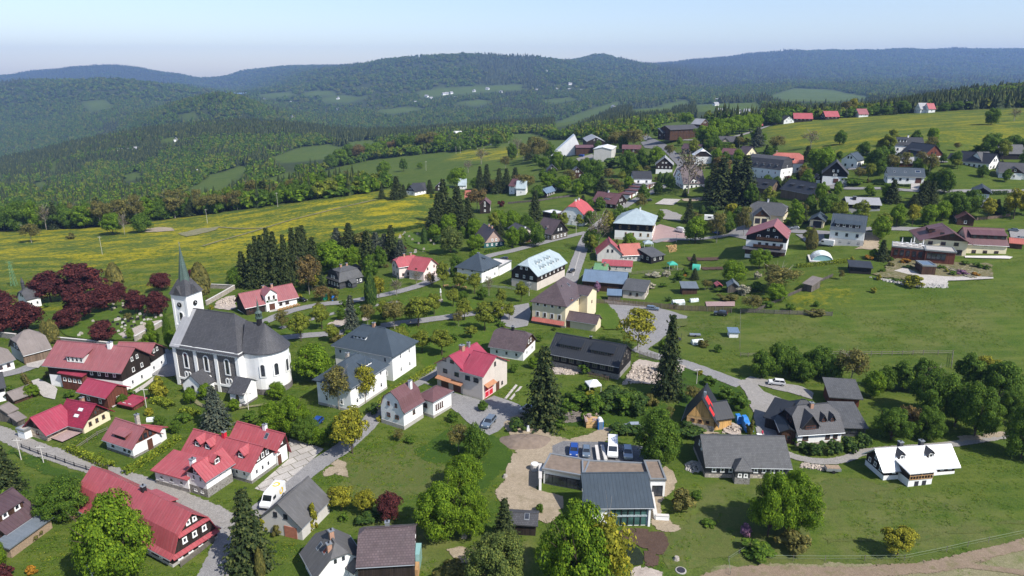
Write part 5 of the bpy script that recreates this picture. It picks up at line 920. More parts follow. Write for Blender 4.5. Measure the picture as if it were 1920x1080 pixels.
 for face,(cx,cyy,nx,ny)in{'S':(xm,y0,0,-1),'E':(x0,ym,-1,0),'W':(x0+tw,ym,1,0)}.items():
  nn=v.X*nx+v.Y*ny;rz=math.atan2(nn.y,nn.x)+math.pi/2-P_rot[P.name];fr,gl=arch_meshes(1.0,3.2,W_);c=v.M@Vector((cx,cyy,zc-7.6));o=bpy.data.objects.new('belfry_window',fr);COL.objects.link(o);o.parent=q;o.location=root.inverted()@(c+nn*.03);o.rotation_euler=(0,0,rz);g=bpy.data.objects.new('pane',gl);COL.objects.link(g);g.parent=o;g.location=(0,-.02,0)
  k=MB();k.bar((0,-.14,0),(0,0,0),.62,'dark_metal',16);k.bar((0,-.16,0),(0,-.02,0),.52,'black_granite',16);k.box(-.03,.03,-.18,-.16,0,.4,'white_paint');k.box(0,.28,-.18,-.16,-.03,.03,'white_paint');cl=k.build('clock_face',q);cl.location=root.inverted()@(v.M@Vector((cx,cyy,zc-2.5))+nn*.1);cl.rotation_euler=(0,0,rz)
def on_top(u,vv,v,x,y):
 """height (above the base of volume v) at which the vertical through local (x, y) is seen at picture row vv"""
 w=v.M@Vector((x,y,0));return CAM_Z+ray(u,vv)[1]*w.y-v.z0
build_church()
hs('house','large chalet with black boarded gable, timber balconies, white walls and pink roof','house','Q5',[Vol((450,690),(80,660),(518,590),522,'gable','AC',40,mx=14,rm='pink_roof',up=('black_boards',5.0),ov=.4,og=1.0,st='s',gw=0,yr=.35,win={'S':[(3.2,4,1.3,1.5,.02,.75,'d'),(6.2,3,1.3,1.3,.15,.8),(9.0,2,.9,1.1,.26,.55)],'F':[(3,2,.8,1.3),(6,2,.8,1.3)],'none':[]})],short='the black-gabled chalet')
h=bpy.data.objects['house']if False else None
def balcony(P,i,z,u0,u1,d=1.3):
 root,vv=P_inf[P.name];v=vv[i];xf=root.inverted()@v.M;b=MB();b.box(-d,-.03,v.Ly*u0,v.Ly*u1,z-.15,z,'brown_boards');b.box(-d,-d+.08,v.Ly*u0,v.Ly*u1,z,z+.9,'brown_boards')
 for u in(u0,u1):b.box(-d,-.03,v.Ly*u-.04,v.Ly*u+.04,z,z+.9,'brown_boards')
 b.build('balcony',P,xf)
P=[o for o in bpy.data.objects if o.get('label','').startswith('large chalet')][0];balcony(P,0,5.8,.1,.75);balcony(P,0,2.9,.1,.8)
root,vv=P_inf[P.name];v=vv[0];xf=root.inverted()@v.M;b=MB();b.prism([Vector((-2.2,-.2,1.8)),Vector((-.04,-.2,2.5)),Vector((-.04,v.Ly+.8,2.5)),Vector((-2.2,v.Ly+.8,1.8))],Vector((0,0,-.15)),'slate_roof');b.build('ground_floor_canopy',P,xf);b=MB();b.box(-.06,0,0,v.Ly,-.5,1.9,'brown_boards');b.build('ground_floor_front',P,xf)
hs('house','yellow house with grey clipped roof, front gable over two garage doors and dish-hung plum gable','house','Q5',[Vol((430,385),(110,375),(582,360),335,'half','AB',36,h=3.6,wall='yellow_render',rm='grey_tiles',up=('brown_boards',3.2),ov=.6,st='s',gw=3,cut=.6,chim=[(.55,.5,.8,'white_render')]),Vol((300,392),(162,385),6,None,'gable','AC',42,h=3.4,wall='yellow_render',rm='grey_tiles',up=('brown_boards',3.0),st='d',gw=1,win={'L':[]},door=[('L',.3,0,2,2.2,'dark_cloth'),('L',.75,0,2,2.2,'dark_cloth')])],short='the yellow house with grey roof')
hs('garage','yellow garage house with open dark door and grey-green roof with two skylights','garage','Q5',[Vol((802,432),(675,420),10,362,'gable','AC',33,wall='yellow_render',rm='blue_grey_seam',up=('dark_boards',3.2),ov=.5,og=.6,st='s',win={'none':[]},door=[('L',.45,0,3.2,2.7,'dark_cloth')],sky=[('F',.4,.4),('F',.7,.4)],gw=2)],short='the yellow garage house')
hs('house','white two-storey house with blue-grey roof and long four-window shed dormer','house','Q5',[Vol((1165,602),(850,575),(1218,455),462,'gable','AB',38,wall='white_render',rm='blue_grey_seam',ov=.5,og=.2,st='d',pl=('grey_render',2.3),win={'L':[(3.2,3,1.1,1.5),(.8,3,.9,.7,.0,.8)],'R':[(3.2,1,.8,1.3)]},gw=1,dorm=[('F',.52,'s',8.5,1.3,dict(fy=.15,n=4,wm='dark_boards',st='w'))])],short='the white house with long dormer')
hs('house','low house with pale weathered metal roof over a dark glazed front','house','Q5',[Vol((1322,272),(1018,262),8,212,'gable','AB',25,h=2.9,wall='black_boards',rm='light_grey_roof',ov=.8,st='d',pl=('light_grey_roof',.8),win={'L':[(1,6,1.6,1.6)]},chim=[(.76,.3,.9,'dark_metal',.6)])],short='the low pale-roofed house')
hs('shed','small dark plank shed with tilted grey roof on the fence line','shed','Q5',[Vol((690,1022),(633,1000),(745,990),955,'shed','AB',14,wall='grey_boards',rm='fibre_cement',ov=.4,win={'none':[]})],short='the small plank shed on the fence')
hs('shed','low dark shed with slate-grey flat roof by the rock garden','shed','Q5',[Vol((1240,860),(1045,845),5,805,'shed','AB',8,h=2.4,wall='black_boards',rm='dark_tiles',ov=.5,win={'none':[]})],short='the low dark shed')
hs('hotel','large mountain hotel with brown metal roofs, brown boarded gable and flat terrace wing','hotel','Q6',[Vol((945,722),(560,695),15,600,'gable','AC',31,yr=.36,wall='cream_render',rm='brown_seam',up=('brown_boards',5.5),ov=1.2,og=1.4,st='b',gw=0,win={'S':[(3.4,3,1.8,1.5,.1,.95),(6.6,2,1.6,1.6,.25,.7,'d'),(.2,1,2.2,2.3,.0,.3,'b')],'none':[]},dorm=[('K',.5,'s',5,1.1,dict(fy=.4,n=2))]),Vol((1282,722),(947,705),12,627,'gable','AB',37,wall='cream_render',rm='brown_seam',ov=.5,og=.4,st='b',dorm=[('F',.45,'s',11,1.5,dict(fy=.3,n=5,wm='dark_boards',st='d'))],win={'L':[(.1,3,1.6,2.0,.1,.95,'b'),(3.3,2,1.4,.8,.4,.95)],'R':[(.9,2,1,1.2)]}),Vol((850,772),(600,750),7,668,'flat','AB',5,h=3.3,wall='red_brown_boards',rm='concrete',og=.3,st='d',win={'L':[(.4,4,1.6,2.6,.3,.95)],'none':[]}),Vol((600,745),(315,715),8,645,'flat','AB',5,h=3.2,wall='red_brown_boards',rm='concrete',og=.1,st='d',win={'L':[(.4,5,1.4,2.4)],'none':[]})],short='the mountain hotel')
hs('house','small steep brown gable rising behind the mountain hotel','house','Q6',[Vol((1010,470),(870,460),9,435,'gable','AC',35,h=3,wall='brown_boards',rm='brown_seam',ov=.5,og=.6)])
hs('pavilion','small brown box pavilion with blue-grey metal roof in the rock garden','pavilion','Q6',[Vol((686,887),(572,882),6,818,'flat','AB',4,h=3.2,wall='brown_boards',rm='blue_sheet',og=.1,win={'none':[]})],short='the box pavilion')
hs('shed','long timber shed with orange-brown roof at the right edge beside parked cars','shed','Q6',[Vol((1420,665),(1315,655),5,632,'gable','AB',25,h=2.2,wall='brown_boards',rm='rusty_roof',win={'none':[]})])
hs('house','white house with blue-black gable roof half hidden by roadside trees','house','Q6',[Vol((1125,315),(1000,305),12,190,'gable','AC',32,h=6.5,rm='dark_tiles',up=('dark_boards',5.6),ov=.8,og=.8,st='d',win={'S':[(3.6,1,2,1.2),(.9,1,2,1.2)]},gw=1)],short='the white house by the roadside trees')
hs('house','white single-storey house with blue-grey roof, solar panel and brown garage end','house','Q3',[Vol((645,805),(312,792),8.5,738,'gable','AB',37,h=3.1,rm='blue_grey_seam',ov=.4,st='d',win={'L':[(1,3,1.0,1.1,.35,.95)]},door=[('L',.15,0,2.4,2.3,'brown_paint')],sky=[('F',.17,.55,2.2,1.4,'solar_glass'),('F',.52,.45),('F',.82,.45)])],short='the white house with solar panel')
hs('house','little house with pale roof and red shed dormer behind the blue-grey roof','house','Q3',[Vol((545,650),(325,640),6.5,622,'gable','AB',38,h=1.8,wall='red_brown_boards',rm='light_grey_roof',ov=.3,dorm=[('F',.45,'s',5,1.1,dict(fy=.25,n=1,wm='red_brown_boards'))],win={'none':[]})],short='the little red-dormered house')
hs('farmhouse','big farmhouse with black roof, white rendered walls and long shed dormer at meadow edge','farmhouse','Q3',[Vol((640,520),(355,515),9,490,'gable','AB',36,h=4,rm='dark_tiles',ov=.5,st='d',dorm=[('F',.75,'s',6,1.3,dict(fy=.3,n=4))],chim=[(.45,.5,.6,'white_render')])],short='the big farmhouse')
hs('barn','white barn with blue-black roof, red boarded gable and red garage door','barn','Q3',[Vol((630,612),(475,580),(780,600),548,'gable','AB',40,rm='dark_tiles',up=('red_brown_boards',3.0),ov=.6,og=.5,st='d',dorm=[('F',.5,'s',7,1.0,dict(fy=.15,n=1,wm='red_brown_boards'))],win={'L':[(1,3,.9,1.1)],'R':[]},door=[('R',.68,0,2.6,2.3,'rusty_roof'),('R',.25,0,3.0,2.3,'dark_cloth')],gw=2)],short='the red-gabled barn')
hs('house','long white house with dark tiled roof, central white gable and low dark wing','house','Q3',[Vol((1240,682),(988,645),(1336,652),618,'gable','AB',42,mx=9,rm='dark_tiles',ov=.4,og=.4,st='d',gw=2,win={'L':[(.9,6,.9,1.2)],'R':[(.9,3,.8,1.1)]}),Vol((1165,672),(1058,655),6,None,'gable','AC',45,h=4.2,rm='dark_tiles',ov=.4,st='d',win={'L':[(3.3,2,.8,1.1),(.8,1,.9,1.2,.1,.5)]},gw=0),Vol((988,645),(852,632),7,None,'gable','AB',38,h=2.6,wall='dark_boards',rm='dark_tiles',ov=.4)],short='the long white house')
hs('barn','black timber barn with grey roof near the right edge','barn','Q3',[Vol((1568,585),(1348,582),9,545,'gable','AB',40,h=3,wall='black_boards',rm='grey_tiles',ov=.4,og=.5,win={'none':[]})],short='the black barn at the right edge')
hs('house','white house with broad dark roof and brown front gable at the right edge','house','Q3',[Vol((1640,775),(1330,758),10,718,'gable','AB',36,h=3.2,rm='slate_roof',ov=.6,st='d',win={'L':[(.8,4,1.2,1.3)]}),Vol((1545,772),(1400,765),6,None,'gable','AC',35,h=3.3,rm='slate_roof',up=('brown_boards',2.9),ov=.5,gw=1)],short='the broad-roofed house at the right edge')
hs('house','white gabled house with teal-grey roof wing beside the road','house','Q2',[Vol((1500,668),(1355,655),9,590,'gable','AC',38,rm='blue_grey_seam',ov=.5,st='d',gw=2),Vol((1620,620),(1500,618),8,None,'gable','AB',35,h=2.8,rm='blue_grey_seam',ov=.5,st='d')],short='the teal-roofed house')
hs('house','tall black-gabled house with white bay, garage door and asymmetrical grey roof','house','Q2',[Vol((1410,805),(1190,800),(1462,765),700,'gable','AC',45,h=4.6,rm='slate_roof',up=('black_boards',3.0),ov=.4,og=.8,st='s',gw=2,yr=.5,win={'L':[(3.2,1,1.8,1.1)]},door=[('L',.45,0,2.2,2.0,'brown_paint')])],short='the tall black-gabled house')
hs('garage','small dark gabled garage beside the black-gabled house','garage','Q2',[Vol((1185,810),(1105,808),5,765,'gable','AC',45,h=2.4,wall='dark_boards',rm='slate_roof',ov=.5,og=.4,win={'none':[]},door=[('L',.5,0,1.8,1.9,'white_paint')])])
hs('house','three-storey white house with slate mansard roof and row of small dormers','house','Q2',[Vol((792,795),(583,745),(878,735),675,'gambrel','AB',25,rm='slate_roof',up=('slate_cladding',20),ov=.2,og=.2,st='w',gw=1,win={'L':[(1,5,.8,1.3),(4.0,5,.8,1.3)],'R':[(1,2,.9,1.3),(4.0,2,.9,1.3)]},dorm=[('F',f,'s',.9,.9,dict(fy=.1))for f in(.12,.31,.5,.69,.88)])],short='the three-storey white house')
hs('house','white house with rust-orange metal roof and wide dormer behind the mansard house','house','Q2',[Vol((1000,698),(735,690),11,618,'half','AB',38,h=4.8,rm='rusty_roof',ov=.5,st='d',cut=.7,dorm=[('F',.5,'s',6,1.2,dict(fy=.2,n=4))],chim=[(.9,.5,.6)])],short='the rust-orange roofed house')
hs('barn','larger dark-roofed plank building with three small dormers, weathered wood walls','barn','Q2',[Vol((1100,972),(838,908),(1222,950),907,'gable','AB',38,wall='weathered_boards',rm='dark_tiles',ov=.4,og=.5,win={'R':[(1.2,1,1.8,.7,.5,.95,'g')],'none':[]},gw=1,st='g',dorm=[('F',f,'s',2.0,.7,dict(fy=.4,wm='dark_boards'))for f in(.2,.5,.8)])],short='the larger plank barn')
hs('barn','smaller dark-roofed plank building with weathered wood walls beside the spruces','barn','Q2',[Vol((700,912),(500,880),(778,890),857,'gable','AB',38,wall='weathered_boards',rm='dark_tiles',ov=.4,og=.5,st='g',win={'R':[(1.1,1,1.2,.7,.5,.9,'g')],'none':[]},gw=1,dorm=[('F',f,'s',2.0,.7,dict(fy=.4,wm='dark_boards'))for f in(.3,.8)])],short='the smaller plank barn')
hs('house','cream gabled house with brown roof behind the spruces','house','Q2',[Vol((470,602),(400,590),(582,592),545,'gable','AB',42,h=3.6,wall='cream_render',rm='brown_roof',og=.5),Vol((400,590),(250,580),9,None,'gable','AB',33,h=3.4,wall='cream_render',rm='brown_seam')],short='the cream house behind the spruces')
hs('house','white house with white metal roof and dark boarded front','house','Q2',[Vol((165,618),(2,615),10,545,'half','AC',35,h=4.6,rm='white_metal',up=('dark_boards',3.9),ov=.5,st='s',gw=0,cut=.7)],short='the white-roofed house')
hs('house','low house with long grey roof and small front gable below the avenue','house','Q2',[Vol((405,455),(205,452),8,432,'gable','AB',38,h=2.6,wall='grey_boards',rm='slate_roof'),Vol((325,456),(265,455),5,None,'gable','AC',40,h=3,wall='pale_boards',rm='slate_roof')],short='the low grey-roofed house')
for A,B,d,e,rm,wl,lb in[((925,246),(832,246),9,222,'slate_roof','white_render','grey-roofed white house on the ridge road above the meadow'),((1095,232),(925,230),10,205,'red_roof','dark_boards','dark house with bright red roof on the meadow rim'),((1340,212),(1215,212),10,190,'red_roof','dark_boards','wide red-roofed house on the meadow rim right of the conifers'),((1608,190),(1522,190),10,170,'pink_roof','white_render','pink-roofed house on the far meadow rim'),((635,292),(605,292),4,275,'red_roof','dark_boards','tiny red-roofed chapel hut by the ridge road')]:
 hs('house',lb,'house','Q2',[Vol(A,B,d,e,'gable','AB' if 'grey' not in lb else 'AC',38,h=2.2,wall=wl,rm=rm,ov=.5)],short=None)
for A,B,d,rm,wl,lb in[((690,152),(615,152),9,'light_grey_roof','white_render','pale-roofed house at the far end of the right meadow'),((750,150),(690,150),8,'red_roof','white_render','red-roofed house at the far end of the right meadow'),((1080,110),(1012,110),8,'light_grey_roof','slate_cladding','grey hut with pale roof at the dark wood above the right meadow')]:
 hs('house',lb,'house','Q3',[Vol(A,B,d,None,'gable','AB',45,h=3.0,wall=wl,rm=rm,ov=.5)])
hs('inn','large dark timber mountain inn with grey shed roofs on the hill road','inn','Q1',[Vol((1385,250),(1150,262),12,190,'gable','AB',22,h=6,wall='brown_boards',rm='slate_roof',ov=.8,st='b'),Vol((1250,250),(1085,258),5,None,'shed','AB',28,h=3.5,wall='dark_boards',rm='blue_grey_seam',ov=.6)],short='the dark timber mountain inn')
hs('house','small house with red and white roof beyond the mountain inn','house','Q1',[Vol((1480,185),(1405,190),9,150,'gable','AC',35,h=4,wall='brown_boards',rm='light_grey_roof')])
hs('house','brown-roofed boarded house across the road below the inn','house','Q1',[Vol((1400,395),(1250,385),8,350,'gable','AB',35,h=2.8,wall='grey_boards',rm='purple_brown_roof')],short='the brown-roofed boarded house')
hs('house','low brick-red roofed house between the roadside trees','house','Q1',[Vol((905,388),(750,385),8,355,'gable','AB',30,h=2.8,wall='brown_boards',rm='brown_seam')])
def aframe():
 p=G('Q1',355,430);q=G('Q1',222,400);w=(p-q).length;P=empty('hall',((p.x+q.x)/2,(p.y+q.y)/2+9,p.z));tag(P,'tall steep white A-shaped hall roof reaching to the ground among the trees','hall');hgt=16;w*=.55
 b=MB();c=[Vector((-w/2,-12,-1)),Vector((w/2,-12,-1)),Vector((w*.2,-12,hgt))];b.prism(c,Vector((0,12,0)),'white_metal');b.build('roof',P);e=MB();e.box(w*.2,w/2,-12.2,-11.9,-1,4,'white_render');e.build('base_wall',P);LAND.append(('the steep white hall',p.x,p.y,w))
aframe()
hs('hall','big storage hall with pale grey-white gable roof and dark front','hall','Q1',[Vol((600,345),(452,345),34,332,'gable','AC',24,h=5,wall='dark_boards',rm='light_grey_roof',ov=.4,win={'none':[]})],short='the pale storage hall')
hs('hall','low-pitched workshop hall with ribbed white roof and pale walls','hall','Q1',[Vol((655,455),(508,450),22,400,'gable','AC',12,h=8,wall='grey_render',rm='white_metal',ov=.6,win={'none':[]},gw=0)],short='the workshop hall')
hs('shed','long low brown-roofed open shed between the white halls','shed','Q1',[Vol((505,388),(362,388),14,None,'gable','AB',12,h=4,wall='brown_boards',rm='brown_seam',win={'none':[]})])
hs('house','white cottage with crossed dark roofs alone on the yellow meadow','house','W3',[Vol((632,508),(565,500),10,478,'gable','AC',42,h=2.8,wall='white_render',up=('slate_cladding',2.5),rm='dark_tiles'),Vol((718,492),(630,497),8,None,'gable','AB',42,h=2.8,rm='dark_tiles')],short='the white meadow cottage')
for zn,A,B,d,rg,h_,rm,wl,lb in[('W3',(1378,495),(1338,490),8,'AB',5,'brown_seam','white_render','white house with reddish roof between the conifers'),('W3',(1462,500),(1392,498),8,'AB',4,'pale_blue_roof','white_render','white-walled house half hidden by conifers'),('W3',(1615,525),(1562,520),12,'AC',3,'blue_sheet','dark_boards','black gabled cottage with blue-grey roof behind the long fence'),('W3',(1720,475),(1660,470),9,'AC',3,'slate_roof','dark_boards','second black cottage right of the blue-grey roofed one'),('W3',(1195,640),(1120,640),10,'AC',5,'brown_seam','dark_boards','black gabled house behind the bare tree with white windows'),('W3',(1060,560),(1010,560),8,'AB',3,'rusty_roof','dark_boards','house with orange-red roof hidden in the conifers'),('W3',(1015,460),(960,460),8,'AB',3,'pale_blue_roof','white_render','small house with pale blue roof behind yellow-green tree'),('W3',(840,475),(785,475),7,'AC',2.8,'brown_roof','dark_boards','small brown hut right of the meadow cottage'),('W3',(1005,78),(925,78),12,'AB',4,'light_grey_roof','white_render','long white farm building on the far meadow'),('W3',(1120,70),(1040,72),10,'AB',4,'white_metal','white_render','white farmhouse on the far meadow rim'),('W3',(1210,128),(1165,128),9,'AB',3,'bright_red_roof','white_render','tiny red-roofed house on the far meadow'),('Q1',(200,570),(120,570),9,'AC',3,'slate_roof','dark_boards','dark cottage roof among the trees below the steep white hall'),('Q1',(420,600),(320,600),9,'AC',3,'brown_roof','brown_boards','brown roof deep among the trees above the garages'),('F2',(918,545),(874,545),14,'AB',5,'white_metal','white_render','pale barn beyond the second meadow')]:
 hs('house',lb,'house',zn,[Vol(A,B,d,None,'gable',rg,42,h=h_,wall=wl,rm=rm,ov=.5,st='s')])
hs('chapel','small white cemetery chapel with slate roof and slim grey bell turret','chapel','Z1',[Vol((215,792),(172,760),(300,765),725,'half','AC',42,rm='slate_roof',st='d',ov=.3,cut=.6,win={'R':[(1,2,.6,.9)],'none':[]},door=[('L',.5,0,1.0,1.8,'brown_paint')])],short='the cemetery chapel')
P=[o for o in bpy.data.objects if o.get('category')=='chapel'][0];root,vv=P_inf[P.name];v=vv[0];xf=root.inverted()@v.M;b=MB();b.bar((1,v.Ly/2,v.h),(1,v.Ly/2,v.h+v.rise+2.2),.55,'slate_cladding',6);b.bar((1,v.Ly/2,v.h+v.rise+2.2),(1,v.Ly/2,v.h+v.rise+4),.6,'slate_roof',6,.05);b.build('bell_turret',P,xf)
h=hs('house','unfinished timber house with honey-coloured boarded gable, black steep roof and red roofing strips','house','Q7',[Vol((452,735),(256,728),(540,640),640,'gable','AC',57,wall='new_boards',rm='black_seam',up=('larch_boards',2.9),ov=.9,og=.5,pl=('pale_stone',1.3),st='b',win={'L':[(1.7,3,.8,.8,.1,.9)]},gw=0),Vol((580,705),(462,722),6,640,'gable','AB',35,h=2.7,wall='larch_boards',rm='black_seam',ov=.4,win={'none':[]})],short='the honey-coloured timber house')
root,vv=P_inf[h.name];v=vv[0];xf=root.inverted()@v.M;b=MB()
for y0,y1,xa,xb in((.06,.46,.03,.22),(.50,.9,.18,.38),(.2,.8,.40,.50)):
 Q=[]
 for x,y in((xa,y0),(xb,y0),(xb,y1),(xa,y1)):yy=v.Ly/2*y;Q.append(Vector((v.Lx*x,yy,roof_z(v,yy)+.12)))
 b.prism(Q,Vector((0,0,-.05)),'red_strip')
b.build('roofing_strip',h,xf);b=MB();b.box(v.Lx*.2,v.Lx*.2+.6,v.Ly*.40,v.Ly*.40+.5,v.h+1,v.h+v.rise+.7,'zinc');b.build('chimney',h,xf)
hs('house','long low timber house with broad plain grey roof, white windows and small gabled porch','house','Q7',[Vol((995,1070),(393,1058),9.5,978,'gable','AB',33,h=2.8,wall='grey_log_wall',rm='grey_tiles',pl=('pale_stone',.7),ov=.6,og=.3,st='s',win={'L':[(1.1,9,.9,1.1)]}),Vol((712,1110),(606,1105),3.2,1040,'hip','AB',40,h=2.9,wall='grey_log_wall',rm='grey_tiles',pl=('stone',1.2),ov=.3,st='s',hip=1.5,win={'L':[(1.3,2,.8,1.0,.1,.9)]})],short='the long low grey-roofed timber house')
hs('house','rambling white house with dark metal roofs, large triangular dormer and low roofs to its left','house','Q7',[Vol((1370,810),(1055,832),7.4,728,'half','AB',46,h=3.0,rm='slate_roof',up=('black_boards',2.9),ov=.5,og=.4,st='b',pl=('pale_stone',.5),cut=.6,win={'L':[(1.0,2,1.1,1.2,.05,.4),(1.0,1,1.4,1.2,.72,.92)],'none':[]},chim=[(.55,.45,.5)],dorm=[('F',.72,'g',3.4,.9,dict(fy=.06,wm='black_boards',pk=52)),('F',.38,'g',.9,.8,dict(fy=.3,pk=60)),('F',.18,'g',.9,.8,dict(fy=.3,pk=60))]),Vol((1040,820),(940,812),9,None,'gable','AC',26,h=2.8,wall='brown_boards',rm='black_seam',ov=.5,st='b'),Vol((940,735),(822,700),6,None,'shed','AB',14,h=2.6,wall='dark_boards',rm='black_seam',ov=.5,win={'none':[]}),Vol((1215,700),(1000,690),5,None,'hip','AB',38,h=3.0,wall='dark_boards',rm='black_seam',ov=.4,win={'none':[]},dz=0),Vol((1545,770),(1372,765),7,None,'shed','AB',13,h=2.3,wall='slate_cladding',rm='grey_tiles',ov=.5,st='d',win={'L':[(.9,3,1.4,1.0)]})],short='the rambling dark-roofed white house')
hs('shed','long dark red plank shed with plain grey roof at the turn of the track','shed','Q7',[Vol((1502,555),(1290,540),5,500,'shed','AB',15,h=2.5,wall='red_brown_boards',rm='grey_tiles',ov=.8,og=.5,win={'none':[]})],short='the dark red plank shed')
h=hs('house','timber house with glaring white metal roof, two small dormers and railed porch','house','Q8',[Vol((560,937),(440,830),(1035,905),858,'gable','AC',42,wall='dark_boards',rm='white_metal',ov=.5,og=.7,st='w',pl=('white_render',.9),win={'R':[(1.3,1,.7,1.0,.08,.18),(1.3,2,.7,1.0,.76,.98)],'L':[(1.3,3,.8,1.0)]},dorm=[('F',.27,'g',1.2,1.0,dict(fy=.38,wm='dark_boards',rm='slate_roof')),('F',.68,'g',1.2,1.0,dict(fy=.38,wm='dark_boards',rm='slate_roof'))],chim=[(.34,.6,.9,'slate_cladding',.35),(.64,.6,.9,'slate_cladding',.35)],sky=[('F',.84,.5,.5,1.0,'white_paint')]),Vol((725,985),3,(880,970),900,'shed','AC',8,h=3.0,wall='dark_boards',rm='white_metal',ov=.4,pl=('white_render',1.5),win={'none':[]},door=[('R',.35,-.3,.8,1.4,'dark_cloth'),('R',.68,-.3,.8,1.4,'dark_cloth')])],short='the glaring white roof')
root,vv=P_inf[h.name];v=vv[1];xf=root.inverted()@v.M;b=MB();b.box(0,v.Lx,-.12,-.02,2.1,2.9,'dark_cloth');b.box(0,v.Lx,-.22,-.12,1.5,1.6,'timber');b.box(0,v.Lx,-.22,-.12,2.2,2.28,'timber')
for i in range(9):b.box(v.Lx*i/8-.04,v.Lx*i/8+.04,-.2,-.12,1.5,2.28 if i%4 else 3,'timber')
b.build('railing',h,xf)
h=hs('house','modern house with blue-grey metal gable roof over glass front, between flat gravel-roofed wings','house','W6',[Vol((1000,738),(575,742),6.4,600,'gable','AB',24,wall='white_render',rm='blue_grey_seam',ov=.5,og=.5,st='d',yr=.85,win={'none':[]}),Vol((545,500),(285,452),4.9,None,'flat','AB',3,h=2.8,wall='white_render',rm='gravel_roof',og=.3,edge='zinc',st='d',win={'L':[(.1,5,1.7,2.3,.02,.95)],'none':[]}),Vol((1010,530),(545,508),5.0,None,'flat','AB',3,h=2.9,wall='white_render',rm='gravel_roof',og=.1,edge='zinc',win={'none':[]}),Vol((1100,545),(1000,545),5.8,None,'flat','AB',3,h=3.3,wall='white_render',rm='gravel_roof',og=.15,edge='zinc',st='d',win={'L':[(.2,1,2.2,2.5,.1,.9)],'none':[]})],short='the modern house')
root,vv=P_inf[h.name];v=vv[0];xf=root.inverted()@v.M;print('MODERN',v.Lx,v.Ly,v.h,v.A3)
g=MB();g.box(.5,v.Lx*.66,-.06,.02,.2,v.h-.3,'green_glass');gl=g.build('glass_front',h,xf);fr=MB()
n=6
for i in range(n+1):x=.5+(v.Lx*.66-.5)*i/n;fr.box(x-.08,x+.08,-.14,0,.1,v.h-.2,'blue_sheet' if i in(0,n)else 'dark_metal')
fr.box(.5,v.Lx*.66,-.18,0,v.h*.5-.15,v.h*.5+.15,'pale_blue_roof');fr.box(.5,v.Lx*.66,-.15,0,v.h-.4,v.h-.2,'dark_metal');fr.build('glazing_frame',gl,xf)
b=MB();b.box(.0,.35,-.3,.8,-.5,v.h-.2,'white_render');b.build('side_wall',h,xf)
_off=[0];EXCL=[]
def drape(name,pts,m,label,cat='ground',jit=0.0,step=2.5,kind='structure',fixed=None,lift=0.0):
 """pts: world xy outline"""
 r=random.Random(len(pts)+int(pts[0][0]*10));P_=[]
 n=len(pts)
 for i in range(n):
  a=Vector(pts[i][:2]);b=Vector(pts[(i+1)%n][:2]);L=(b-a).length;k=max(1,int(L/step));nn=Vector((-(b-a).y,(b-a).x)).normalized()if L>0 else Vector((0,0))
  for q in range(k):P_.append(a.lerp(b,q/k)+nn*(r.uniform(-jit,jit)if(q or jit>.5)else 0))
 xs=[p.x for p in P_];ys=[p.y for p in P_];g=min(max(1.2,(max(xs)-min(xs))/60,(max(ys)-min(ys))/60),6.0);pin=[]
 X,Y=np.meshgrid(np.arange(min(xs),max(xs),g),np.arange(min(ys),max(ys),g));ok=inpoly(X,Y,[(p.x,p.y)for p in P_]);pin=[Vector((a,b))for a,b in zip(X[ok],Y[ok])]
 V,E,F,*_=geometry.delaunay_2d_cdt(P_+pin,[(i,(i+1)%len(P_))for i in range(len(P_))],[list(range(len(P_)))],1,1e-4)
 if m not in('mown_grass','lush_grass','stubble_grass','trodden_grass','flower_bed'):EXCL.append([(p.x,p.y)for p in P_])
 _off[0]+=1;ym=sum(ys)/len(ys);off=.03+_off[0]*.0035+ym*.00012+lift
 me=bpy.data.meshes.new(name);me.from_pydata([(v.x,v.y,(H(v.x,v.y)if fixed is None else fixed)+off)for v in V],[],[f for f in F]);me.materials.append(MATS[m]);nb=len(P_);at=me.attributes.new('inner','FLOAT','POINT');at.data.foreach_set('value',[0.0 if i<nb else 1.0 for i in range(len(V))])
 o=bpy.data.objects.new(name,me);COL.objects.link(o);tag(o,label,cat,kind=kind);return o
def area(name,m,zn,poly,label,jit=.0,**k):return drape(name,[tuple(G(zn,*p)[:2])for p in poly],m,label,jit=jit,**k)
def smooth_line(P_,n=4):
 out=[]
 for i in range(len(P_)-1):
  p0=P_[max(i-1,0)];p1=P_[i];p2=P_[i+1];p3=P_[min(i+2,len(P_)-1)]
  for k in range(n):
   t=k/n;out.append(.5*((2*p1)+(p2-p0)*t+(2*p0-5*p1+4*p2-p3)*t*t+(3*p1-p0-3*p2+p3)*t**3))
 return out+[P_[-1]]
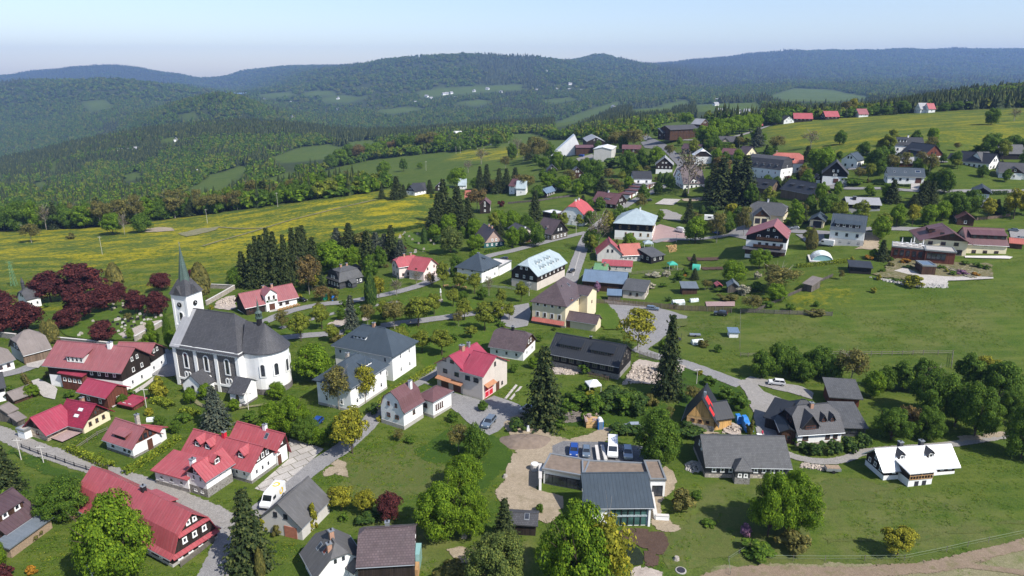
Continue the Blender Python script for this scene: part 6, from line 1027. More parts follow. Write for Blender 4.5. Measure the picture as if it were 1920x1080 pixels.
def road(name,m,w,pts,label,zn='P',jit=.12):
 L=smooth_line([Vector(G(zn,*p)[:2])for p in pts]);lf,rt=[],[]
 ws=w if isinstance(w,(list,tuple))else(w,w)
 for i,p in enumerate(L):
  d=(L[min(i+1,len(L)-1)]-L[max(i-1,0)]).normalized();n=Vector((-d.y,d.x));ww=ws[0]+(ws[1]-ws[0])*i/(len(L)-1);lf.append(p+n*ww/2);rt.append(p-n*ww/2)
 if m!='trodden_grass':
  for i in range(len(L)-1):EXCL.append([tuple(q)for q in(lf[i],lf[i+1],rt[i+1],rt[i])])
 V=lf+rt;n=len(L);_off[0]+=1;r=random.Random(n);me=bpy.data.meshes.new(name);vv=[];F=[];K=5
 for i in range(n):
  for k in range(K):q=lf[i].lerp(rt[i],k/(K-1))+(Vector((r.uniform(-jit,jit),r.uniform(-jit,jit)))if k in(0,K-1)else Vector((0,0)));vv.append((q.x,q.y,H(q.x,q.y)+.03+_off[0]*.0035+q.y*.00012))
 for i in range(n-1):
  for k in range(K-1):a=i*K+k;F.append((a,a+1,a+K+1,a+K))
 me.from_pydata(vv,[],F);me.materials.append(MATS[m]);at=me.attributes.new('inner','FLOAT','POINT');at.data.foreach_set('value',[0.0 if i%K in(0,K-1)else 1.0 for i in range(len(vv))]);o=bpy.data.objects.new(name,me);COL.objects.link(o);tag(o,label,'road',kind='structure');return o
area('lawn','mown_grass','P',[(560,650),(640,632),(740,618),(860,600),(960,590),(985,612),(925,660),(860,680),(800,700),(760,640),(640,640)],'mown lawn between parsonage and street',.4)
area('lawn','mown_grass','P',[(505,618),(600,578),(700,565),(790,545),(880,560),(960,575),(930,585),(790,598),(640,620),(540,632)],'mown park lawn under the round trees',.4)
area('stubble_ground','stubble_grass','P',[(640,860),(760,830),(830,850),(850,900),(800,930),(700,935),(640,905)],'worn yellowish lawn',1.5)
area('stubble_ground','stubble_grass','P',[(1240,980),(1330,960),(1560,900),(1700,900),(1640,940),(1540,960),(1530,1020),(1420,1030),(1330,1060),(1240,1070)],'worn yellowish slope',1.5)
area('trodden_ground','trodden_grass','P',[(1330,1062),(1500,1058),(1700,1056),(1800,1040),(2000,995),(2000,1130),(1300,1130)],'trodden ground along the dirt track',1.0)
area('trodden_ground','stubble_grass','P',[(1540,1010),(1700,1000),(1920,975),(1925,985),(1750,1010),(1540,1022)],'mown strip on the slope',.8)
area('lush_ground','lush_grass','P',[(780,845),(850,800),(905,812),(950,830),(960,870),(930,905),(900,930),(870,860),(800,870)],'rough dark grass below the gravel yard',1.0)
area('lush_ground','lush_grass','P',[(1260,660),(1300,690),(1350,715),(1400,740),(1405,800),(1380,820),(1270,760),(1250,700)],'rough dark grass bank',1.0)
area('lush_ground','lush_grass','P',[(1030,745),(1100,735),(1250,745),(1260,800),(1180,805),(1050,800)],'overgrown garden',1.0)
area('lush_ground','lush_grass','P',[(20,838),(120,878),(185,905),(160,925),(60,880),(10,850)],'rough grass bank below the road',.6)
road('road','gravel_road',4.2,[(-60,788),(0,812),(60,838),(125,861),(190,882),(260,905),(325,930),(390,958),(440,985),(455,1000)],'grey gravel road at lower left')
road('road','old_asphalt',(5.0,3.8),[(375,1140),(400,1080),(422,1030),(440,990),(470,968),(510,942),(555,902),(600,868),(640,842),(668,818),(690,797),(703,778),(735,745),(780,718),(815,697),(845,685)],'old asphalt lane from the bottom edge up to the fire station')
area('junction','gravel_road','P',[(370,945),(440,965),(478,955),(500,965),(470,990),(452,1010),(425,1010),(415,985),(390,965)],'gravel road junction',.3)
area('yard','slabs','Z5',[(628,562),(728,592),(800,540),(1040,325),(1000,310),(835,262),(830,385)],'yard of pale concrete slabs')
area('dirt_patch','dirt','Z5',[(1020,470),(1120,380),(1190,410),(1200,500),(1100,480),(1010,500)],'bare gravelly patch beside the lane',.4)
area('yard','old_asphalt','Z6',[(870,575),(985,605),(1350,715),(1440,672),(1520,700),(1640,745),(1680,800),(1560,870),(1480,950),(1400,985),(1290,930),(1180,830),(1095,765),(1060,650),(900,560)],'wide grey yard in front of the fire station',.3)
road('road','dirt',(4.5,5),[(965,780),(990,800),(1015,815),(1045,828),(1080,838),(1110,832),(1130,815),(1150,808)],'stony drive to the modern house')
area('dirt_ground','dirt','W6',[(0,45),(60,25),(190,45),(300,120),(440,160),(560,130),(690,90),(710,140),(640,190),(360,300),(270,400),(250,500),(420,540),(420,640),(330,740),(60,650),(0,600),(-60,520),(20,430),(55,300),(90,190),(40,110)],'raw pale earth of the building plot',.5)
area('parking_lot','asphalt','W6',[(342,205),(420,170),(700,180),(1000,215),(1030,320),(700,325),(350,310)],'dark gravel parking above the modern house',.2)
area('dirt_ground','dirt','W6',[(990,530),(1110,330),(1160,370),(1190,450),(1110,560),(1080,600),(1100,690),(1140,700),(1230,760),(1140,800),(1040,770),(1000,740)],'raw earth right of the modern house',.5)
area('dark_soil','dark_soil','W6',[(780,765),(1010,765),(1120,790),(1145,845),(1090,950),(1060,1040),(960,1020),(960,900),(860,850),(790,850)],'freshly raked dark soil below the modern house',.3)
area('pond','pond_water','W6',[(800,850),(870,862),(930,900),(962,950),(955,1005),(900,1012),(820,990),(780,900)],'small dark garden pond',.1)
area('dirt_ground','rubble','W6',[(870,1030),(950,1010),(1110,1060),(1130,1120),(850,1120)],'stones below the pond',.4)
area('dirt_ground','dirt','P',[(835,1030),(860,1022),(890,1035),(885,1060),(860,1062)],'stony patch at the bottom',.4)
road('road','old_asphalt',(4.0,4.8),[(1195,655),(1230,668),(1262,675),(1300,688),(1340,703),(1390,722)],'narrow asphalt lane to the plot of the white car')
area('parking_lot','old_asphalt','W4',[(700,20),(790,62),(880,175),(960,245),(1010,262),(930,320),(960,340),(1050,320),(1120,270),(1220,190),(1340,120),(1370,55),(1200,5),(950,-40),(700,-75)],'grey asphalt parking lot beside the yellow house',.4)
area('gravel_yard','gravel_road','Q7',[(620,370),(720,330),(900,370),(1080,400),(1180,450),(1170,500),(1000,450),(860,420),(780,400),(820,440),(960,500),(960,545),(830,600),(900,640),(950,780),(780,800),(740,600),(690,480)],'cobbled yard and drive of the rambling house',.3)
road('track','gravel_road',2.4,[(1470,850),(1500,860),(1541,866),(1583,862),(1620,848),(1680,842),(1790,833),(1885,817),(1970,800)],'narrow gravel track to the white-roofed house')
area('dirt_ground','dirt','P',[(1790,820),(1880,808),(1890,818),(1800,832)],'bare earth behind the white roof',.3)
road('track','track_dirt',(3.4,2.6),[(1300,1100),(1389,1074),(1535,1075),(1666,1071),(1768,1061),(1841,1041),(1920,1022),(2000,1005)],'dusty dirt track at the lower right',jit=.3)
road('track','track_dirt',1.6,[(1790,1059),(1850,1066),(1930,1076)],'branch of the dirt track',jit=.2)
road('road','old_asphalt',4.6,[(-60,714),(0,704),(43,694),(80,678),(105,667),(180,655),(240,652),(300,662),(360,660),(420,650),(480,642),(549,632),(640,624),(725,610),(795,601),(860,592),(920,583),(985,575)],'asphalt street along the cemetery and the park')
area('square','old_asphalt','P',[(268,662),(335,652),(338,705),(312,708),(286,705),(280,690)],'paved space beside the church')
area('square','old_asphalt','W2',[(650,870),(665,800),(700,735),(880,700),(900,780),(870,880),(760,900)],'paved space before the yellow house')
road('street','old_asphalt',4.6,[(400,645),(440,625),(496,604),(544,584),(605,571),(648,567),(708,556),(744,548),(783,537),(815,524),(848,506),(880,494),(922,479),(958,471),(1020,455),(1069,443),(1100,436)],'street past the inn and the villa')
road('path','old_asphalt',2.4,[(525,616),(583,600),(650,582),(700,574),(750,566)],'path through the park')
area('sand_patch','rubble','P',[(610,609),(630,599),(650,597),(655,606),(635,615)],'pale gravel patch in the park',.3);area('sand_patch','rubble','P',[(676,597),(690,590),(696,600),(682,604)],'small gravel patch in the park',.3)
area('rubble_ground','rubble','W1',[(10,700),(100,650),(180,640),(180,740),(130,760),(0,740)],'rubble beside the inn',.5)
road('main_road','old_asphalt',5.4,[(1062,545),(1072,520),(1083,490),(1092,465),(1104,440),(1128,417),(1155,397),(1190,376),(1230,357),(1252,347)],'main village road');road('lane','old_asphalt',4,[(1248,350),(1262,338),(1270,322),(1278,306)],'lane joining the upper road')
road('main_road','asphalt',6.5,[(1330,350),(1300,328),(1275,304),(1250,279),(1232,268),(1214,260),(1205,252)],'upper main road over the hill')
area('bus_bay','asphalt','Q1',[(900,300),(1000,290),(1050,320),(1020,360),(940,350)],'asphalt bay by the upper road')
area('kerb_path','concrete','W2',[(1219,490),(1228,490),(1281,300),(1276,300)],'pale kerb beside the main road')
area('school_yard','pink_paving','Q4',[(735,330),(735,210),(800,185),(950,225),(1040,285),(1010,300),(900,335)],'pinkish paved school yard')
road('street','old_asphalt',4.4,[(1225,455),(1250,449),(1290,449),(1335,446),(1371,440),(1400,430),(1440,425),(1490,434),(1522,435),(1550,437),(1590,436),(1628,430),(1675,429),(1725,431),(1738,430)],'street of the right-hand quarter')
area('yard','old_asphalt','P',[(1360,442),(1385,425),(1425,418),(1470,422),(1500,432),(1450,436),(1400,450)],'paved yard above the chalet');area('yard','dirt','P',[(1620,435),(1650,437),(1648,470),(1600,468),(1618,458)],'raw earth beside the white house',.3)
area('yard','old_asphalt','P',[(1490,440),(1545,440),(1548,460),(1520,465),(1505,450)],'drive of the white house with long dormer')
road('street','old_asphalt',4,[(1545,350),(1600,354),(1661,354),(1698,357),(1755,359),(1840,359),(1990,359)],'upper street of the right-hand quarter');road('street','old_asphalt',3.5,[(1590,318),(1661,312),(1730,307),(1775,303)],'drive to the big farmhouse')
area('drive','concrete_pad','Q3',[(530,810),(615,808),(605,862),(528,862)],'concrete drive of the house with solar panel');area('drive','old_asphalt','P',[(1560,350),(1545,345),(1580,340),(1590,350)],'short asphalt drive')
road('ridge_road','old_asphalt',4,[(1250,262),(1300,263),(1350,262),(1395,252),(1422,243),(1443,236),(1463,232),(1483,229)],'ridge road to the red-roofed houses')
area('drive','concrete_pad','Z3',[(245,480),(300,462),(425,520),(450,545),(430,625),(340,605),(280,550)],'pale concrete drive before the pink-roofed house');area('terrace','pink_paving','Z3',[(385,930),(490,965),(655,885),(560,852)],'paved terrace of the crimson cottage',lift=.25)
area('yard','concrete_pad','Z3',[(205,345),(395,290),(420,295),(420,320),(330,350),(300,380),(210,370)],'concrete apron of the grey barn')
area('path','concrete_pad','Z3',[(860,670),(1130,500),(1200,445),(1220,460),(1150,520),(880,690)],'flagged path along the pink-roofed house');road('path','trodden_grass',1.2,[(330,705),(350,730),(375,760),(430,768),(480,762),(520,757)],'footpath below the church')
area('path','concrete_pad','F6' if 'F6' in ZN else 'P',[(945,749),(967,722),(971,724),(950,750)],'concrete wheel track on the lawn');area('path','concrete_pad','P',[(954,751),(975,726),(980,726),(959,752)],'second concrete wheel track on the lawn')
road('field_track','trodden_grass',2.6,[(380,462),(420,450),(496,428),(550,412),(602,399),(660,385),(705,375)],'dirt track across the yellow meadow',jit=.4);road('field_track','trodden_grass',2,[(405,426),(450,429),(496,428)],'side track on the yellow meadow')
area('bare_patch','trodden_grass','Z1',[(1330,235),(1500,195),(1650,185),(1600,215),(1400,258)],'bare patch on the meadow',.8);area('bare_patch','dirt','Z1',[(1100,200),(1200,185),(1300,190),(1310,215),(1180,222),(1080,225)],'heap of brown earth on the meadow',.8)
for q,lb in(([(1015,462),(1300,462),(1300,490),(1030,492)],'vegetable bed with soil ridges on the upper garden slope'),([(1140,548),(1330,542),(1335,570),(1150,572)],'vegetable bed beside the green-roofed greenhouse')):area('garden_bed','dark_soil','Q4',q,lb)
area('garden_bed','pink_paving','Q4',[(1180,842),(1430,840),(1430,880),(1190,880)],'long garden bed along the fence')
area('slab','concrete_pad','Q1',[(1025,825),(1100,780),(1245,785),(1180,835)],'concrete foundation slab beside the road');area('yard','dirt','Q1',[(1240,780),(1420,765),(1480,780),(1400,800),(1260,800)],'bare strip above the slab',.5);area('yard','gravel_road','Q1',[(1060,870),(1130,870),(1260,920),(1240,970),(1090,950)],'gravel yard above the school',.5)
area('yard','gravel_road','Q1',[(360,440),(500,400),(520,440),(440,480),(380,470)],'yard between the white halls');area('rubble_ground','rubble','W4',[(290,430),(430,425),(520,470),(515,510),(330,510),(280,480)],'slope of pale rubble',.5);area('rubble_ground','rubble','W4',[(850,600),(940,440),(990,395),(1120,425),(1290,430),(1380,450),(1290,520),(1230,650),(1130,600),(900,570)],'big slope of pale broken rubble',.6)
area('rubble_ground','rubble','Q7',[(510,735),(580,660),(640,690),(665,750),(600,770)],'rubble right of the timber house',.4);area('dirt_ground','dirt','Q7',[(205,735),(250,725),(470,740),(540,755),(380,765),(215,760)],'sandy strip before the timber house',.2)
area('rock_garden','flower_bed','Q6',[(300,760),(420,725),(520,740),(560,800),(690,790),(850,780),(1170,790),(1180,900),(1000,920),(800,930),(560,930),(330,920),(150,880),(250,850)],'rock garden of the mountain hotel',.6);area('path','concrete_pad','Q6',[(340,850),(440,820),(560,880),(800,900),(1030,900),(1180,905),(1180,918),(800,935),(780,970),(580,965),(540,900)],'pale path through the rock garden',.3)
area('parking_lot','old_asphalt','Q6',[(1310,500),(1450,500),(1450,600),(1330,600)],'parking at the right edge');area('terrace','pale_concrete','Q6',[(940,725),(1285,725),(1345,735),(1320,750),(940,740)],'paved strip before the mountain hotel')
area('graveyard','mown_grass','Z1',[(340,900),(900,740),(1260,640),(1500,640),(1530,700),(1270,850),(1000,1040),(700,1040),(500,1010)],'mown cemetery ground',.3)
area('gravel_strip','rubble','F2' if False else 'Z1',[(880,990),(1120,900),(1240,880),(1240,905),(1010,1010),(920,1030)],'gravel strip along the graves',.3)
area('lawn','mown_grass','P',[(1100,560),(1125,555),(1160,590),(1170,620),(1130,620)],'lawn right of the yellow house')
area('lawn','mown_grass','W1',[(1480,150),(1700,150),(1900,200),(1900,330),(1750,330),(1600,290),(1500,250)],'mown lawn of the new cemetery',.5)
area('worn_grass','stubble_grass','W8' if False else 'P',[(1260,600),(1290,598),(1290,612),(1262,618)],'worn tyre marks beside the parking lot',.5)
def lake():
 p=hit(445,176);b=MB();z=H(p.x,p.y)+9;c=[on_plane(u,v,z)for u,v in((413,176.5),(478,176),(474,172.5),(420,172.8))]
 me=bpy.data.meshes.new('lake');me.from_pydata([tuple(q)for q in c],[],[(0,1,2,3)]);me.materials.append(MATS['lake_water']);o=bpy.data.objects.new('lake',me);COL.objects.link(o);tag(o,'pale blue reservoir between the far hills','lake',kind='structure')
lake()
TK['yloose']=('loose','leaf_yellow','budding_tree','tree','open-crowned tree in yellow-green bud',.15)
TK['willow']=('broad','needle_larch','willow_tree','tree','soft grey-green tree',.06)
T='''beech 8 630 80 78;beech 52 622 66 62;beech -12 598 66 60;beech 96 566 70 66;beech 156 560 84 76;beech 152 603 64 74;beech 197 583 62 60;beech 222 562 32 36;beech 125 616 48 40;beech 256 590 46 52;beech 297 592 48 54;beech 303 546 38 38;beech 196 646 50 52;beech 362 545 28 46
thujay 378 552 30 58;thujay 218 546 26 52;thujay 101 642 20 42;thujay 88 640 16 38;maple 245 636 16 24;maple 284 628 16 34;green 318 658 16 84;maple 286 652 28 36;maple 325 662 24 50
olive 59 455 34 42;maple 212 440 38 48;green 268 435 38 42;bare 234 440 16 44;obush 133 448 18 14;obush 240 600 14 16
maple 225 1100 135 202;spruce 16 924 54 92;green 120 976 88 92;bush 42 952 40 34;bush 8 965 34 55;obush 66 1010 26 20;gold 60 1076 20 20;rbush 16 1082 32 30;maple 0 1062 32 60;bush 150 958 30 40;ybush 150 990 16 16
spruce 470 1060 78 146;ybush 498 992 24 30;thujay 490 1082 16 54;obush 520 1005 16 24;ybush 588 992 28 52;blue 406 803 50 82;maple 386 748 32 32
maple 515 815 62 76;maple 550 815 60 88;green 574 828 48 56;maple 602 832 36 36;green 628 832 38 48;yellow 661 850 66 94;ybush 300 746 34 42;maple 358 758 26 38;maple 588 716 72 80;green 616 700 30 40
olive 636 768 52 92;yloose 686 756 52 82;bush 590 832 30 24;dbush 700 776 26 22;ybush 712 790 14 12;dbush 452 800 20 14
linden 565 640 37 60;linden 604 618 33 55;blue 660 623 30 72;olive 690 612 32 52;olive 740 617 46 62;linden 785 612 50 68;linden 814 591 28 46;bare 744 554 27 34;yellow 711 566 26 56;thuja 696 574 20 60;bare 781 536 20 32;bronze 808 537 20 30;linden 831 541 24 56;obush 632 641 32 26;bush 757 630 26 26;linden 792 661 30 46;linden 829 666 42 54;linden 871 601 31 46;linden 909 620 38 54;linden 934 605 31 46;linden 907 590 26 28;linden 883 634 24 26;linden 977 567 23 44;bare 917 555 20 42;linden 890 551 27 46;linden 862 545 27 42;linden 676 640 20 24;obush 770 590 16 14;dbush 724 598 22 20;olive 770 606 28 40
green 446 538 34 46;spruce 458 537 32 68;spruce 477 539 34 84;spruce 497 538 34 100;spruce 520 537 36 106;spruce 538 537 30 100;spruce 554 522 30 98;spruce 566 517 30 94;bronze 580 552 44 84;spruce 592 540 34 98;spruce 507 520 30 96;spruce 486 528 30 88;yellow 586 546 22 38;spruce 572 500 30 80;bronze 604 564 34 32;obush 628 562 24 26;bush 645 575 18 14;maple 620 512 72 68;maple 662 506 36 52;green 600 500 36 50;spruce 655 462 30 46;blue 632 460 28 34;spruce 690 502 38 72;green 714 502 28 48;spruce 735 486 30 66;blue 752 490 30 42;obush 682 460 36 30;bush 720 466 34 26;blue 706 478 32 44;blue 722 486 30 50;thuja 796 458 10 32;dbush 825 457 28 20;bush 812 447 20 16;obush 655 572 20 16;bush 668 590 24 26;rbush 760 470 10 10
spruce 716 373 13 28;spruce 744 373 28 44;spruce 757 369 14 24;spruce 806 363 17 27;spruce 832 417 36 84;spruce 858 424 36 78;spruce 878 432 32 64;spruce 812 442 38 54;spruce 846 440 34 70;spruce 866 440 30 60;spruce 822 425 30 66;maple 860 352 36 44;green 893 356 24 30;spruce 900 362 21 52;spruce 913 360 21 54;spruce 936 362 21 48;spruce 950 360 22 46;spruce 966 352 22 40;bronze 895 396 42 52;bare 902 308 26 34;bare 878 324 20 26;olive 988 360 36 40;bronze 973 355 26 32;spruce 1003 413 26 58;maple 935 432 38 46;maple 961 430 36 42;green 985 436 26 26;maple 890 447 28 42;maple 842 442 38 50;willow 846 476 46 58;maple 815 452 28 36;maple 893 470 34 36;green 1008 372 26 30;obush 912 392 16 14;rbush 940 388 14 16;olive 925 360 20 26
maple 720 329 27 32;green 757 321 17 28;maple 788 316 12 14;olive 650 336 15 18;bush 930 346 14 12;bush 905 345 12 10;olive 948 318 20 30;green 852 264 16 16;green 862 284 23 28;green 889 281 12 14;bare 905 272 14 18;green 930 277 24 28;olive 912 262 12 14;green 960 300 20 36;bare 970 292 22 38;olive 982 304 22 42;spruce 992 300 16 44;olive 1003 306 34 56;olive 1016 302 30 50;green 1028 298 24 38;green 1042 320 24 40;thuja 1058 318 11 26;green 1070 322 20 30;green 1080 324 22 28
green 1008 292 26 34;maple 1045 320 26 44;maple 1027 352 30 32;maple 1058 360 30 36;maple 1082 368 24 32;green 1098 362 36 46;green 1114 342 40 50;green 1096 330 34 40;spruce 1128 367 28 38;bronze 1150 354 22 24;olive 1140 340 24 30;olive 1153 284 32 44;olive 1188 282 42 48;olive 1170 280 28 40;dbush 1150 315 38 26;green 1177 332 34 58;green 1203 315 25 42;maple 1230 314 33 46;thuja 1237 342 9 19;thuja 1249 342 10 19;dbush 1262 300 0 0;green 1235 259 24 22;maple 1287 233 33 26;bare 1290 363 60 94;olive 1068 348 24 34;green 1018 340 20 26;green 1036 338 20 28;green 1020 318 24 30
spruce 1350 386 50 94;spruce 1393 380 50 92;bronze 1352 345 36 64;spruce 1335 372 34 64;spruce 1376 372 34 74;green 1330 358 24 34;maple 1303 456 44 60;spruce 1291 417 22 46;yellow 1369 417 28 44;olive 1343 455 38 62;olive 1393 443 31 62;bare 1122 471 44 84;yellow 1140 442 28 50;green 1352 420 20 20;bush 1320 432 24 16;obush 1306 408 20 14;thuja 1316 400 10 16;dbush 1338 398 22 16
maple 1375 531 48 50;spruce 1302 524 17 22;wbush 1226 519 26 13;wbush 1248 518 20 12;bush 1274 525 20 18;dbush 1265 530 8 8;wbush 1220 540 22 14;bush 1285 516 18 16;gold 1284 519 8 6;wbush 1392 552 30 20;olive 1411 586 38 38;pbush 1118 548 16 24;bush 1243 538 14 10;bush 1350 546 22 8;obush 1368 562 40 10
olive 1457 545 74 54;maple 1455 566 40 40;maple 1423 504 36 44;bush 1418 546 26 20;thujay 1521 466 19 36;spruce 1505 417 18 36;bush 1476 420 16 10;spruce 1652 488 22 40;maple 1637 484 16 22;bush 1530 575 12 12;gold 1627 486 18 10;bush 1480 583 18 18;obush 1530 590 40 12;bush 1440 575 20 14;wbush 1419 524 12 20
maple 1318 270 36 40;maple 1330 272 34 42;maple 1343 262 42 48;maple 1366 256 36 42;maple 1386 251 34 42;maple 1405 247 32 40;maple 1420 243 22 32;green 1448 235 36 36;blue 1419 275 28 38;spruce 1389 270 13 22;olive 1456 284 34 34;green 1442 294 17 22;bare 1520 278 32 38;spruce 1513 302 22 30;maple 1539 321 48 50;bronze 1507 342 30 34;green 1574 271 22 32;spruce 1537 223 18 30;spruce 1510 223 11 24;spruce 1526 222 14 26;olive 1585 218 24 34;yellow 1597 217 26 36;spruce 1488 223 14 18;green 1560 222 14 16;spruce 1441 222 14 28;rbush 1478 340 14 14;bush 1362 276 24 12;obush 1340 276 28 12;bush 1600 345 36 8
green 1648 313 38 46;green 1858 234 29 36;bare 1901 227 22 28;green 1857 292 42 48;green 1897 279 32 32;green 1919 281 18 24;bush 1831 284 18 14;green 1768 306 13 22;spruce 1672 379 28 44;spruce 1728 383 28 46;spruce 1745 382 26 44;spruce 1736 376 20 40;green 1692 213 26 28;spruce 1675 215 14 20;green 1660 216 22 20;green 1793 207 22 22;olive 1848 201 28 22;olive 1866 201 26 20;spruce 1620 217 18 22;green 1640 216 20 18;spruce 1830 203 16 24;green 1770 209 20 20;spruce 1890 199 16 24;spruce 1910 198 16 24
maple 1680 426 32 52;yellow 1710 424 28 48;maple 1740 420 34 42;maple 1765 414 30 46;green 1790 408 42 56;green 1816 404 36 56;yellow 1851 412 28 46;yellow 1900 410 42 62;maple 1920 404 30 60;bush 1878 404 30 20;ybush 1712 538 36 26;pbush 1804 514 20 9;wbush 1786 508 16 7;wbush 1816 520 18 7;gold 1828 517 17 8;bush 1833 502 18 12;bush 1764 504 14 9;bush 1786 516 16 10;bush 1722 498 16 10;gold 1697 494 22 12;dbush 1702 503 20 8;bush 1680 528 14 8;wbush 1752 498 12 6;bush 1850 506 14 10;thuja 1726 505 6 10;obush 1670 500 14 10;bush 1655 510 14 8
green 1428 708 46 60;green 1456 704 44 72;green 1480 702 42 58;green 1503 714 44 46;green 1538 706 50 62;green 1520 700 40 56;olive 1594 722 60 78;gold 1590 700 0 0;maple 1637 746 42 58;green 1660 730 40 50;green 1692 730 52 60;green 1728 734 52 72;bare 1742 740 46 60;green 1752 782 92 104;green 1670 824 66 70;bronze 1705 815 40 66;green 1737 824 58 72;green 1826 818 84 118;green 1790 800 56 90;green 1816 722 54 68;yellow 1850 700 40 36;green 1872 744 64 84;green 1892 795 54 78;green 1915 860 80 120;green 1560 715 34 50
dbush 1506 846 28 20;dbush 1532 852 38 28;dbush 1562 850 34 26;dbush 1590 846 38 30;dbush 1616 840 34 30;bush 1493 832 20 18;bush 1385 768 42 34;bush 1360 748 38 26;bush 1330 722 26 18;obush 1406 814 15 36;ybush 1312 703 12 14;dbush 1290 815 60 14;bush 1265 742 24 20
green 1232 870 88 118;maple 1440 1006 82 146;maple 1492 1004 84 136;maple 1470 985 70 120;yellow 1682 1042 58 60;pbush 1394 1006 28 30;obush 1486 1034 54 44;obush 1276 958 52 42;bush 1306 935 24 16;bush 1420 1040 60 24;bush 1330 985 30 12
maple 1080 1125 150 215;yloose 1135 1120 100 190;yellow 1090 1140 70 90;maple 830 1008 104 122;maple 882 1004 84 112;maple 868 922 76 80;green 890 862 46 78;olive 860 848 42 60;green 905 850 30 44;yellow 640 958 48 50;yellow 688 964 42 50;beech 730 978 46 58;bush 645 976 20 16;dbush 690 975 50 18;willow 935 1115 112 132;spruce 946 1014 44 82;obush 850 1092 64 40;bush 895 1085 30 30;green 1012 960 16 18;bush 950 1020 24 18
olive 530 618 28 40;bush 548 612 20 14;linden 625 640 26 38;bush 655 632 22 16;linden 722 600 28 42;bush 705 612 18 14;linden 850 575 26 40;green 868 566 20 24;bush 940 612 18 12;linden 955 600 24 36;olive 860 612 22 34;bush 815 640 20 14;linden 755 645 26 38;maple 470 640 22 26;bush 500 612 16 12;green 460 655 24 22;bush 850 640 20 16;green 905 562 22 28;linden 940 574 22 38;maple 1000 690 22 24;bush 985 660 20 18;green 1245 655 22 22;bush 1010 640 18 14;green 640 600 22 26;olive 600 596 22 34
maple 520 748 34 36;bush 470 790 30 22;maple 440 770 26 26;bush 345 790 26 20;green 330 812 24 28;bush 245 745 20 16;green 232 760 22 26;bush 130 745 22 16;maple 60 745 26 28;bush 20 740 24 20;green 300 800 22 26;bush 850 790 26 20;green 905 770 20 22;bush 770 830 20 14
spruce 1020 794 70 148;spruce 1252 742 52 156;yloose 1196 658 76 92;bush 965 698 16 20;dbush 970 806 38 24;bush 1085 764 54 32;bush 1112 774 50 36;dbush 1140 768 52 38;bush 1170 774 50 38;dbush 1198 778 44 40;bush 1065 778 32 28;dbush 1150 748 44 26;dbush 1182 752 44 26;bush 1100 790 30 20;obush 1220 760 30 26;bush 1048 800 34 22;dbush 1160 812 44 18;dbush 1190 812 40 18;bush 1016 795 40 22;bush 1095 700 20 24;ybush 1105 745 22 16;obush 1030 740 30 16;bush 1345 660 16 16;obush 1318 650 24 18;spruce 1240 700 20 30'''
TREES=[]
def grow():
 for row in T.replace('\n',';').split(';'):
  k,u,v,w,h=row.split();u,v,w,h=map(float,(u,v,w,h))
  if w==0:continue
  TREES.append((tree_px(k,u,v,w,h),u,v))
 r=random.Random(5);E=[(-40,438,1),(0,434,1),(100,430,1),(200,425,1),(300,413,1),(400,399,1),(500,385,.95),(600,371,.9),(700,356,.75)]
 u=-40
 while u<598:
  v=np.interp(u,[e[0]for e in E],[e[1]for e in E]);s=np.interp(u,[e[0]for e in E],[e[2]for e in E]);w=r.uniform(26,46)*s*(1.1 if u<420 else.75);h=r.uniform(44,62)*s*(1.05 if u<330 else.72)
  k=r.choice(['maple','green','green','maple','olive','olive','green','spruce','bronze','bare']if u<430 else['green','maple','olive','bronze','green'])
  TREES.append((tree_px(k,u,v+r.uniform(-1,1),w*(.6 if k=='spruce' else 1),h,group='trees along the top rim of the yellow meadow'),u,v))
  p=TREES[-1][0].location;
  q=place_tree(r.choice(['green','olive','maple','spruce','green']),p.x+r.uniform(-4,4),p.y+r.uniform(14,24),r.uniform(9,13),r.uniform(14,20),group='trees along the top rim of the yellow meadow');TREES.append((q,u,v-4))
  u+=w*.62
 for u,v in[(622,317),(638,312),(655,306),(672,303),(690,299),(707,295),(722,291),(740,289),(758,287),(775,286),(792,284),(808,283),(824,284)]:
  TREES.append((tree_px(r.choice(['green','olive','maple','green','bronze']),u,v,r.uniform(24,32),r.uniform(30,42),group='trees along the far rim of the second meadow'),u,v))
grow()
def hedge(zn,pts,w,h,m,label,dens=26):
 """clipped hedge: leaf cards over a box along a line"""
 L=smooth_line([G(zn,*p)for p in pts],4);r=np.random.default_rng(len(pts)*7+int(pts[0][0]));C=[];Nn=[]
 for a,b in zip(L[:-1],L[1:]):
  d=b-a;ln=d.length;d.normalize();n_=Vector((-d.y,d.x,0)).normalized();k=max(4,int(ln*dens*(w+2*h)))
  for _ in range(k):
   t=r.random()*ln;side=r.random()*(w+2*h)
   if side<w:o,z,nn=side-w/2,h,Vector((0,0,1))
   elif side<w+h:o,z,nn=-w/2,side-w,-n_
   else:o,z,nn=w/2,side-w-h,n_
   p=a+d*t+n_*(o+r.normal()*.07);C.append((p.x,p.y,H(p.x,p.y)+z+r.normal()*.07));Nn.append(tuple(nn+Vector(r.normal(size=3)*.45)))
 C=np.array(C);Nn=np.array(Nn);Nn/=np.linalg.norm(Nn,axis=1)[:,None];c0=C.mean(0);V,F=quads(C-c0,Nn,.14,r)
 o=bpy.data.objects.new('hedge',np_mesh('hedge',V,F,[m]));COL.objects.link(o);o.location=c0;tag(o,label,'hedge');return o
hedge('Z4',[(520,100),(680,170),(840,240)],1.3,1.2,'leaf_hedge','yellow-green clipped hedge along the road below the small white cottage');hedge('Z4',[(935,285),(1050,215),(1200,120),(1345,15)],1.2,1.2,'leaf_hedge','yellow-green hedge between the white cottage and the guesthouse')
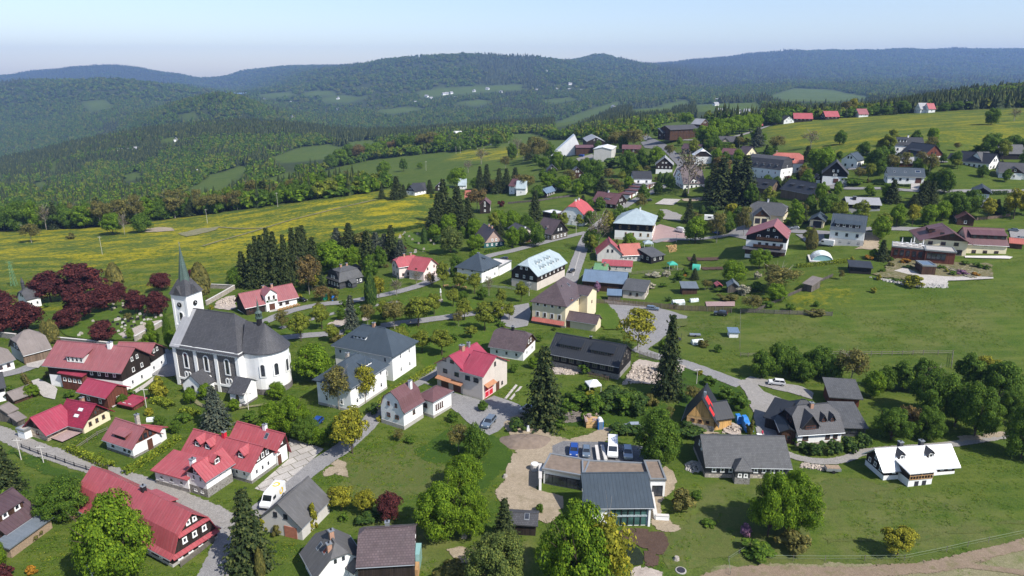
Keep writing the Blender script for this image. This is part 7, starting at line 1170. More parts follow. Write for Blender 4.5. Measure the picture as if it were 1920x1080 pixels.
hedge('Z3',[(1190,640),(1260,650),(1340,690)],1.8,1.2,'leaf_hedge','thick rounded hedge above the small greenhouse frame');hedge('Z5',[(190,100),(290,125)],1.4,1.0,'leaf_hedge','short hedge behind the guesthouse');hedge('P',[(705,768),(740,738),(780,712),(812,692)],1.2,1.1,'leaf_hedge','long loose hedge on the slope behind the small white house')
hedge('P',[(672,444),(720,436),(760,432),(794,426)],1.6,1.5,'leaf_dark','dark clipped hedge along the top of the new cemetery');hedge('W2',[(540,310),(640,290),(715,270)],1.4,1.1,'leaf_green','garden hedge before the teal log cottage');hedge('Q5',[(560,795),(760,775),(1045,745)],1.2,1.2,'leaf_hedge','clipped hedge below the pool cover')
hedge('Q3',[(640,700),(760,760),(930,830)],1.4,1.4,'leaf_dark','dark hedge running down between the gardens');hedge('Q3',[(760,855),(900,855)],.9,.8,'leaf_dark','low row of clipped shrubs by the upper street');hedge('Q3',[(190,815),(520,835)],1,.8,'leaf_dark','dark hedge before the house with solar panel');hedge('Q3',[(1250,910),(1420,905)],1.2,1.4,'leaf_dark','dark hedge beside the white roadside house')
hedge('Z3',[(180,450),(240,530),(300,600)],.8,1.1,'leaf_olive','narrow hedge beside the wooden fence');hedge('Q7',[(225,770),(385,775)],1.2,.9,'leaf_green','low hedge below the timber house');hedge('P',[(950,1045),(960,1060)],1,1,'leaf_green','scrap of hedge at the bottom edge')
CK={'hatch':(4.1,1.75,[(0,.35),(0,.75),(.12,.95),(1.0,1.02),(4.0,1.0),(4.1,.7),(4.1,.35)],[(1.0,1.0),(1.75,1.5),(3.5,1.5),(4.0,1.0)]),'estate':(4.6,1.8,[(0,.35),(0,.72),(.15,.9),(1.2,1.0),(4.5,1.0),(4.6,.7),(4.6,.35)],[(1.2,.98),(1.95,1.48),(4.1,1.5),(4.5,1.0)]),'suv':(4.6,1.85,[(0,.45),(0,.9),(.15,1.08),(1.1,1.15),(4.5,1.12),(4.6,.9),(4.6,.45)],[(1.1,1.12),(1.8,1.68),(4.0,1.66),(4.5,1.1)]),'van':(5.6,2.0,[(0,.4),(0,.95),(.2,1.2),(.75,1.35),(1.35,2.25),(1.7,2.4),(5.5,2.4),(5.6,2.2),(5.6,.4)],None),}
def car_parts(kind,paint,name):
 L,W,body,cab=CK[kind];hw=W/2;P=empty(name,(0,0,0));b=MB();tap=lambda z:hw*(.90 if z<.5 else 1.0 if z<1.15 else 1-(z-1.15)*.09)
 def loft(prof_,m,t,mb,side=True):
  n=len(prof_);Lp=[Vector((x,-t(z),z))for x,z in prof_];Rp=[Vector((x,t(z),z))for x,z in prof_];mb.face(Lp,m);mb.face(Rp[::-1],m)
  for i in range(n):j=(i+1)%n;mb.face([Lp[j],Lp[i],Rp[i],Rp[j]],m)
 loft(body,paint,tap,b);bo=b.build('body',P);g=MB()
 if cab:
  tc=lambda z:hw*(.95 if z<1.2 else.78);loft(cab,'car_glass',tc,g);gl=g.build('windows',P);r=MB();(x0,z0),(x1,z1),(x2,z2),(x3,z3)=cab;w1=tc(z1)+.01
  r.box(x1-.04,x2+.05,-w1,w1,z1-.02,z1+.045,paint)
  for xa,za,xb,zb in((x0,z0,x1,z1),(x3,z3,x2,z2),((x0+x3)/2+.1,z0,(x1+x2)/2+.1,z1)):
   for s in(-1,1):r.bar((xa,s*hw*.955,za),(xb,s*w1,zb),.045,paint,4)
  r.build('roof',P)
 else:
  g.face([(.78,-hw*.8,1.38),(.78,hw*.8,1.38),(1.3,hw*.76,2.18),(1.3,-hw*.76,2.18)],'car_glass');g.v=[(x-.03,y,z+.02)for x,y,z in g.v];g.build('windscreen',P);s_=MB()
  for s in(-1,1):s_.box(1.25,2.15,s*hw-.02*s-.01,s*hw-.02*s+.03*s+.01,1.35,1.95,'car_glass')
  s_.build('side_windows',P)
 for x in(L*.19,L*.80):
  for s in(-1,1):
   t=MB();y=s*(hw-.1);t.bar((x,y-.11,.33),(x,y+.11,.33),.33,'rubber',12);w=t.build('wheel',P);q=MB();q.bar((x,y+s*.112,.33),(x,y+s*.125,.33),.19,'steel',10);q.build('rim',w)
 for s in(-1,1):
  h=MB();y=s*hw*.72;h.box(-.02,.1,y-.17,y+.17,.68,.86,'lamp_clear');h.build('headlight',P);h=MB();h.box(L-.08,L+.02,y-.12,y+.12,.75,.98,'lamp_red');h.build('tail_light',P)
 k=MB();k.box(-.05,.12,-hw*.9,hw*.9,.35,.55,'dark_metal' if kind=='van' else paint);k.build('bumper',P);return P,L
def place_car(kind,paint,label,zn,front,rear,name='parked_car',cat='car',sc=None):
 a=G(zn,*front);b=G(zn,*rear);c=(a+b)/2;d=(a-b);d.z=0;d.normalize();P,L=car_parts(kind,paint,name);s=sc or min(1.0,max(.8,(a-b).length/L));ang=math.atan2(-d.y,-d.x);p=c+d*L*s/2
 P.location=(p.x,p.y,H(c.x,c.y)+.12+c.y*.0001);P.scale=(s,s,s);P.rotation_euler=(0,0,ang);tag(P,label,cat);return P
V1=place_car('van','car_white','white delivery van with yellow ring emblem on its side beside the grey barn','Z5',(688,700),(790,580),'delivery_van','van')
b=MB();n=14
for s,c0 in((-1,-1.02),(1,1.02)):
 for i in range(n):
  if i in(3,4):continue
  t0,t1=[2*math.pi*(i+k)/n for k in(0,1)]
  if s<0 or True:b.face([(4.0+.62*math.cos(t0),c0*.955,1.45+.62*math.sin(t0)),(4.0+.62*math.cos(t1),c0*.955,1.45+.62*math.sin(t1)),(4.0+.34*math.cos(t1),c0*.955,1.45+.34*math.sin(t1)),(4.0+.34*math.cos(t0),c0*.955,1.45+.34*math.sin(t0))],'yellow_plastic')
  b.face([(4.2+.7*math.cos(t0),s*0+.7*math.sin(t0),2.415),(4.2+.7*math.cos(t1),.7*math.sin(t1),2.415),(4.2+.38*math.cos(t1),.38*math.sin(t1),2.415),(4.2+.38*math.cos(t0),.38*math.sin(t0),2.415)],'yellow_plastic')if s<0 else None
b.build('emblem',V1)
for a in[('estate','car_grey_blue','silver estate car parked on the grey yard before the fire station','Z6',(1368,940),(1432,862)),('hatch','car_blue','bright blue car on the parking above the modern house','W6',(487,288),(492,218)),('hatch','car_grey_blue','grey-blue car next to the bright blue one','W6',(573,292),(573,228)),('van','car_white','white van nose-down on the parking above the modern house','W6',(750,305),(750,195),'parked_van','van'),('hatch','car_silver','silver-white car right of the white van on the parking','W6',(856,308),(846,232)),('van','car_silver','pale blue van half under the big spruce by the fire station yard','P',(975,773),(1010,782),'parked_van','van'),('suv','car_silver','silver off-road car behind the leafy tree near the log pile','W4',(868,940),(1000,935)),('suv','car_white','white car on the cobbled drive under the green trees','Q7',(848,388),(972,400)),('estate','car_grey_blue','silver estate car at the wooden fence above the parking lot','Q4',(790,912),(680,905)),('hatch','car_dark','dark grey car on the grass at the end of the wooden fence','Q4',(1252,950),(1366,955)),('hatch','car_black','black car parked at the end of the inn','W1',(720,692),(668,684)),('van','car_white','long white van below the white house with long dormer','Q5',(748,592),(905,598),'parked_van','van'),('hatch','car_silver','white car on the parking at the right edge','Q6',(1372,586),(1432,582)),('hatch','car_grey_blue','silver car behind the mountain hotel near the right edge','Q6',(1318,512),(1375,518)),('hatch','car_dark','dark car driving up the main road past the garages','Q1',(950,802),(1000,796),'moving_car'),('van','car_white','white van on the pinkish school yard','Q4',(930,242),(1000,258),'parked_van','van'),('hatch','car_blue','blue car under the trees beside the school street','Q4',(1248,262),(1300,268)),('estate','car_dark','dark car beside the paved yard above the chalet','Q4',(1332,240),(1410,242)),('hatch','car_silver','silver car before the yellow house with grey roof','Q5',(516,446),(566,440)),('hatch','car_dark','dark car beside the yellow garage house','Q5',(668,436),(702,438)),('van','car_white','white van beside the big farmhouse','Q3',(378,548),(436,548),'parked_van','van'),('hatch','car_dark','dark car coming down the upper main road','Q1',(962,290),(978,276),'moving_car'),('van','car_blue','blue truck in the yard of the white halls','Q1',(385,428),(425,424),'truck','truck'),('hatch','car_black','black car beside the hotel entrance','W2',(1198,468),(1225,455)),('hatch','car_dark','dark car in the street behind the white villa','W2',(668,362),(705,366)),('hatch','car_black','black car under the park tree at the square','W2',(655,812),(640,790)),('hatch','car_blue','blue car half hidden by the trees below the parsonage','P',(585,806),(602,790))]:place_car(*a)
def person(label,u,v,zn,top,legs,h=1.7,lean=0.0,arms=.3,face=180):
 p=G(zn,u,v);P=empty('person',p,R(face));tag(P,label,'person');P.scale=(h/1.75,)*3
 V={'pel':((0,0,.93),.13),'ch':((0,-lean,1.32),.16),'nk':((0,-lean*1.2,1.50),.055),'hd':((0,-lean*1.25,1.66),.105),'ls':((-.19,-lean,1.42),.06),'le':((-.26,-lean-.06,1.14),.045),'lh':((-.25,-lean-arms,.98),.035),'rs':((.19,-lean,1.42),.06),'re':((.26,-lean-.06,1.14),.045),'rh':((.25,-lean-arms,.98),.035),'lk':((-.1,-.05,.5),.07),'lf':((-.11,.05,.06),.05),'lt':((-.11,-.12,.03),.04),'rk':((.1,-.12,.5),.07),'rf':((.11,-.1,.06),.05),'rt':((.11,-.27,.03),.04)}
 E=[('pel','ch'),('ch','nk'),('nk','hd'),('ch','ls'),('ls','le'),('le','lh'),('ch','rs'),('rs','re'),('re','rh'),('pel','lk'),('lk','lf'),('lf','lt'),('pel','rk'),('rk','rf'),('rf','rt')];K=list(V)
 me=bpy.data.meshes.new('body');me.from_pydata([V[k][0]for k in K],[(K.index(a),K.index(b_))for a,b_ in E],[]);o=bpy.data.objects.new('body',me);COL.objects.link(o);o.parent=P;m=o.modifiers.new('skin','SKIN');me.materials.append(MATS['skin'])
 for i,k in enumerate(K):me.skin_vertices[0].data[i].radius=(V[k][1],V[k][1]*.8)
 me.skin_vertices[0].data[0].use_root=True;s=o.modifiers.new('sub','SUBSURF');s.levels=s.render_levels=1
 c=MB();c.bar((0,0,.88),(0,-lean,1.45),.17,top,10,.2)
 for x in(-1,1):c.bar((.19*x,-lean,1.44),(.27*x,-lean-.07,1.1),.075,top,7,.06)
 c.build('jacket',P);c=MB()
 for k,f in(('lk','lf'),('rk','rf')):a=V[k][0];b_=V[f][0];x=a[0];c.bar((x,0,.95),a,.1,legs,8,.085);c.bar(a,(b_[0],b_[1],.1),.085,legs,8,.065)
 c.build('trousers',P);c=MB();c.bar((0,-lean*1.25+.02,1.66),(0,-lean*1.25+.01,1.79),.115,'hair',8,.07);c.build('hair',P);return P
P=person('person in a bright pink top and dark trousers pushing a cart in the yard',806,770,'Q7','pink_cloth','dark_cloth',1.7,.1,.45,250)
person('person in a dark reddish jacket standing by the shrubs at the meadow fence',467,612,'B5','red_brown_cloth','dark_cloth',1.8)
c=MB();c.box(-.5,.5,-.3,.3,.35,.75,'white_paint');c.bar((-.4,-.3,.2),(-.4,.3,.2),.2,'rubber',10);c.bar((.5,-.25,.6),(1.0,-.25,.95),.03,'steel',5);c.bar((.5,.25,.6),(1.0,.25,.95),.03,'steel',5);o=c.build('pushcart');o.location=G('Q7',783,772)+Vector((0,0,.05));tag(o,'small white cart pushed by the person in pink','cart')
def pole(u,v,top,zn='P',m='pale_concrete',kind='utility pole',label='',arm=True,r=.14):
 p=G(zn,u,v);U,V_=px(zn,(u,top));h=CAM_Z+ray(U,V_)[1]*p.y-p.z;P=empty('utility_pole' if arm else 'street_lamp',p);tag(P,label,kind);b=MB();b.bar((0,0,-1),(0,0,h),r,m,6,r*.6);b.build('post',P);a=MB()
 if arm:a.box(-.9,.9,-.06,.06,h-.5,h-.38,m);[a.bar((x,0,h-.4),(x,0,h-.15),.05,'dark_metal',5)for x in(-.8,0,.8)];a.build('crossarm',P)
 else:a.bar((0,0,h),(.9,0,h+.15),.05,m,5);a.box(.7,1.3,-.12,.12,h+.08,h+.18,'zinc');a.build('lamp_head',P)
for u,v,t,lb in[(192,477,443,'concrete double pole with transformer on the yellow meadow'),(389,419,392,'pale pole at the left end of the meadow track'),(521,388,361,'pale pole at the rim of the yellow meadow'),(626,365,342,'slim pale pole near the left end of the second meadow'),(721,350,328,'slim pole left of the meadow cottage'),(799,320,302,'slim pole in the middle of the second meadow'),(855,288,275,'left one of two poles at the top of the second meadow'),(863,288,275,'right one of two poles at the top of the second meadow'),(954,280,265,'pole above the yellow strip of the second meadow'),(82,868,835,'white-footed pole on the rough bank below the gravel road'),(40,862,822,'pale lamp pole beside the gravel road at the left'),(466,768,735,'wooden pole below the church vestry'),(275,765,727,'grey pole beside the crimson-roofed shed'),(992,555,528,'pole before the black hotel'),(1230,305,285,'pole beside the upper main road'),(1220,360,340,'pole beside the garages'),(1268,455,438,'pole on the pinkish school yard'),(1306,720,690,'thin dark pole beside the asphalt lane'),(1080,440,415,'pole at the road junction'),(1196,478,455,'thin pole in the garden of the rust-streaked roof')]:pole(u,v,t,label=lb,r=.09)
def pylon():
 p=hit(27,536);h=CAM_Z+ray(18,490)[1]*p.y-p.z;P=empty('lattice_pylon',p);tag(P,'pale green lattice pylon behind the copper beeches','pylon');b=MB();w=.9
 for x,y in((-1,-1),(1,-1),(1,1),(-1,1)):b.bar((x*w,y*w,-1),(x*.25,y*.25,h),.09,'green_roof',4,.06)
 for i in range(8):
  z0,z1=h*i/8,h*(i+1)/8;a0,a1=w-(w-.25)*i/8,w-(w-.25)*(i+1)/8
  for s in(-1,1):b.bar((-a0,s*a0,z0),(a1,s*a1,z1),.05,'green_roof',4);b.bar((s*a0,-a0,z0),(s*a1,a1,z1),.05,'green_roof',4)
 b.build('lattice',P);c=MB();c.box(-1.6,1.6,-.08,.08,h-.4,h-.25,'green_roof');c.build('crossarm',P)
pylon()
def fence(zn,pts,h,m,label,kind='board',gap=2.5,name='fence',cat='fence'):
 L=[G(zn,*p)for p in pts];c0=L[0];P=empty(name,c0);tag(P,label,cat);b=MB();posts=[];dist=0
 for a,c in zip(L[:-1],L[1:]):
  d=c-a;ln=Vector((d.x,d.y)).length;n=max(1,round(ln/gap));nn=Vector((-d.y,d.x,0)).normalized()
  for i in range(n):
   p=a.lerp(c,i/n);q=a.lerp(c,(i+1)/n);p.z=H(p.x,p.y);q.z=H(q.x,q.y);posts.append(p-c0);p_,q_=p-c0,q-c0;Z=Vector((0,0,1))
   if kind=='rail':
    for z in(h*.45,h*.85):b.bar(p_+Z*z,q_+Z*z,.06,m,4)
   elif kind=='mesh':b.bar(p_+Z*h*.96,q_+Z*h*.96,.018,m,4);b.bar(p_+Z*h*.5,q_+Z*h*.5,.012,m,4)
   elif kind=='wall':b.prism([p_-nn*.22-Z*.8,q_-nn*.22-Z*.8,q_-nn*.22+Z*h,p_-nn*.22+Z*h],nn*.44,m)
   elif kind=='palisade':
    k=max(2,int((q-p).length/.35));r=random.Random(i)
    for j in range(k):s_=p_.lerp(q_,j/k);b.bar(s_,s_+Z*h*r.uniform(.8,1.15),.09,m,5)
   else:
    k=max(2,int((q-p).length/.16))if(q-p).length<4 and c0.y<230 else 1
    if k==1:b.prism([p_+Z*.1,q_+Z*.1,q_+Z*h,p_+Z*h],nn*.05,m)
    else:
     for j in range(k):s_=p_.lerp(q_,j/k);e_=p_.lerp(q_,(j+.7)/k);b.prism([s_+Z*.1,e_+Z*.1,e_+Z*h,s_+Z*h],nn*.04,m)
 b.build({'wall':'masonry','rail':'rails','mesh':'wires'}.get(kind,'boards'),P);posts.append(L[-1]-c0)
 if kind=='wall':
  c=MB()
  for p_,q_ in zip(posts[:-1],posts[1:]):d=q_-p_;nn=Vector((-d.y,d.x,0)).normalized();Z=Vector((0,0,1));c.prism([p_-nn*.3+Z*h,q_-nn*.3+Z*h,q_-nn*.3+Z*(h+.1),p_-nn*.3+Z*(h+.1)],nn*.6,'pale_concrete')
  c.build('coping',P);return
 if kind=='palisade':return
 for p in posts[:100]:pw=.03 if kind=='mesh' else.06;c=MB();c.box(p.x-pw,p.x+pw,p.y-pw,p.y+pw,p.z-.3,p.z+h+.08,'grey_timber' if m!='dark_metal' else m);c.build('post',P)
fence('Z4',[(165,80),(290,130),(420,170),(560,220),(740,275)],.9,'dark_metal','black guard rail along the gravel road','rail',2.6,'guard_rail','guard rail')
fence('Z3',[(178,440),(262,580)],1.2,'timber','brown plank fence beside the dark garden shed');fence('Z3',[(600,1010),(760,900),(840,865)],.9,'grey_timber','thin rail fence below the crimson cottage','rail')
fence('Z3',[(0,135),(130,150)],1.6,'stone','stone cemetery wall left of the grey barn','wall',4,'stone_wall','wall');fence('Z3',[(395,170),(600,190),(840,215)],1.6,'stone','stone cemetery wall behind the pink-roofed house','wall',4,'stone_wall','wall')
fence('P',[(254,640),(310,607)],1.5,'pale_stone','pale retaining wall between cemetery and church lawn','wall',3,'stone_wall','wall');fence('Z1',[(1550,770),(1760,650),(1560,640)],1.5,'pale_stone','low pale wall of the walled plot beside the spire','wall',3,'stone_wall','wall')
fence('Q4',[(262,855),(480,865),(660,880),(880,900),(1130,915),(1400,930)],1.7,'weathered_boards','long brown board fence above the parking lot');fence('Q4',[(560,610),(750,590),(1000,575)],1.2,'grey_timber','garden fence below the rust-streaked roof','rail')
fence('V4',[(325,560),(320,760),(315,1080)],1.4,'pale_steel_mesh','green wire fence at the left edge of the big field','mesh');fence('V4',[(325,585),(500,585),(760,600),(1050,610),(1485,625)],1.3,'grey_timber','low board fence along the upper edge of the big field');fence('V4',[(505,580),(710,490),(960,370),(1120,300)],1.1,'grey_boards','weathered board fence climbing to the small plank shed');fence('V4',[(1320,200),(1490,130)],1.1,'grey_boards','weathered board fence right of the small plank shed')
fence('Q8',[(205,95),(410,95),(620,95),(830,90),(1030,90),(1020,180)],1.2,'grey_timber','post and rail fence along the lower edge of the big field','rail',3);fence('V8',[(1685,800),(1790,805),(1900,800)],1.1,'grey_timber','short rail fence at the corner of the big field','rail')
fence('B5',[(160,570),(20,660),(30,754)],.8,'pale_steel_mesh','thin pale wire fence bending down at the dirt track','mesh');fence('B5',[(230,655),(640,660),(1150,655),(1420,600),(1690,540),(1930,490)],1.0,'pale_steel_mesh','thin wire fence with dark posts above the dirt track','mesh',5);
fence('W4',[(600,525),(760,560)],1.2,'weathered_boards','rough palisade below the black timber house','palisade',name='palisade');fence('W4',[(990,375),(1140,400)],1.8,'grey_timber','rough palisade above the rubble slope','palisade',name='palisade');fence('W3',[(1330,570),(1560,550),(1820,515)],1.1,'grey_boards','long weathered fence below the conifer cottages')
fence('Q6',[(1040,420),(1200,405),(1320,385)],1.2,'weathered_boards','pale board fence beside the roadside trees');fence('Z4',[(1360,975),(1500,870),(1610,780)],1.0,'grey_timber','garden fence at the gable of the gambrel-roofed house');fence('W2',[(520,575),(700,590),(880,620)],1.0,'zinc','low metal fence before the black hotel','rail')
fence('P',[(1236,838),(1262,842)],.6,'pale_stone','low stone edge beside the modern house','wall');fence('W6',[(1012,545),(1040,700),(1130,705)],.9,'white_render','low white garden wall of the modern house','wall',2,'garden_wall','wall');fence('W6',[(640,222),(655,320)],.8,'white_render','left cheek wall of the outdoor stairs at the modern house','wall',2,'garden_wall','wall');fence('W6',[(680,222),(705,320)],.8,'white_render','right cheek wall of the outdoor stairs at the modern house','wall',2,'garden_wall','wall')
fence('W6',[(262,505),(262,400)],2.4,'white_render','white end wall of the modern house terrace','wall',2,'garden_wall','wall')
def tobj(name,label,cat,zn,u,v,parts,rot=0,s=1.0,group=None):
 """parts: list of (name, function drawing on a MB)"""
 p=G(zn,u,v);p.z=H(p.x,p.y);P=empty(name,p,R(rot));P.scale=(s,s,s);tag(P,label,cat,group)
 for nm,fn in parts:b=MB();fn(b);b.build(nm,P)
 return P
r=random.Random(4);GR=MB();hd=[]
for m in('granite','black_granite','pale_stone'):
 b=MB();b.prism([Vector((-.4,0,-.2)),Vector((.4,0,-.2)),Vector((.4,0,.8)),Vector((.2,0,1.0)),Vector((-.2,0,1.0)),Vector((-.4,0,.8))],Vector((0,.18,0)),m);k=MB();k.box(-.5,.5,-1.9,.3,0,.16,'granite');k.box(-.38,.38,-1.75,-.05,.16,.2,'flower_bed');hd.append((b.mesh('stone'),k.mesh('grave_kerb')))
n=0
for(x0,x1,y0,y1,cnt)in((880,1130,850,990,46),(1000,1240,850,900,14),(800,940,760,830,12),(640,900,880,940,8),(1180,1260,800,830,4),(575,640,960,1010,3)):
 for i in range(cnt):
  u,v=r.uniform(x0,x1),r.uniform(y0,y1)
  if x0>850 and y0==850 and v>1010-(u-880)*.42:continue
  p=G('Z1',u,v);st,kb=r.choice(hd);P=empty('grave',p,R(r.uniform(-8,8)+35));tag(P,'small grave with upright headstone and stone kerb in the cemetery','grave','graves of the old cemetery');s=r.uniform(.8,1.15);P.scale=(s,s,s)
  for nm,me in(('headstone',st),('kerb',kb)):o=bpy.data.objects.new(nm,me);COL.objects.link(o);o.parent=P
for u,v in[(1490,160),(1525,190),(1590,172),(1690,160),(1550,215),(1600,245),(1695,225),(1720,250),(1640,290),(1575,300),(1455,185),(1690,215)]:
 p=G('W1',u,v);P=empty('grave',p,R(r.uniform(-10,10)));P.scale=(1.2,1.2,1.2);tag(P,'pale stone tomb on the lawn of the new cemetery','grave','graves of the new cemetery')
 for nm,me in(('headstone',hd[2][0]),('kerb',hd[2][1])):o=bpy.data.objects.new(nm,me);COL.objects.link(o);o.parent=P
for i,(c,u,v)in enumerate((('green_plastic',872,672),('yellow_plastic',912,668),('blue_plastic',942,676))):
 tobj('recycling_container',c.split('_')[0]+' dome-lidded recycling container by the park street','container','W1',u,v,[('bin',lambda b:b.box(-.8,.8,-.7,.7,0,1.3,c)),('lid',lambda b:(b.bar((-.8,0,1.3),(.8,0,1.3),.68,c,12),b.box(-.25,.25,-.72,-.6,1.1,1.35,'rubber')))],20)
tobj('portable_toilet','blue portable toilet cabin with white roof beside the new plank shed','toilet','W4',685,930,[('cabin',lambda b:b.box(-.55,.55,-.55,.55,0,2.0,'blue_plastic')),('door',lambda b:b.box(-.4,.4,-.6,-.55,.1,1.85,'blue_sheet')),('roof',lambda b:b.bar((0,-.58,1.98),(0,.58,1.98),.5,'white_paint',12))],10)
tobj('shed','new orange plank shed with pale mono-pitch roof beside the portable toilet','shed','W4',620,908,[('wall',lambda b:b.box(-1.3,1.3,-.9,.9,0,1.7,'new_boards')),('roof',lambda b:b.prism([Vector((-1.6,-1.3,1.7)),Vector((1.6,-1.3,1.7)),Vector((1.6,1.2,2.3)),Vector((-1.6,1.2,2.3))],Vector((0,0,-.1)),'pink_paving'))],5)
def tent(cv):
 def f(b):
  c=[Vector((x,y,2.0))for x,y in((-1.5,-1.5),(1.5,-1.5),(1.5,1.5),(-1.5,1.5))];a=Vector((0,0,2.9))
  for i in range(4):b.face([c[i],c[(i+1)%4],a],cv);b.face([c[i]-Vector((0,0,.3)),c[(i+1)%4]-Vector((0,0,.3)),c[(i+1)%4],c[i]],cv)
 return f
legs=[('leg',lambda b,x=x,y=y:b.bar((x,y,0),(x,y,2),.05,'white_paint',5))for x in(-1.4,1.4)for y in(-1.4,1.4)]
tobj('gazebo','white garden gazebo tent below the black timber house','gazebo','W4',630,635,[('canopy',tent('white_canvas')),('side_sheet',lambda b:b.box(-1.45,1.45,1.4,1.44,.1,1.8,'white_canvas'))]+legs,15);tobj('gazebo','turquoise green party tent in the garden below the rust-streaked roof','gazebo','Q4',900,560,[('canopy',tent('green_canvas'))]+legs,5,1.1)
tobj('parasol_tent','pale blue canvas awning beside the rust-streaked roof','awning','Q4',695,385,[('canopy',tent('pale_blue_roof'))]+legs,0,1.3);tobj('tarpaulin','bright blue covered crate against the rust-streaked roof house','tarpaulin','Q4',658,440,[('cover',lambda b:b.box(-.9,.9,-1,1,0,1.6,'tarpaulin'))],8)
def tunnel(m,w,l,h):
 def f(b):
  P_=[(math.cos(math.pi*i/10)*w,math.sin(math.pi*i/10)*h)for i in range(11)]
  for(x0,z0),(x1,z1)in zip(P_[:-1],P_[1:]):b.face([(x0,-l,z0),(x0,l,z0),(x1,l,z1),(x1,-l,z1)],m)
 return f
def ribs(w,l,h,n,m='white_paint'):
 def f(b):
  for k in range(n+1):
   y=-l+2*l*k/n;P_=[(math.cos(math.pi*i/10)*w,math.sin(math.pi*i/10)*h)for i in range(11)]
   for(x0,z0),(x1,z1)in zip(P_[:-1],P_[1:]):b.bar((x0,y,z0),(x1,y,z1),.06,m,4)
 return f
tobj('pool_cover','arched glassy pool enclosure with turquoise end and white frame','pool cover','Q5',790,715,[('shell',tunnel('greenhouse_glass',3.4,3.6,2.3)),('end_panel',lambda b:b.prism([Vector((math.cos(math.pi*i/10)*3.3,-3.5,math.sin(math.pi*i/10)*2.2))for i in range(11)],Vector((0,.1,0)),'turquoise_cover')),('frame',ribs(3.42,3.6,2.33,5)),('deck',lambda b:b.box(-4.4,4.4,-4.6,4.6,-.3,.12,'pale_concrete'))],-18)
tobj('greenhouse','green polytunnel with white end on the vegetable slope','greenhouse','Q4',1105,560,[('shell',tunnel('green_canvas',1.6,1.4,1.9)),('end_panel',lambda b:b.prism([Vector((math.cos(math.pi*i/10)*1.5,-1.38,math.sin(math.pi*i/10)*1.8))for i in range(11)],Vector((0,.06,0)),'white_canvas'))],70)
for u,v,zn,lb,s in((950,860,'Q4','low glazed greenhouse frame beside the board fence',1.0),(1185,785,'Z3','white-framed little greenhouse on the lawn below the hedge',.5),(1085,835,'Q4','small dark glasshouse before the open garden shelter',.7),(335,95,'Q7','pale cold frame with white bars beside the trailer',.8)):
 tobj('greenhouse',lb,'greenhouse',zn,u,v,[('glazing',lambda b:b.prism([Vector((-1.9,-1,0)),Vector((-1.9,1,0)),Vector((-1.9,1,1.0)),Vector((-1.9,0,1.7)),Vector((-1.9,-1,1.0))],Vector((3.8,0,0)),'greenhouse_glass')),('frame',lambda b:[b.bar((-1.9+.95*i,y0,z0),(-1.9+.95*i,y1,z1),.06,'white_paint',4)for i in range(5)for y0,z0,y1,z1 in((-1.03,0,-1.03,1),(-1.03,1,0,1.73),(0,1.73,1.03,1))])],8,s)
def table_set(b):b.box(-.9,.9,-.35,.35,.68,.74,'timber');b.box(-.9,.9,-.95,-.65,.4,.45,'timber');b.box(-.9,.9,.65,.95,.4,.45,'timber');[b.box(x-.05,x+.05,-.9,.9,.0+.3,.38,'timber')for x in(-.7,.7)]
for i,(u,v,zn,w,lg)in enumerate([(525,758,'W1','first',4),(550,751,'W1','second',4),(575,744,'W1','third',4),(600,737,'W1','fourth',4),(632,728,'W1','fifth',4),(655,722,'W1','last',4)]):
 tobj('picnic_table',w+' picnic table from the inn door in the row before the white front','picnic table',zn,u,v,[('table_and_benches',table_set)]+[('leg',lambda b,x=x,y=y:b.bar((x,y,0),(x,y*.4,.7),.05,'timber',4))for x in(-.7,.7)for y in(-.7,.7)],105,.9,'picnic tables before the inn')
for u,v in((235,572),(300,578),(375,585),(330,565)):tobj('picnic_table','wooden picnic table on the gravel strip before the white villa','picnic table','W2',u,v,[('table_and_benches',table_set)]+[('leg',lambda b,x=x,y=y:b.bar((x,y,0),(x,y*.4,.7),.05,'timber',4))for x in(-.7,.7)for y in(-.7,.7)],20,.9,'picnic tables before the villa')
root,vv=[P_inf[k]for k in P_inf if bpy.data.objects[k].get('category')=='hotel' and 'mountain' in bpy.data.objects[k]['label']][0];v=vv[3]
for i,(a,c)in enumerate([(.1,.3),(.28,.3),(.46,.3),(.16,.65),(.36,.7),(.56,.6),(.72,.35),(.86,.5)]):
 w_=v.M@Vector((v.Lx*a,v.Ly*c,v.h+.14));b=MB();b.bar((0,0,0),(0,0,.7),.06,'steel',6);b.bar((0,0,.7),(0,0,.76),.5,'white_paint',12);P=empty('terrace_table',w_);tag(P,'small round white table on the roof terrace of the mountain hotel','table','tables on the hotel roof terrace');b.build('table',P)
 if i%2==0:w2=v.M@Vector((v.Lx*a,v.Ly*c+.7,v.h+.14));P=empty('closed_parasol',w2);tag(P,'closed cream parasol on the roof terrace of the mountain hotel','parasol','closed parasols on the hotel roof terrace');b=MB();b.bar((0,0,0),(0,0,2.8),.04,'steel',5);b.build('pole',P);b=MB();b.bar((0,0,1.1),(0,0,2.7),.2,'white_canvas',8,.08);b.build('canopy',P)
tobj('statue','white saint statue on a tall stone column in the park','statue','W1',1772,690,[('column',lambda b:(b.box(-.6,.6,-.6,.6,0,.8,'pale_stone'),b.bar((0,0,.8),(0,0,3.2),.3,'pale_stone',10,.22))),('figure',lambda b:(b.bar((0,0,3.2),(0,0,4.3),.3,'white_paint',10,.16),b.bar((0,0,4.3),(0,0,4.6),.13,'white_paint',8,.1),b.bar((-.18,0,4.1),(.25,-.3,3.9),.07,'white_paint',6)))])
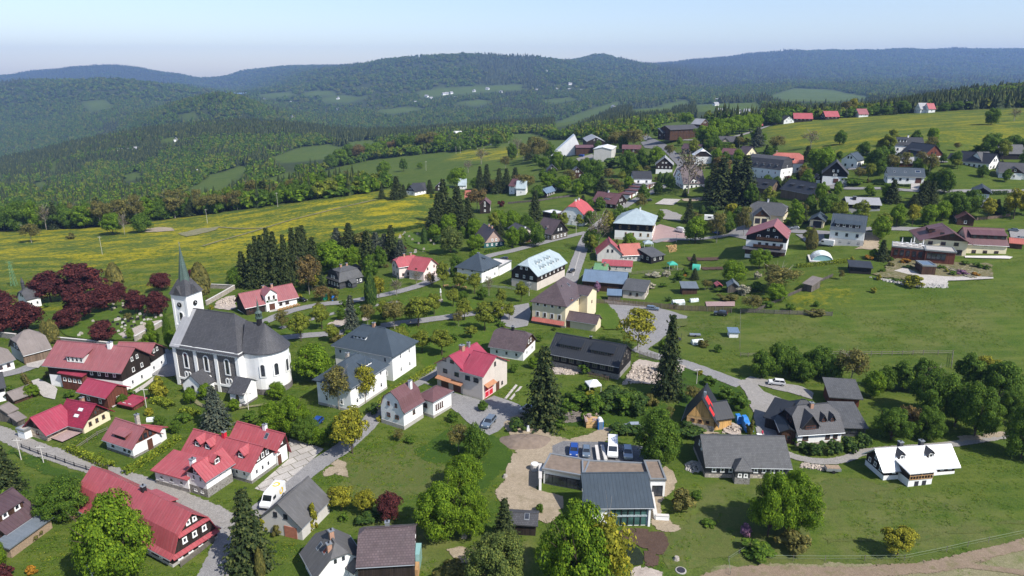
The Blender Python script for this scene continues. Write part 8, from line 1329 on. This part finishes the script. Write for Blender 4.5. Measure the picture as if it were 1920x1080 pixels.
tobj('trailer','small grey box trailer on the grass beside the gravel track','trailer','Q7',1312,1018,[('box',lambda b:b.box(-1.3,1.3,-.7,.7,.4,.9,'zinc')),('load',lambda b:b.box(-1.2,1.2,-.6,.6,.8,1.0,'firewood'))]+[('wheel',lambda b,y=y:b.bar((0,y-.08,.3),(0,y+.08,.3),.3,'rubber',10))for y in(-.78,.78)],-4)
tobj('trailer','flat silver trailer on the lawn behind the tall spruce','trailer','W4',1425,208,[('bed',lambda b:b.box(-1.5,1.5,-.7,.7,.35,.6,'steel'))]+[('wheel',lambda b,y=y:b.bar((0,y-.08,.3),(0,y+.08,.3),.3,'rubber',10))for y in(-.78,.78)],-5)
tobj('caravan','white caravan under the trees above the school street','caravan','Q4',1215,150,[('body',lambda b:b.box(-2.4,2.4,-1.1,1.1,.4,2.6,'white_paint')),('window',lambda b:b.box(-.8,.8,-1.13,-1.1,1.3,2.0,'window_glass'))]+[('wheel',lambda b,y=y:b.bar((0,y-.1,.35),(0,y+.1,.35),.35,'rubber',10))for y in(-1.0,1.0)],-15)
tobj('shed','small white-walled blue-roofed shed at the wire fence of the big field','shed','V4',228,880,[('wall',lambda b:b.box(-1.2,1.2,-1.2,1.2,0,1.6,'white_paint')),('roof',lambda b:b.prism([Vector((-1.5,-1.5,1.6)),Vector((1.5,-1.5,1.6)),Vector((1.5,1.5,2.1)),Vector((-1.5,1.5,2.1))],Vector((0,0,-.1)),'blue_sheet'))],-5);tobj('tarpaulin','blue tarpaulin heap beside the honey-coloured timber house','tarpaulin','Q7',672,690,[('sheet',lambda b:[b.prism([Vector((x-.7,y-.8,0)),Vector((x+.7,y-.8,0)),Vector((x+.3,y,z)),Vector((x-.4,y,z))],Vector((.1,.9,0)),'tarpaulin')for x,y,z in((0,-1.2,1.2),(.3,0,1.5),(-.1,1.3,1.1))])],10,1.3)
tobj('crate_stack','stack of turquoise panels and pallets against the dark brown roof','pallets','W5',785,985,[('panels',lambda b:b.box(-.5,.5,-1.4,1.2,0,2.6,'turquoise_cover')),('pallets',lambda b:[b.box(-.5,.5,-3.4,-1.6,.2*i,.2*i+.12,'timber')for i in range(8)])]);tobj('water_tank','round white concrete tank ring on the raw earth','tank','W6',225,365,[('ring',lambda b:b.bar((0,0,0),(0,0,1.3),.75,'pale_concrete',18)),('lid',lambda b:b.bar((0,0,1.3),(0,0,1.4),.65,'white_paint',18))]);tobj('manhole','dark round tank lid on a pale ring near the pond','manhole','W6',1212,1045,[('ring',lambda b:b.bar((0,0,-.1),(0,0,.12),.8,'concrete',16)),('lid',lambda b:b.bar((0,0,.12),(0,0,.2),.6,'dark_cloth',16))]);tobj('mailbox','white meter post at the drive mouth','post','W6',182,105,[('post',lambda b:b.box(-.3,.3,-.2,.2,0,1.3,'white_paint'))])
tobj('trampoline','round dark trampoline behind the spruce on the lawn','trampoline','W4',1265,250,[('mat',lambda b:b.bar((0,0,.8),(0,0,.86),1.8,'dark_cloth',18)),('net',lambda b:[b.bar((math.cos(i)*1.8,math.sin(i)*1.8,0),(math.cos(i)*1.8,math.sin(i)*1.8,2.4),.04,'dark_metal',4)for i in range(6)])])
for i,(u,v,zn,lb)in enumerate([(1740,712,'Z1','large pale boulder in the grass at the bottom'),(1120,800,'W5','single pale boulder below the big round tree'),(1180,970,'W6','squarish white stone on the lawn right of the pond'),(1415,365,'W5','rounded pale boulder beside the retaining stones')][1:]):
 tobj('boulder',lb,'boulder',zn,u,v,[('rock',lambda b:(b.bar((0,0,-.2),(.1,0,.5),.6,'pale_stone',7,.35),))])
def heap(name,label,cat,zn,poly,m,n,s,hgt,kind='stuff',logs=False):
 q=[G(zn,*p)for p in poly];P2=[(a.x,a.y)for a in q];xs=[a[0]for a in P2];ys=[a[1]for a in P2];r=np.random.default_rng(n);b=MB();k=0;cx,cy=sum(xs)/len(xs),sum(ys)/len(ys);rad=max(max(xs)-min(xs),max(ys)-min(ys))/2
 while k<n:
  x,y=r.uniform(min(xs),max(xs)),r.uniform(min(ys),max(ys))
  if not inpoly(np.array([x]),np.array([y]),P2)[0]:continue
  k+=1;z=H(x,y)+hgt*max(0,1-math.hypot(x-cx,y-cy)/rad)*r.random();a=r.uniform(0,3.14);ss=s*r.uniform(.5,1.4)
  if logs:b.bar((x,y,z),(x+math.cos(a*.3)*ss*4,y+math.sin(a*.3)*ss*4,z+.05),ss*.35,m,5)
  else:d=Vector((math.cos(a),math.sin(a),r.uniform(-.4,.4)))*ss*.5;c=Vector((x,y,z));b.bar(c-d,c+d,ss*.55,m,5,ss*.35)
 o=b.build(name);tag(o,label,cat,kind=kind)
heap('rubble_heap','pale broken stones on the slope under the black timber house','rubble','W4',[(300,430),(430,430),(520,475),(510,510),(320,505)],'rubble_stone',420,.45,.5);heap('rubble_heap','wide scatter of pale broken stones between palisade and spruce','rubble','W4',[(860,590),(950,440),(1120,430),(1300,440),(1230,640),(1120,560)],'rubble_stone',900,.5,.9);heap('rubble_heap','pile of pale stones right of the honey-coloured timber house','rubble','Q7',[(520,740),(580,670),(650,700),(650,755)],'rubble_stone',260,.4,.8)
heap('rubble_heap','pale stones and earth beside the inn','rubble','W1',[(20,700),(100,650),(180,650),(170,735),(60,740)],'rubble_stone',240,.5,.6);heap('wood_pile','round heap of split grey firewood left of the long timber house','wood pile','W6',[(1240,330),(1290,305),(1360,320),(1365,375),(1290,385),(1245,365)],'granite',320,.28,1.2);heap('brushwood','heap of grey brushwood beside the new plank shed','wood pile','W4',[(345,840),(420,800),(500,820),(520,880),(380,890)],'grey_timber',220,.3,1.3,logs=True);heap('wood_pile','scattered orange firewood beside the black outbuilding','wood pile','Q4',[(850,370),(940,350),(940,410),(880,425)],'new_boards',200,.35,.8);heap('timber_stack','long pale planks lying behind the woodshed','timber','Z4',[(510,600),(640,515),(650,530),(530,620)],'timber',40,.45,.6,logs=True)
heap('rubble_heap','low wall of rocks along the gravel track','rubble','Q7',[(1100,960),(1260,985),(1260,1010),(1080,990)],'rubble_stone',160,.4,.3);heap('stone_edge','rocks edging the hotel rock garden','rubble','Q6',[(130,900),(330,925),(560,960),(790,950),(790,990),(560,985),(320,945)],'granite',420,.55,.3);heap('flowers','pale and mauve cushion plants in the rock garden','flowers','Q6',[(760,800),(1050,790),(1100,880),(880,890),(750,850)],'petal_white',260,.5,.2);heap('flowers','lilac cushion flowers in the rock garden','flowers','Q6',[(880,850),(970,845),(975,885),(890,885)],'petal_purple',80,.5,.2)
def mound():
 c=G('W6',165,175);b=MB();n=20;r=random.Random(2);rings=[]
 for k,(q,z)in enumerate(((1,-.1),(.8,.35),(.55,.85),(.25,1.15),(.0,1.25))):rings.append([Vector((math.cos(t)*5.4*q*(1+.12*math.sin(3*t)),math.sin(t)*3.6*q*(1+.12*math.cos(2*t)),z+r.uniform(-.06,.06)))for t in[2*math.pi*i/n for i in range(n)]])
 for a,e in zip(rings[:-1],rings[1:]):
  for i in range(n):b.face([a[i],a[(i+1)%n],e[(i+1)%n],e[i]],'gravel_roof')
 o=b.build('gravel_heap',smooth=True);o.location=c;tag(o,'wide low heap of brown gravel above the building plot','gravel heap')
mound()
b=MB();b.box(-6,6,-4,4,-3,4,'white_render');ca=empty('distant_cottage',(0,0,0));b.build('wall',ca);b=MB()
for s in(-1,1):b.prism([Vector((-6.5,s*4.6,3.6)),Vector((6.5,s*4.6,3.6)),Vector((6.5,0,8)),Vector((-6.5,0,8))],Vector((0,0,-.3)),'light_grey_roof')
b.build('roof',ca);first=True;r=random.Random(8)
for u,v in[(219,287),(226,283),(243,283),(252,281),(258,280),(378,325),(24,329),(78,307),(330,263),(634,184),(686,174),(775,177),(808,184),(768,191),(780,192),(832,176),(838,175),(846,174),(889,170),(914,166),(1003,171),(1007,169),(1044,167),(1068,168),(1069,157),(1060,178),(1024,133),(675,235),(472,187),(496,186),(545,192),(560,196),(635,204),(548,220),(1342,196),(1345,188),(1330,185),(1444,200),(1474,201),(1348,209),(1360,207),(1382,212),(1402,211),(1425,213),(1398,177),(800,180),(855,183),(940,172),(1090,170),(1150,200)]:
 p=hit(u,v+2);o=ca if first else copy_tree(ca);first=False;o.location=p;o.rotation_euler=(0,0,r.uniform(0,3));q=1.0+max(0,p.y-1500)/4500;o.scale=(q,q,q);tag(o,'tiny pale cottage scattered across the wooded hills beyond the village','cottage','distant cottages on the hills')
FOOT=[]
for nm_,(rt_,vv_)in P_inf.items():
 for q in vv_:M_=q.M;FOOT.append([tuple((M_@Vector(c))[:2])for c in((-1,-1,0),(q.Lx+1,-1,0),(q.Lx+1,q.Ly+1,0),(-1,q.Ly+1,0))])
def blocked(X,Y):
 k=np.zeros(X.shape,bool)
 for p in EXCL+FOOT:
  a=np.array(p);sel=(X>a[:,0].min()-.1)&(X<a[:,0].max()+.1)&(Y>a[:,1].min()-.1)&(Y<a[:,1].max()+.1)
  if sel.any():k[sel]|=inpoly(X[sel],Y[sel],p)
 return k
r=random.Random(21);cnt=0
while cnt<340:
 l=r.choice(LAND)if cnt%2 else r.choice([q for q in LAND if q[2]>270]);a=r.uniform(0,6.28);d=l[3]*.6+r.uniform(2,16);x,y=l[1]+math.cos(a)*d,l[2]+math.sin(a)*d
 if y<120 or blocked(np.array([x]),np.array([y]))[0]or(y<200 and x>60):continue
 cnt+=1;far=y>235;k=r.choice(['bush','green','maple','green','maple','olive','dbush','green','spruce','linden','obush']if far else['bush','obush','dbush','ybush','bush','olive'])
 w=r.uniform(1.2,3.0)if 'bush' in k else r.uniform(4,8.5)*(1 if far else.5);w=w*.6 if k=='spruce' else w;o=place_tree(k,x,y,w,w*(r.uniform(.6,.9)if 'bush' in k else r.uniform(1.1,1.6)));TREES.append((o,0,0))
def tufts():
 col=bpy.data.collections.new('tuft_templates');rr=np.random.default_rng(6)
 for k,m in enumerate(('leaf_green','leaf_linden','leaf_green','leaf_maple')):
  n=14;C=np.stack([rr.normal(size=n)*.28,rr.normal(size=n)*.28,rr.uniform(.02,.3,n)],-1);Nn=np.stack([rr.normal(size=n)*.5,rr.normal(size=n)*.5,np.ones(n)],-1);Nn/=np.linalg.norm(Nn,axis=1)[:,None];V,F=quads(C,Nn,.11,rr);o=bpy.data.objects.new('tuft_%d'%k,np_mesh('tuft',V,F,[m]));col.objects.link(o)
 n=190000;y=72+268*rr.random(n)**.75;x=y*rr.uniform(-.85,.85,n);d=fbm(x/9,y/9,44,4)*.6+fbm(x/2.5,y/2.5,12,2)*.4;z=hv(x,y);keep=(d>.50)&~blocked(x,y);x,y,z,d=x[keep],y[keep],z[keep],d[keep];n=len(x);s=rr.uniform(.3,.85,n)*(1+2*np.clip(d-.55,0,.3))*np.where(x>35,.55,.75)
 scatter('rough_grass',np.stack([x,y,z+.02],-1),np.stack([s,s,s*.6],-1),rr.integers(0,4,n).astype(np.int32),rr.uniform(0,6.28,n).astype(np.float32),'tufts of rough grass and weeds across the gardens and meadows','grass',col)
tufts()
def screen(o):return project(o.location.x,o.location.y,o.location.z)
def word_labels():
 items=[t[0]for t in TREES];base={}
 for o in items:
  kind=o['kindkey'];del o['kindkey'];phrase=TK[kind][4]
  if o.get('group'):
   base.setdefault(phrase+(' in the wood edge above the yellow meadow' if 'yellow' in o['group']else ' in the tree row beyond the second meadow'),[]).append(o);continue
  x,y=o.location.x,o.location.y;best=min(LAND,key=lambda l:math.hypot(l[1]-x,l[2]-y)/(1+.02*l[3]));dx,dy=x-best[1],y-best[2]
  rel=('right of ' if dx>0 else 'left of ')if abs(dx)>abs(dy)else('behind ' if dy>0 else 'in front of ');far=math.hypot(dx,dy)>30
  base.setdefault(phrase+(' some way ' if far else ' ')+rel+best[0],[]).append(o)
 NUM=['first','second','third','fourth','fifth','sixth','seventh','eighth','ninth','tenth','eleventh','twelfth']+['%d%s'%(i,{1:'st',2:'nd',3:'rd'}.get(i%10,'th')if i>19 else 'th')for i in range(13,90)]
 for g,t in(('distant cottages on the hills','tiny pale cottage on the wooded hills beyond the village'),('graves of the old cemetery','small grave with upright headstone in the old cemetery'),('graves of the new cemetery','pale stone tomb on the lawn of the new cemetery'),('tables on the hotel roof terrace','small white table on the roof terrace of the mountain hotel'),('closed parasols on the hotel roof terrace','closed cream parasol on the roof terrace of the mountain hotel'),('picnic tables before the villa','wooden picnic table before the white villa')):base[t]=[o for o in bpy.data.objects if o.get('group')==g]
 for k,L in base.items():
  L.sort(key=lambda o:screen(o)[0]);n=len(L)
  for i,o in enumerate(L):
   if n==1:o['label']=k
   else:o['label']=('leftmost ' if i==0 else 'rightmost ' if i==n-1 else NUM[i]+' from left ')+k
   w=o['label'].split()
   if len(w)>16:o['label']=' '.join(w).replace(' some way','');w=o['label'].split()
   if len(w)>16:o['label']=o['label'].replace('tree in fresh leaf','tree').replace('clipped ','').replace('thin budding ','')
   w=o['label'].split();o['label']=' '.join(w[:16])
word_labels()
def build_haze():
 mb=MB();mb.box(-60500,60500,-1200,yg[-1]+60,-460,440,'white_paint');o=mb.build('haze');tag(o,'pale blue summer haze over the valleys','haze',kind='stuff')
 m=bpy.data.materials.new('haze_air');m.use_nodes=True;nt=m.node_tree;nt.nodes.clear();out=nt.nodes.new('ShaderNodeOutputMaterial');v=nt.nodes.new('ShaderNodeVolumePrincipled')
 v.inputs['Color'].default_value=(.35,.55,1.0,1);v.inputs['Density'].default_value=HAZE;v.inputs['Anisotropy'].default_value=.1;nt.links.new(v.outputs[0],out.inputs['Volume'])
 o.data.materials.clear();o.data.materials.append(m)
HAZE=8.5e-5
build_haze()
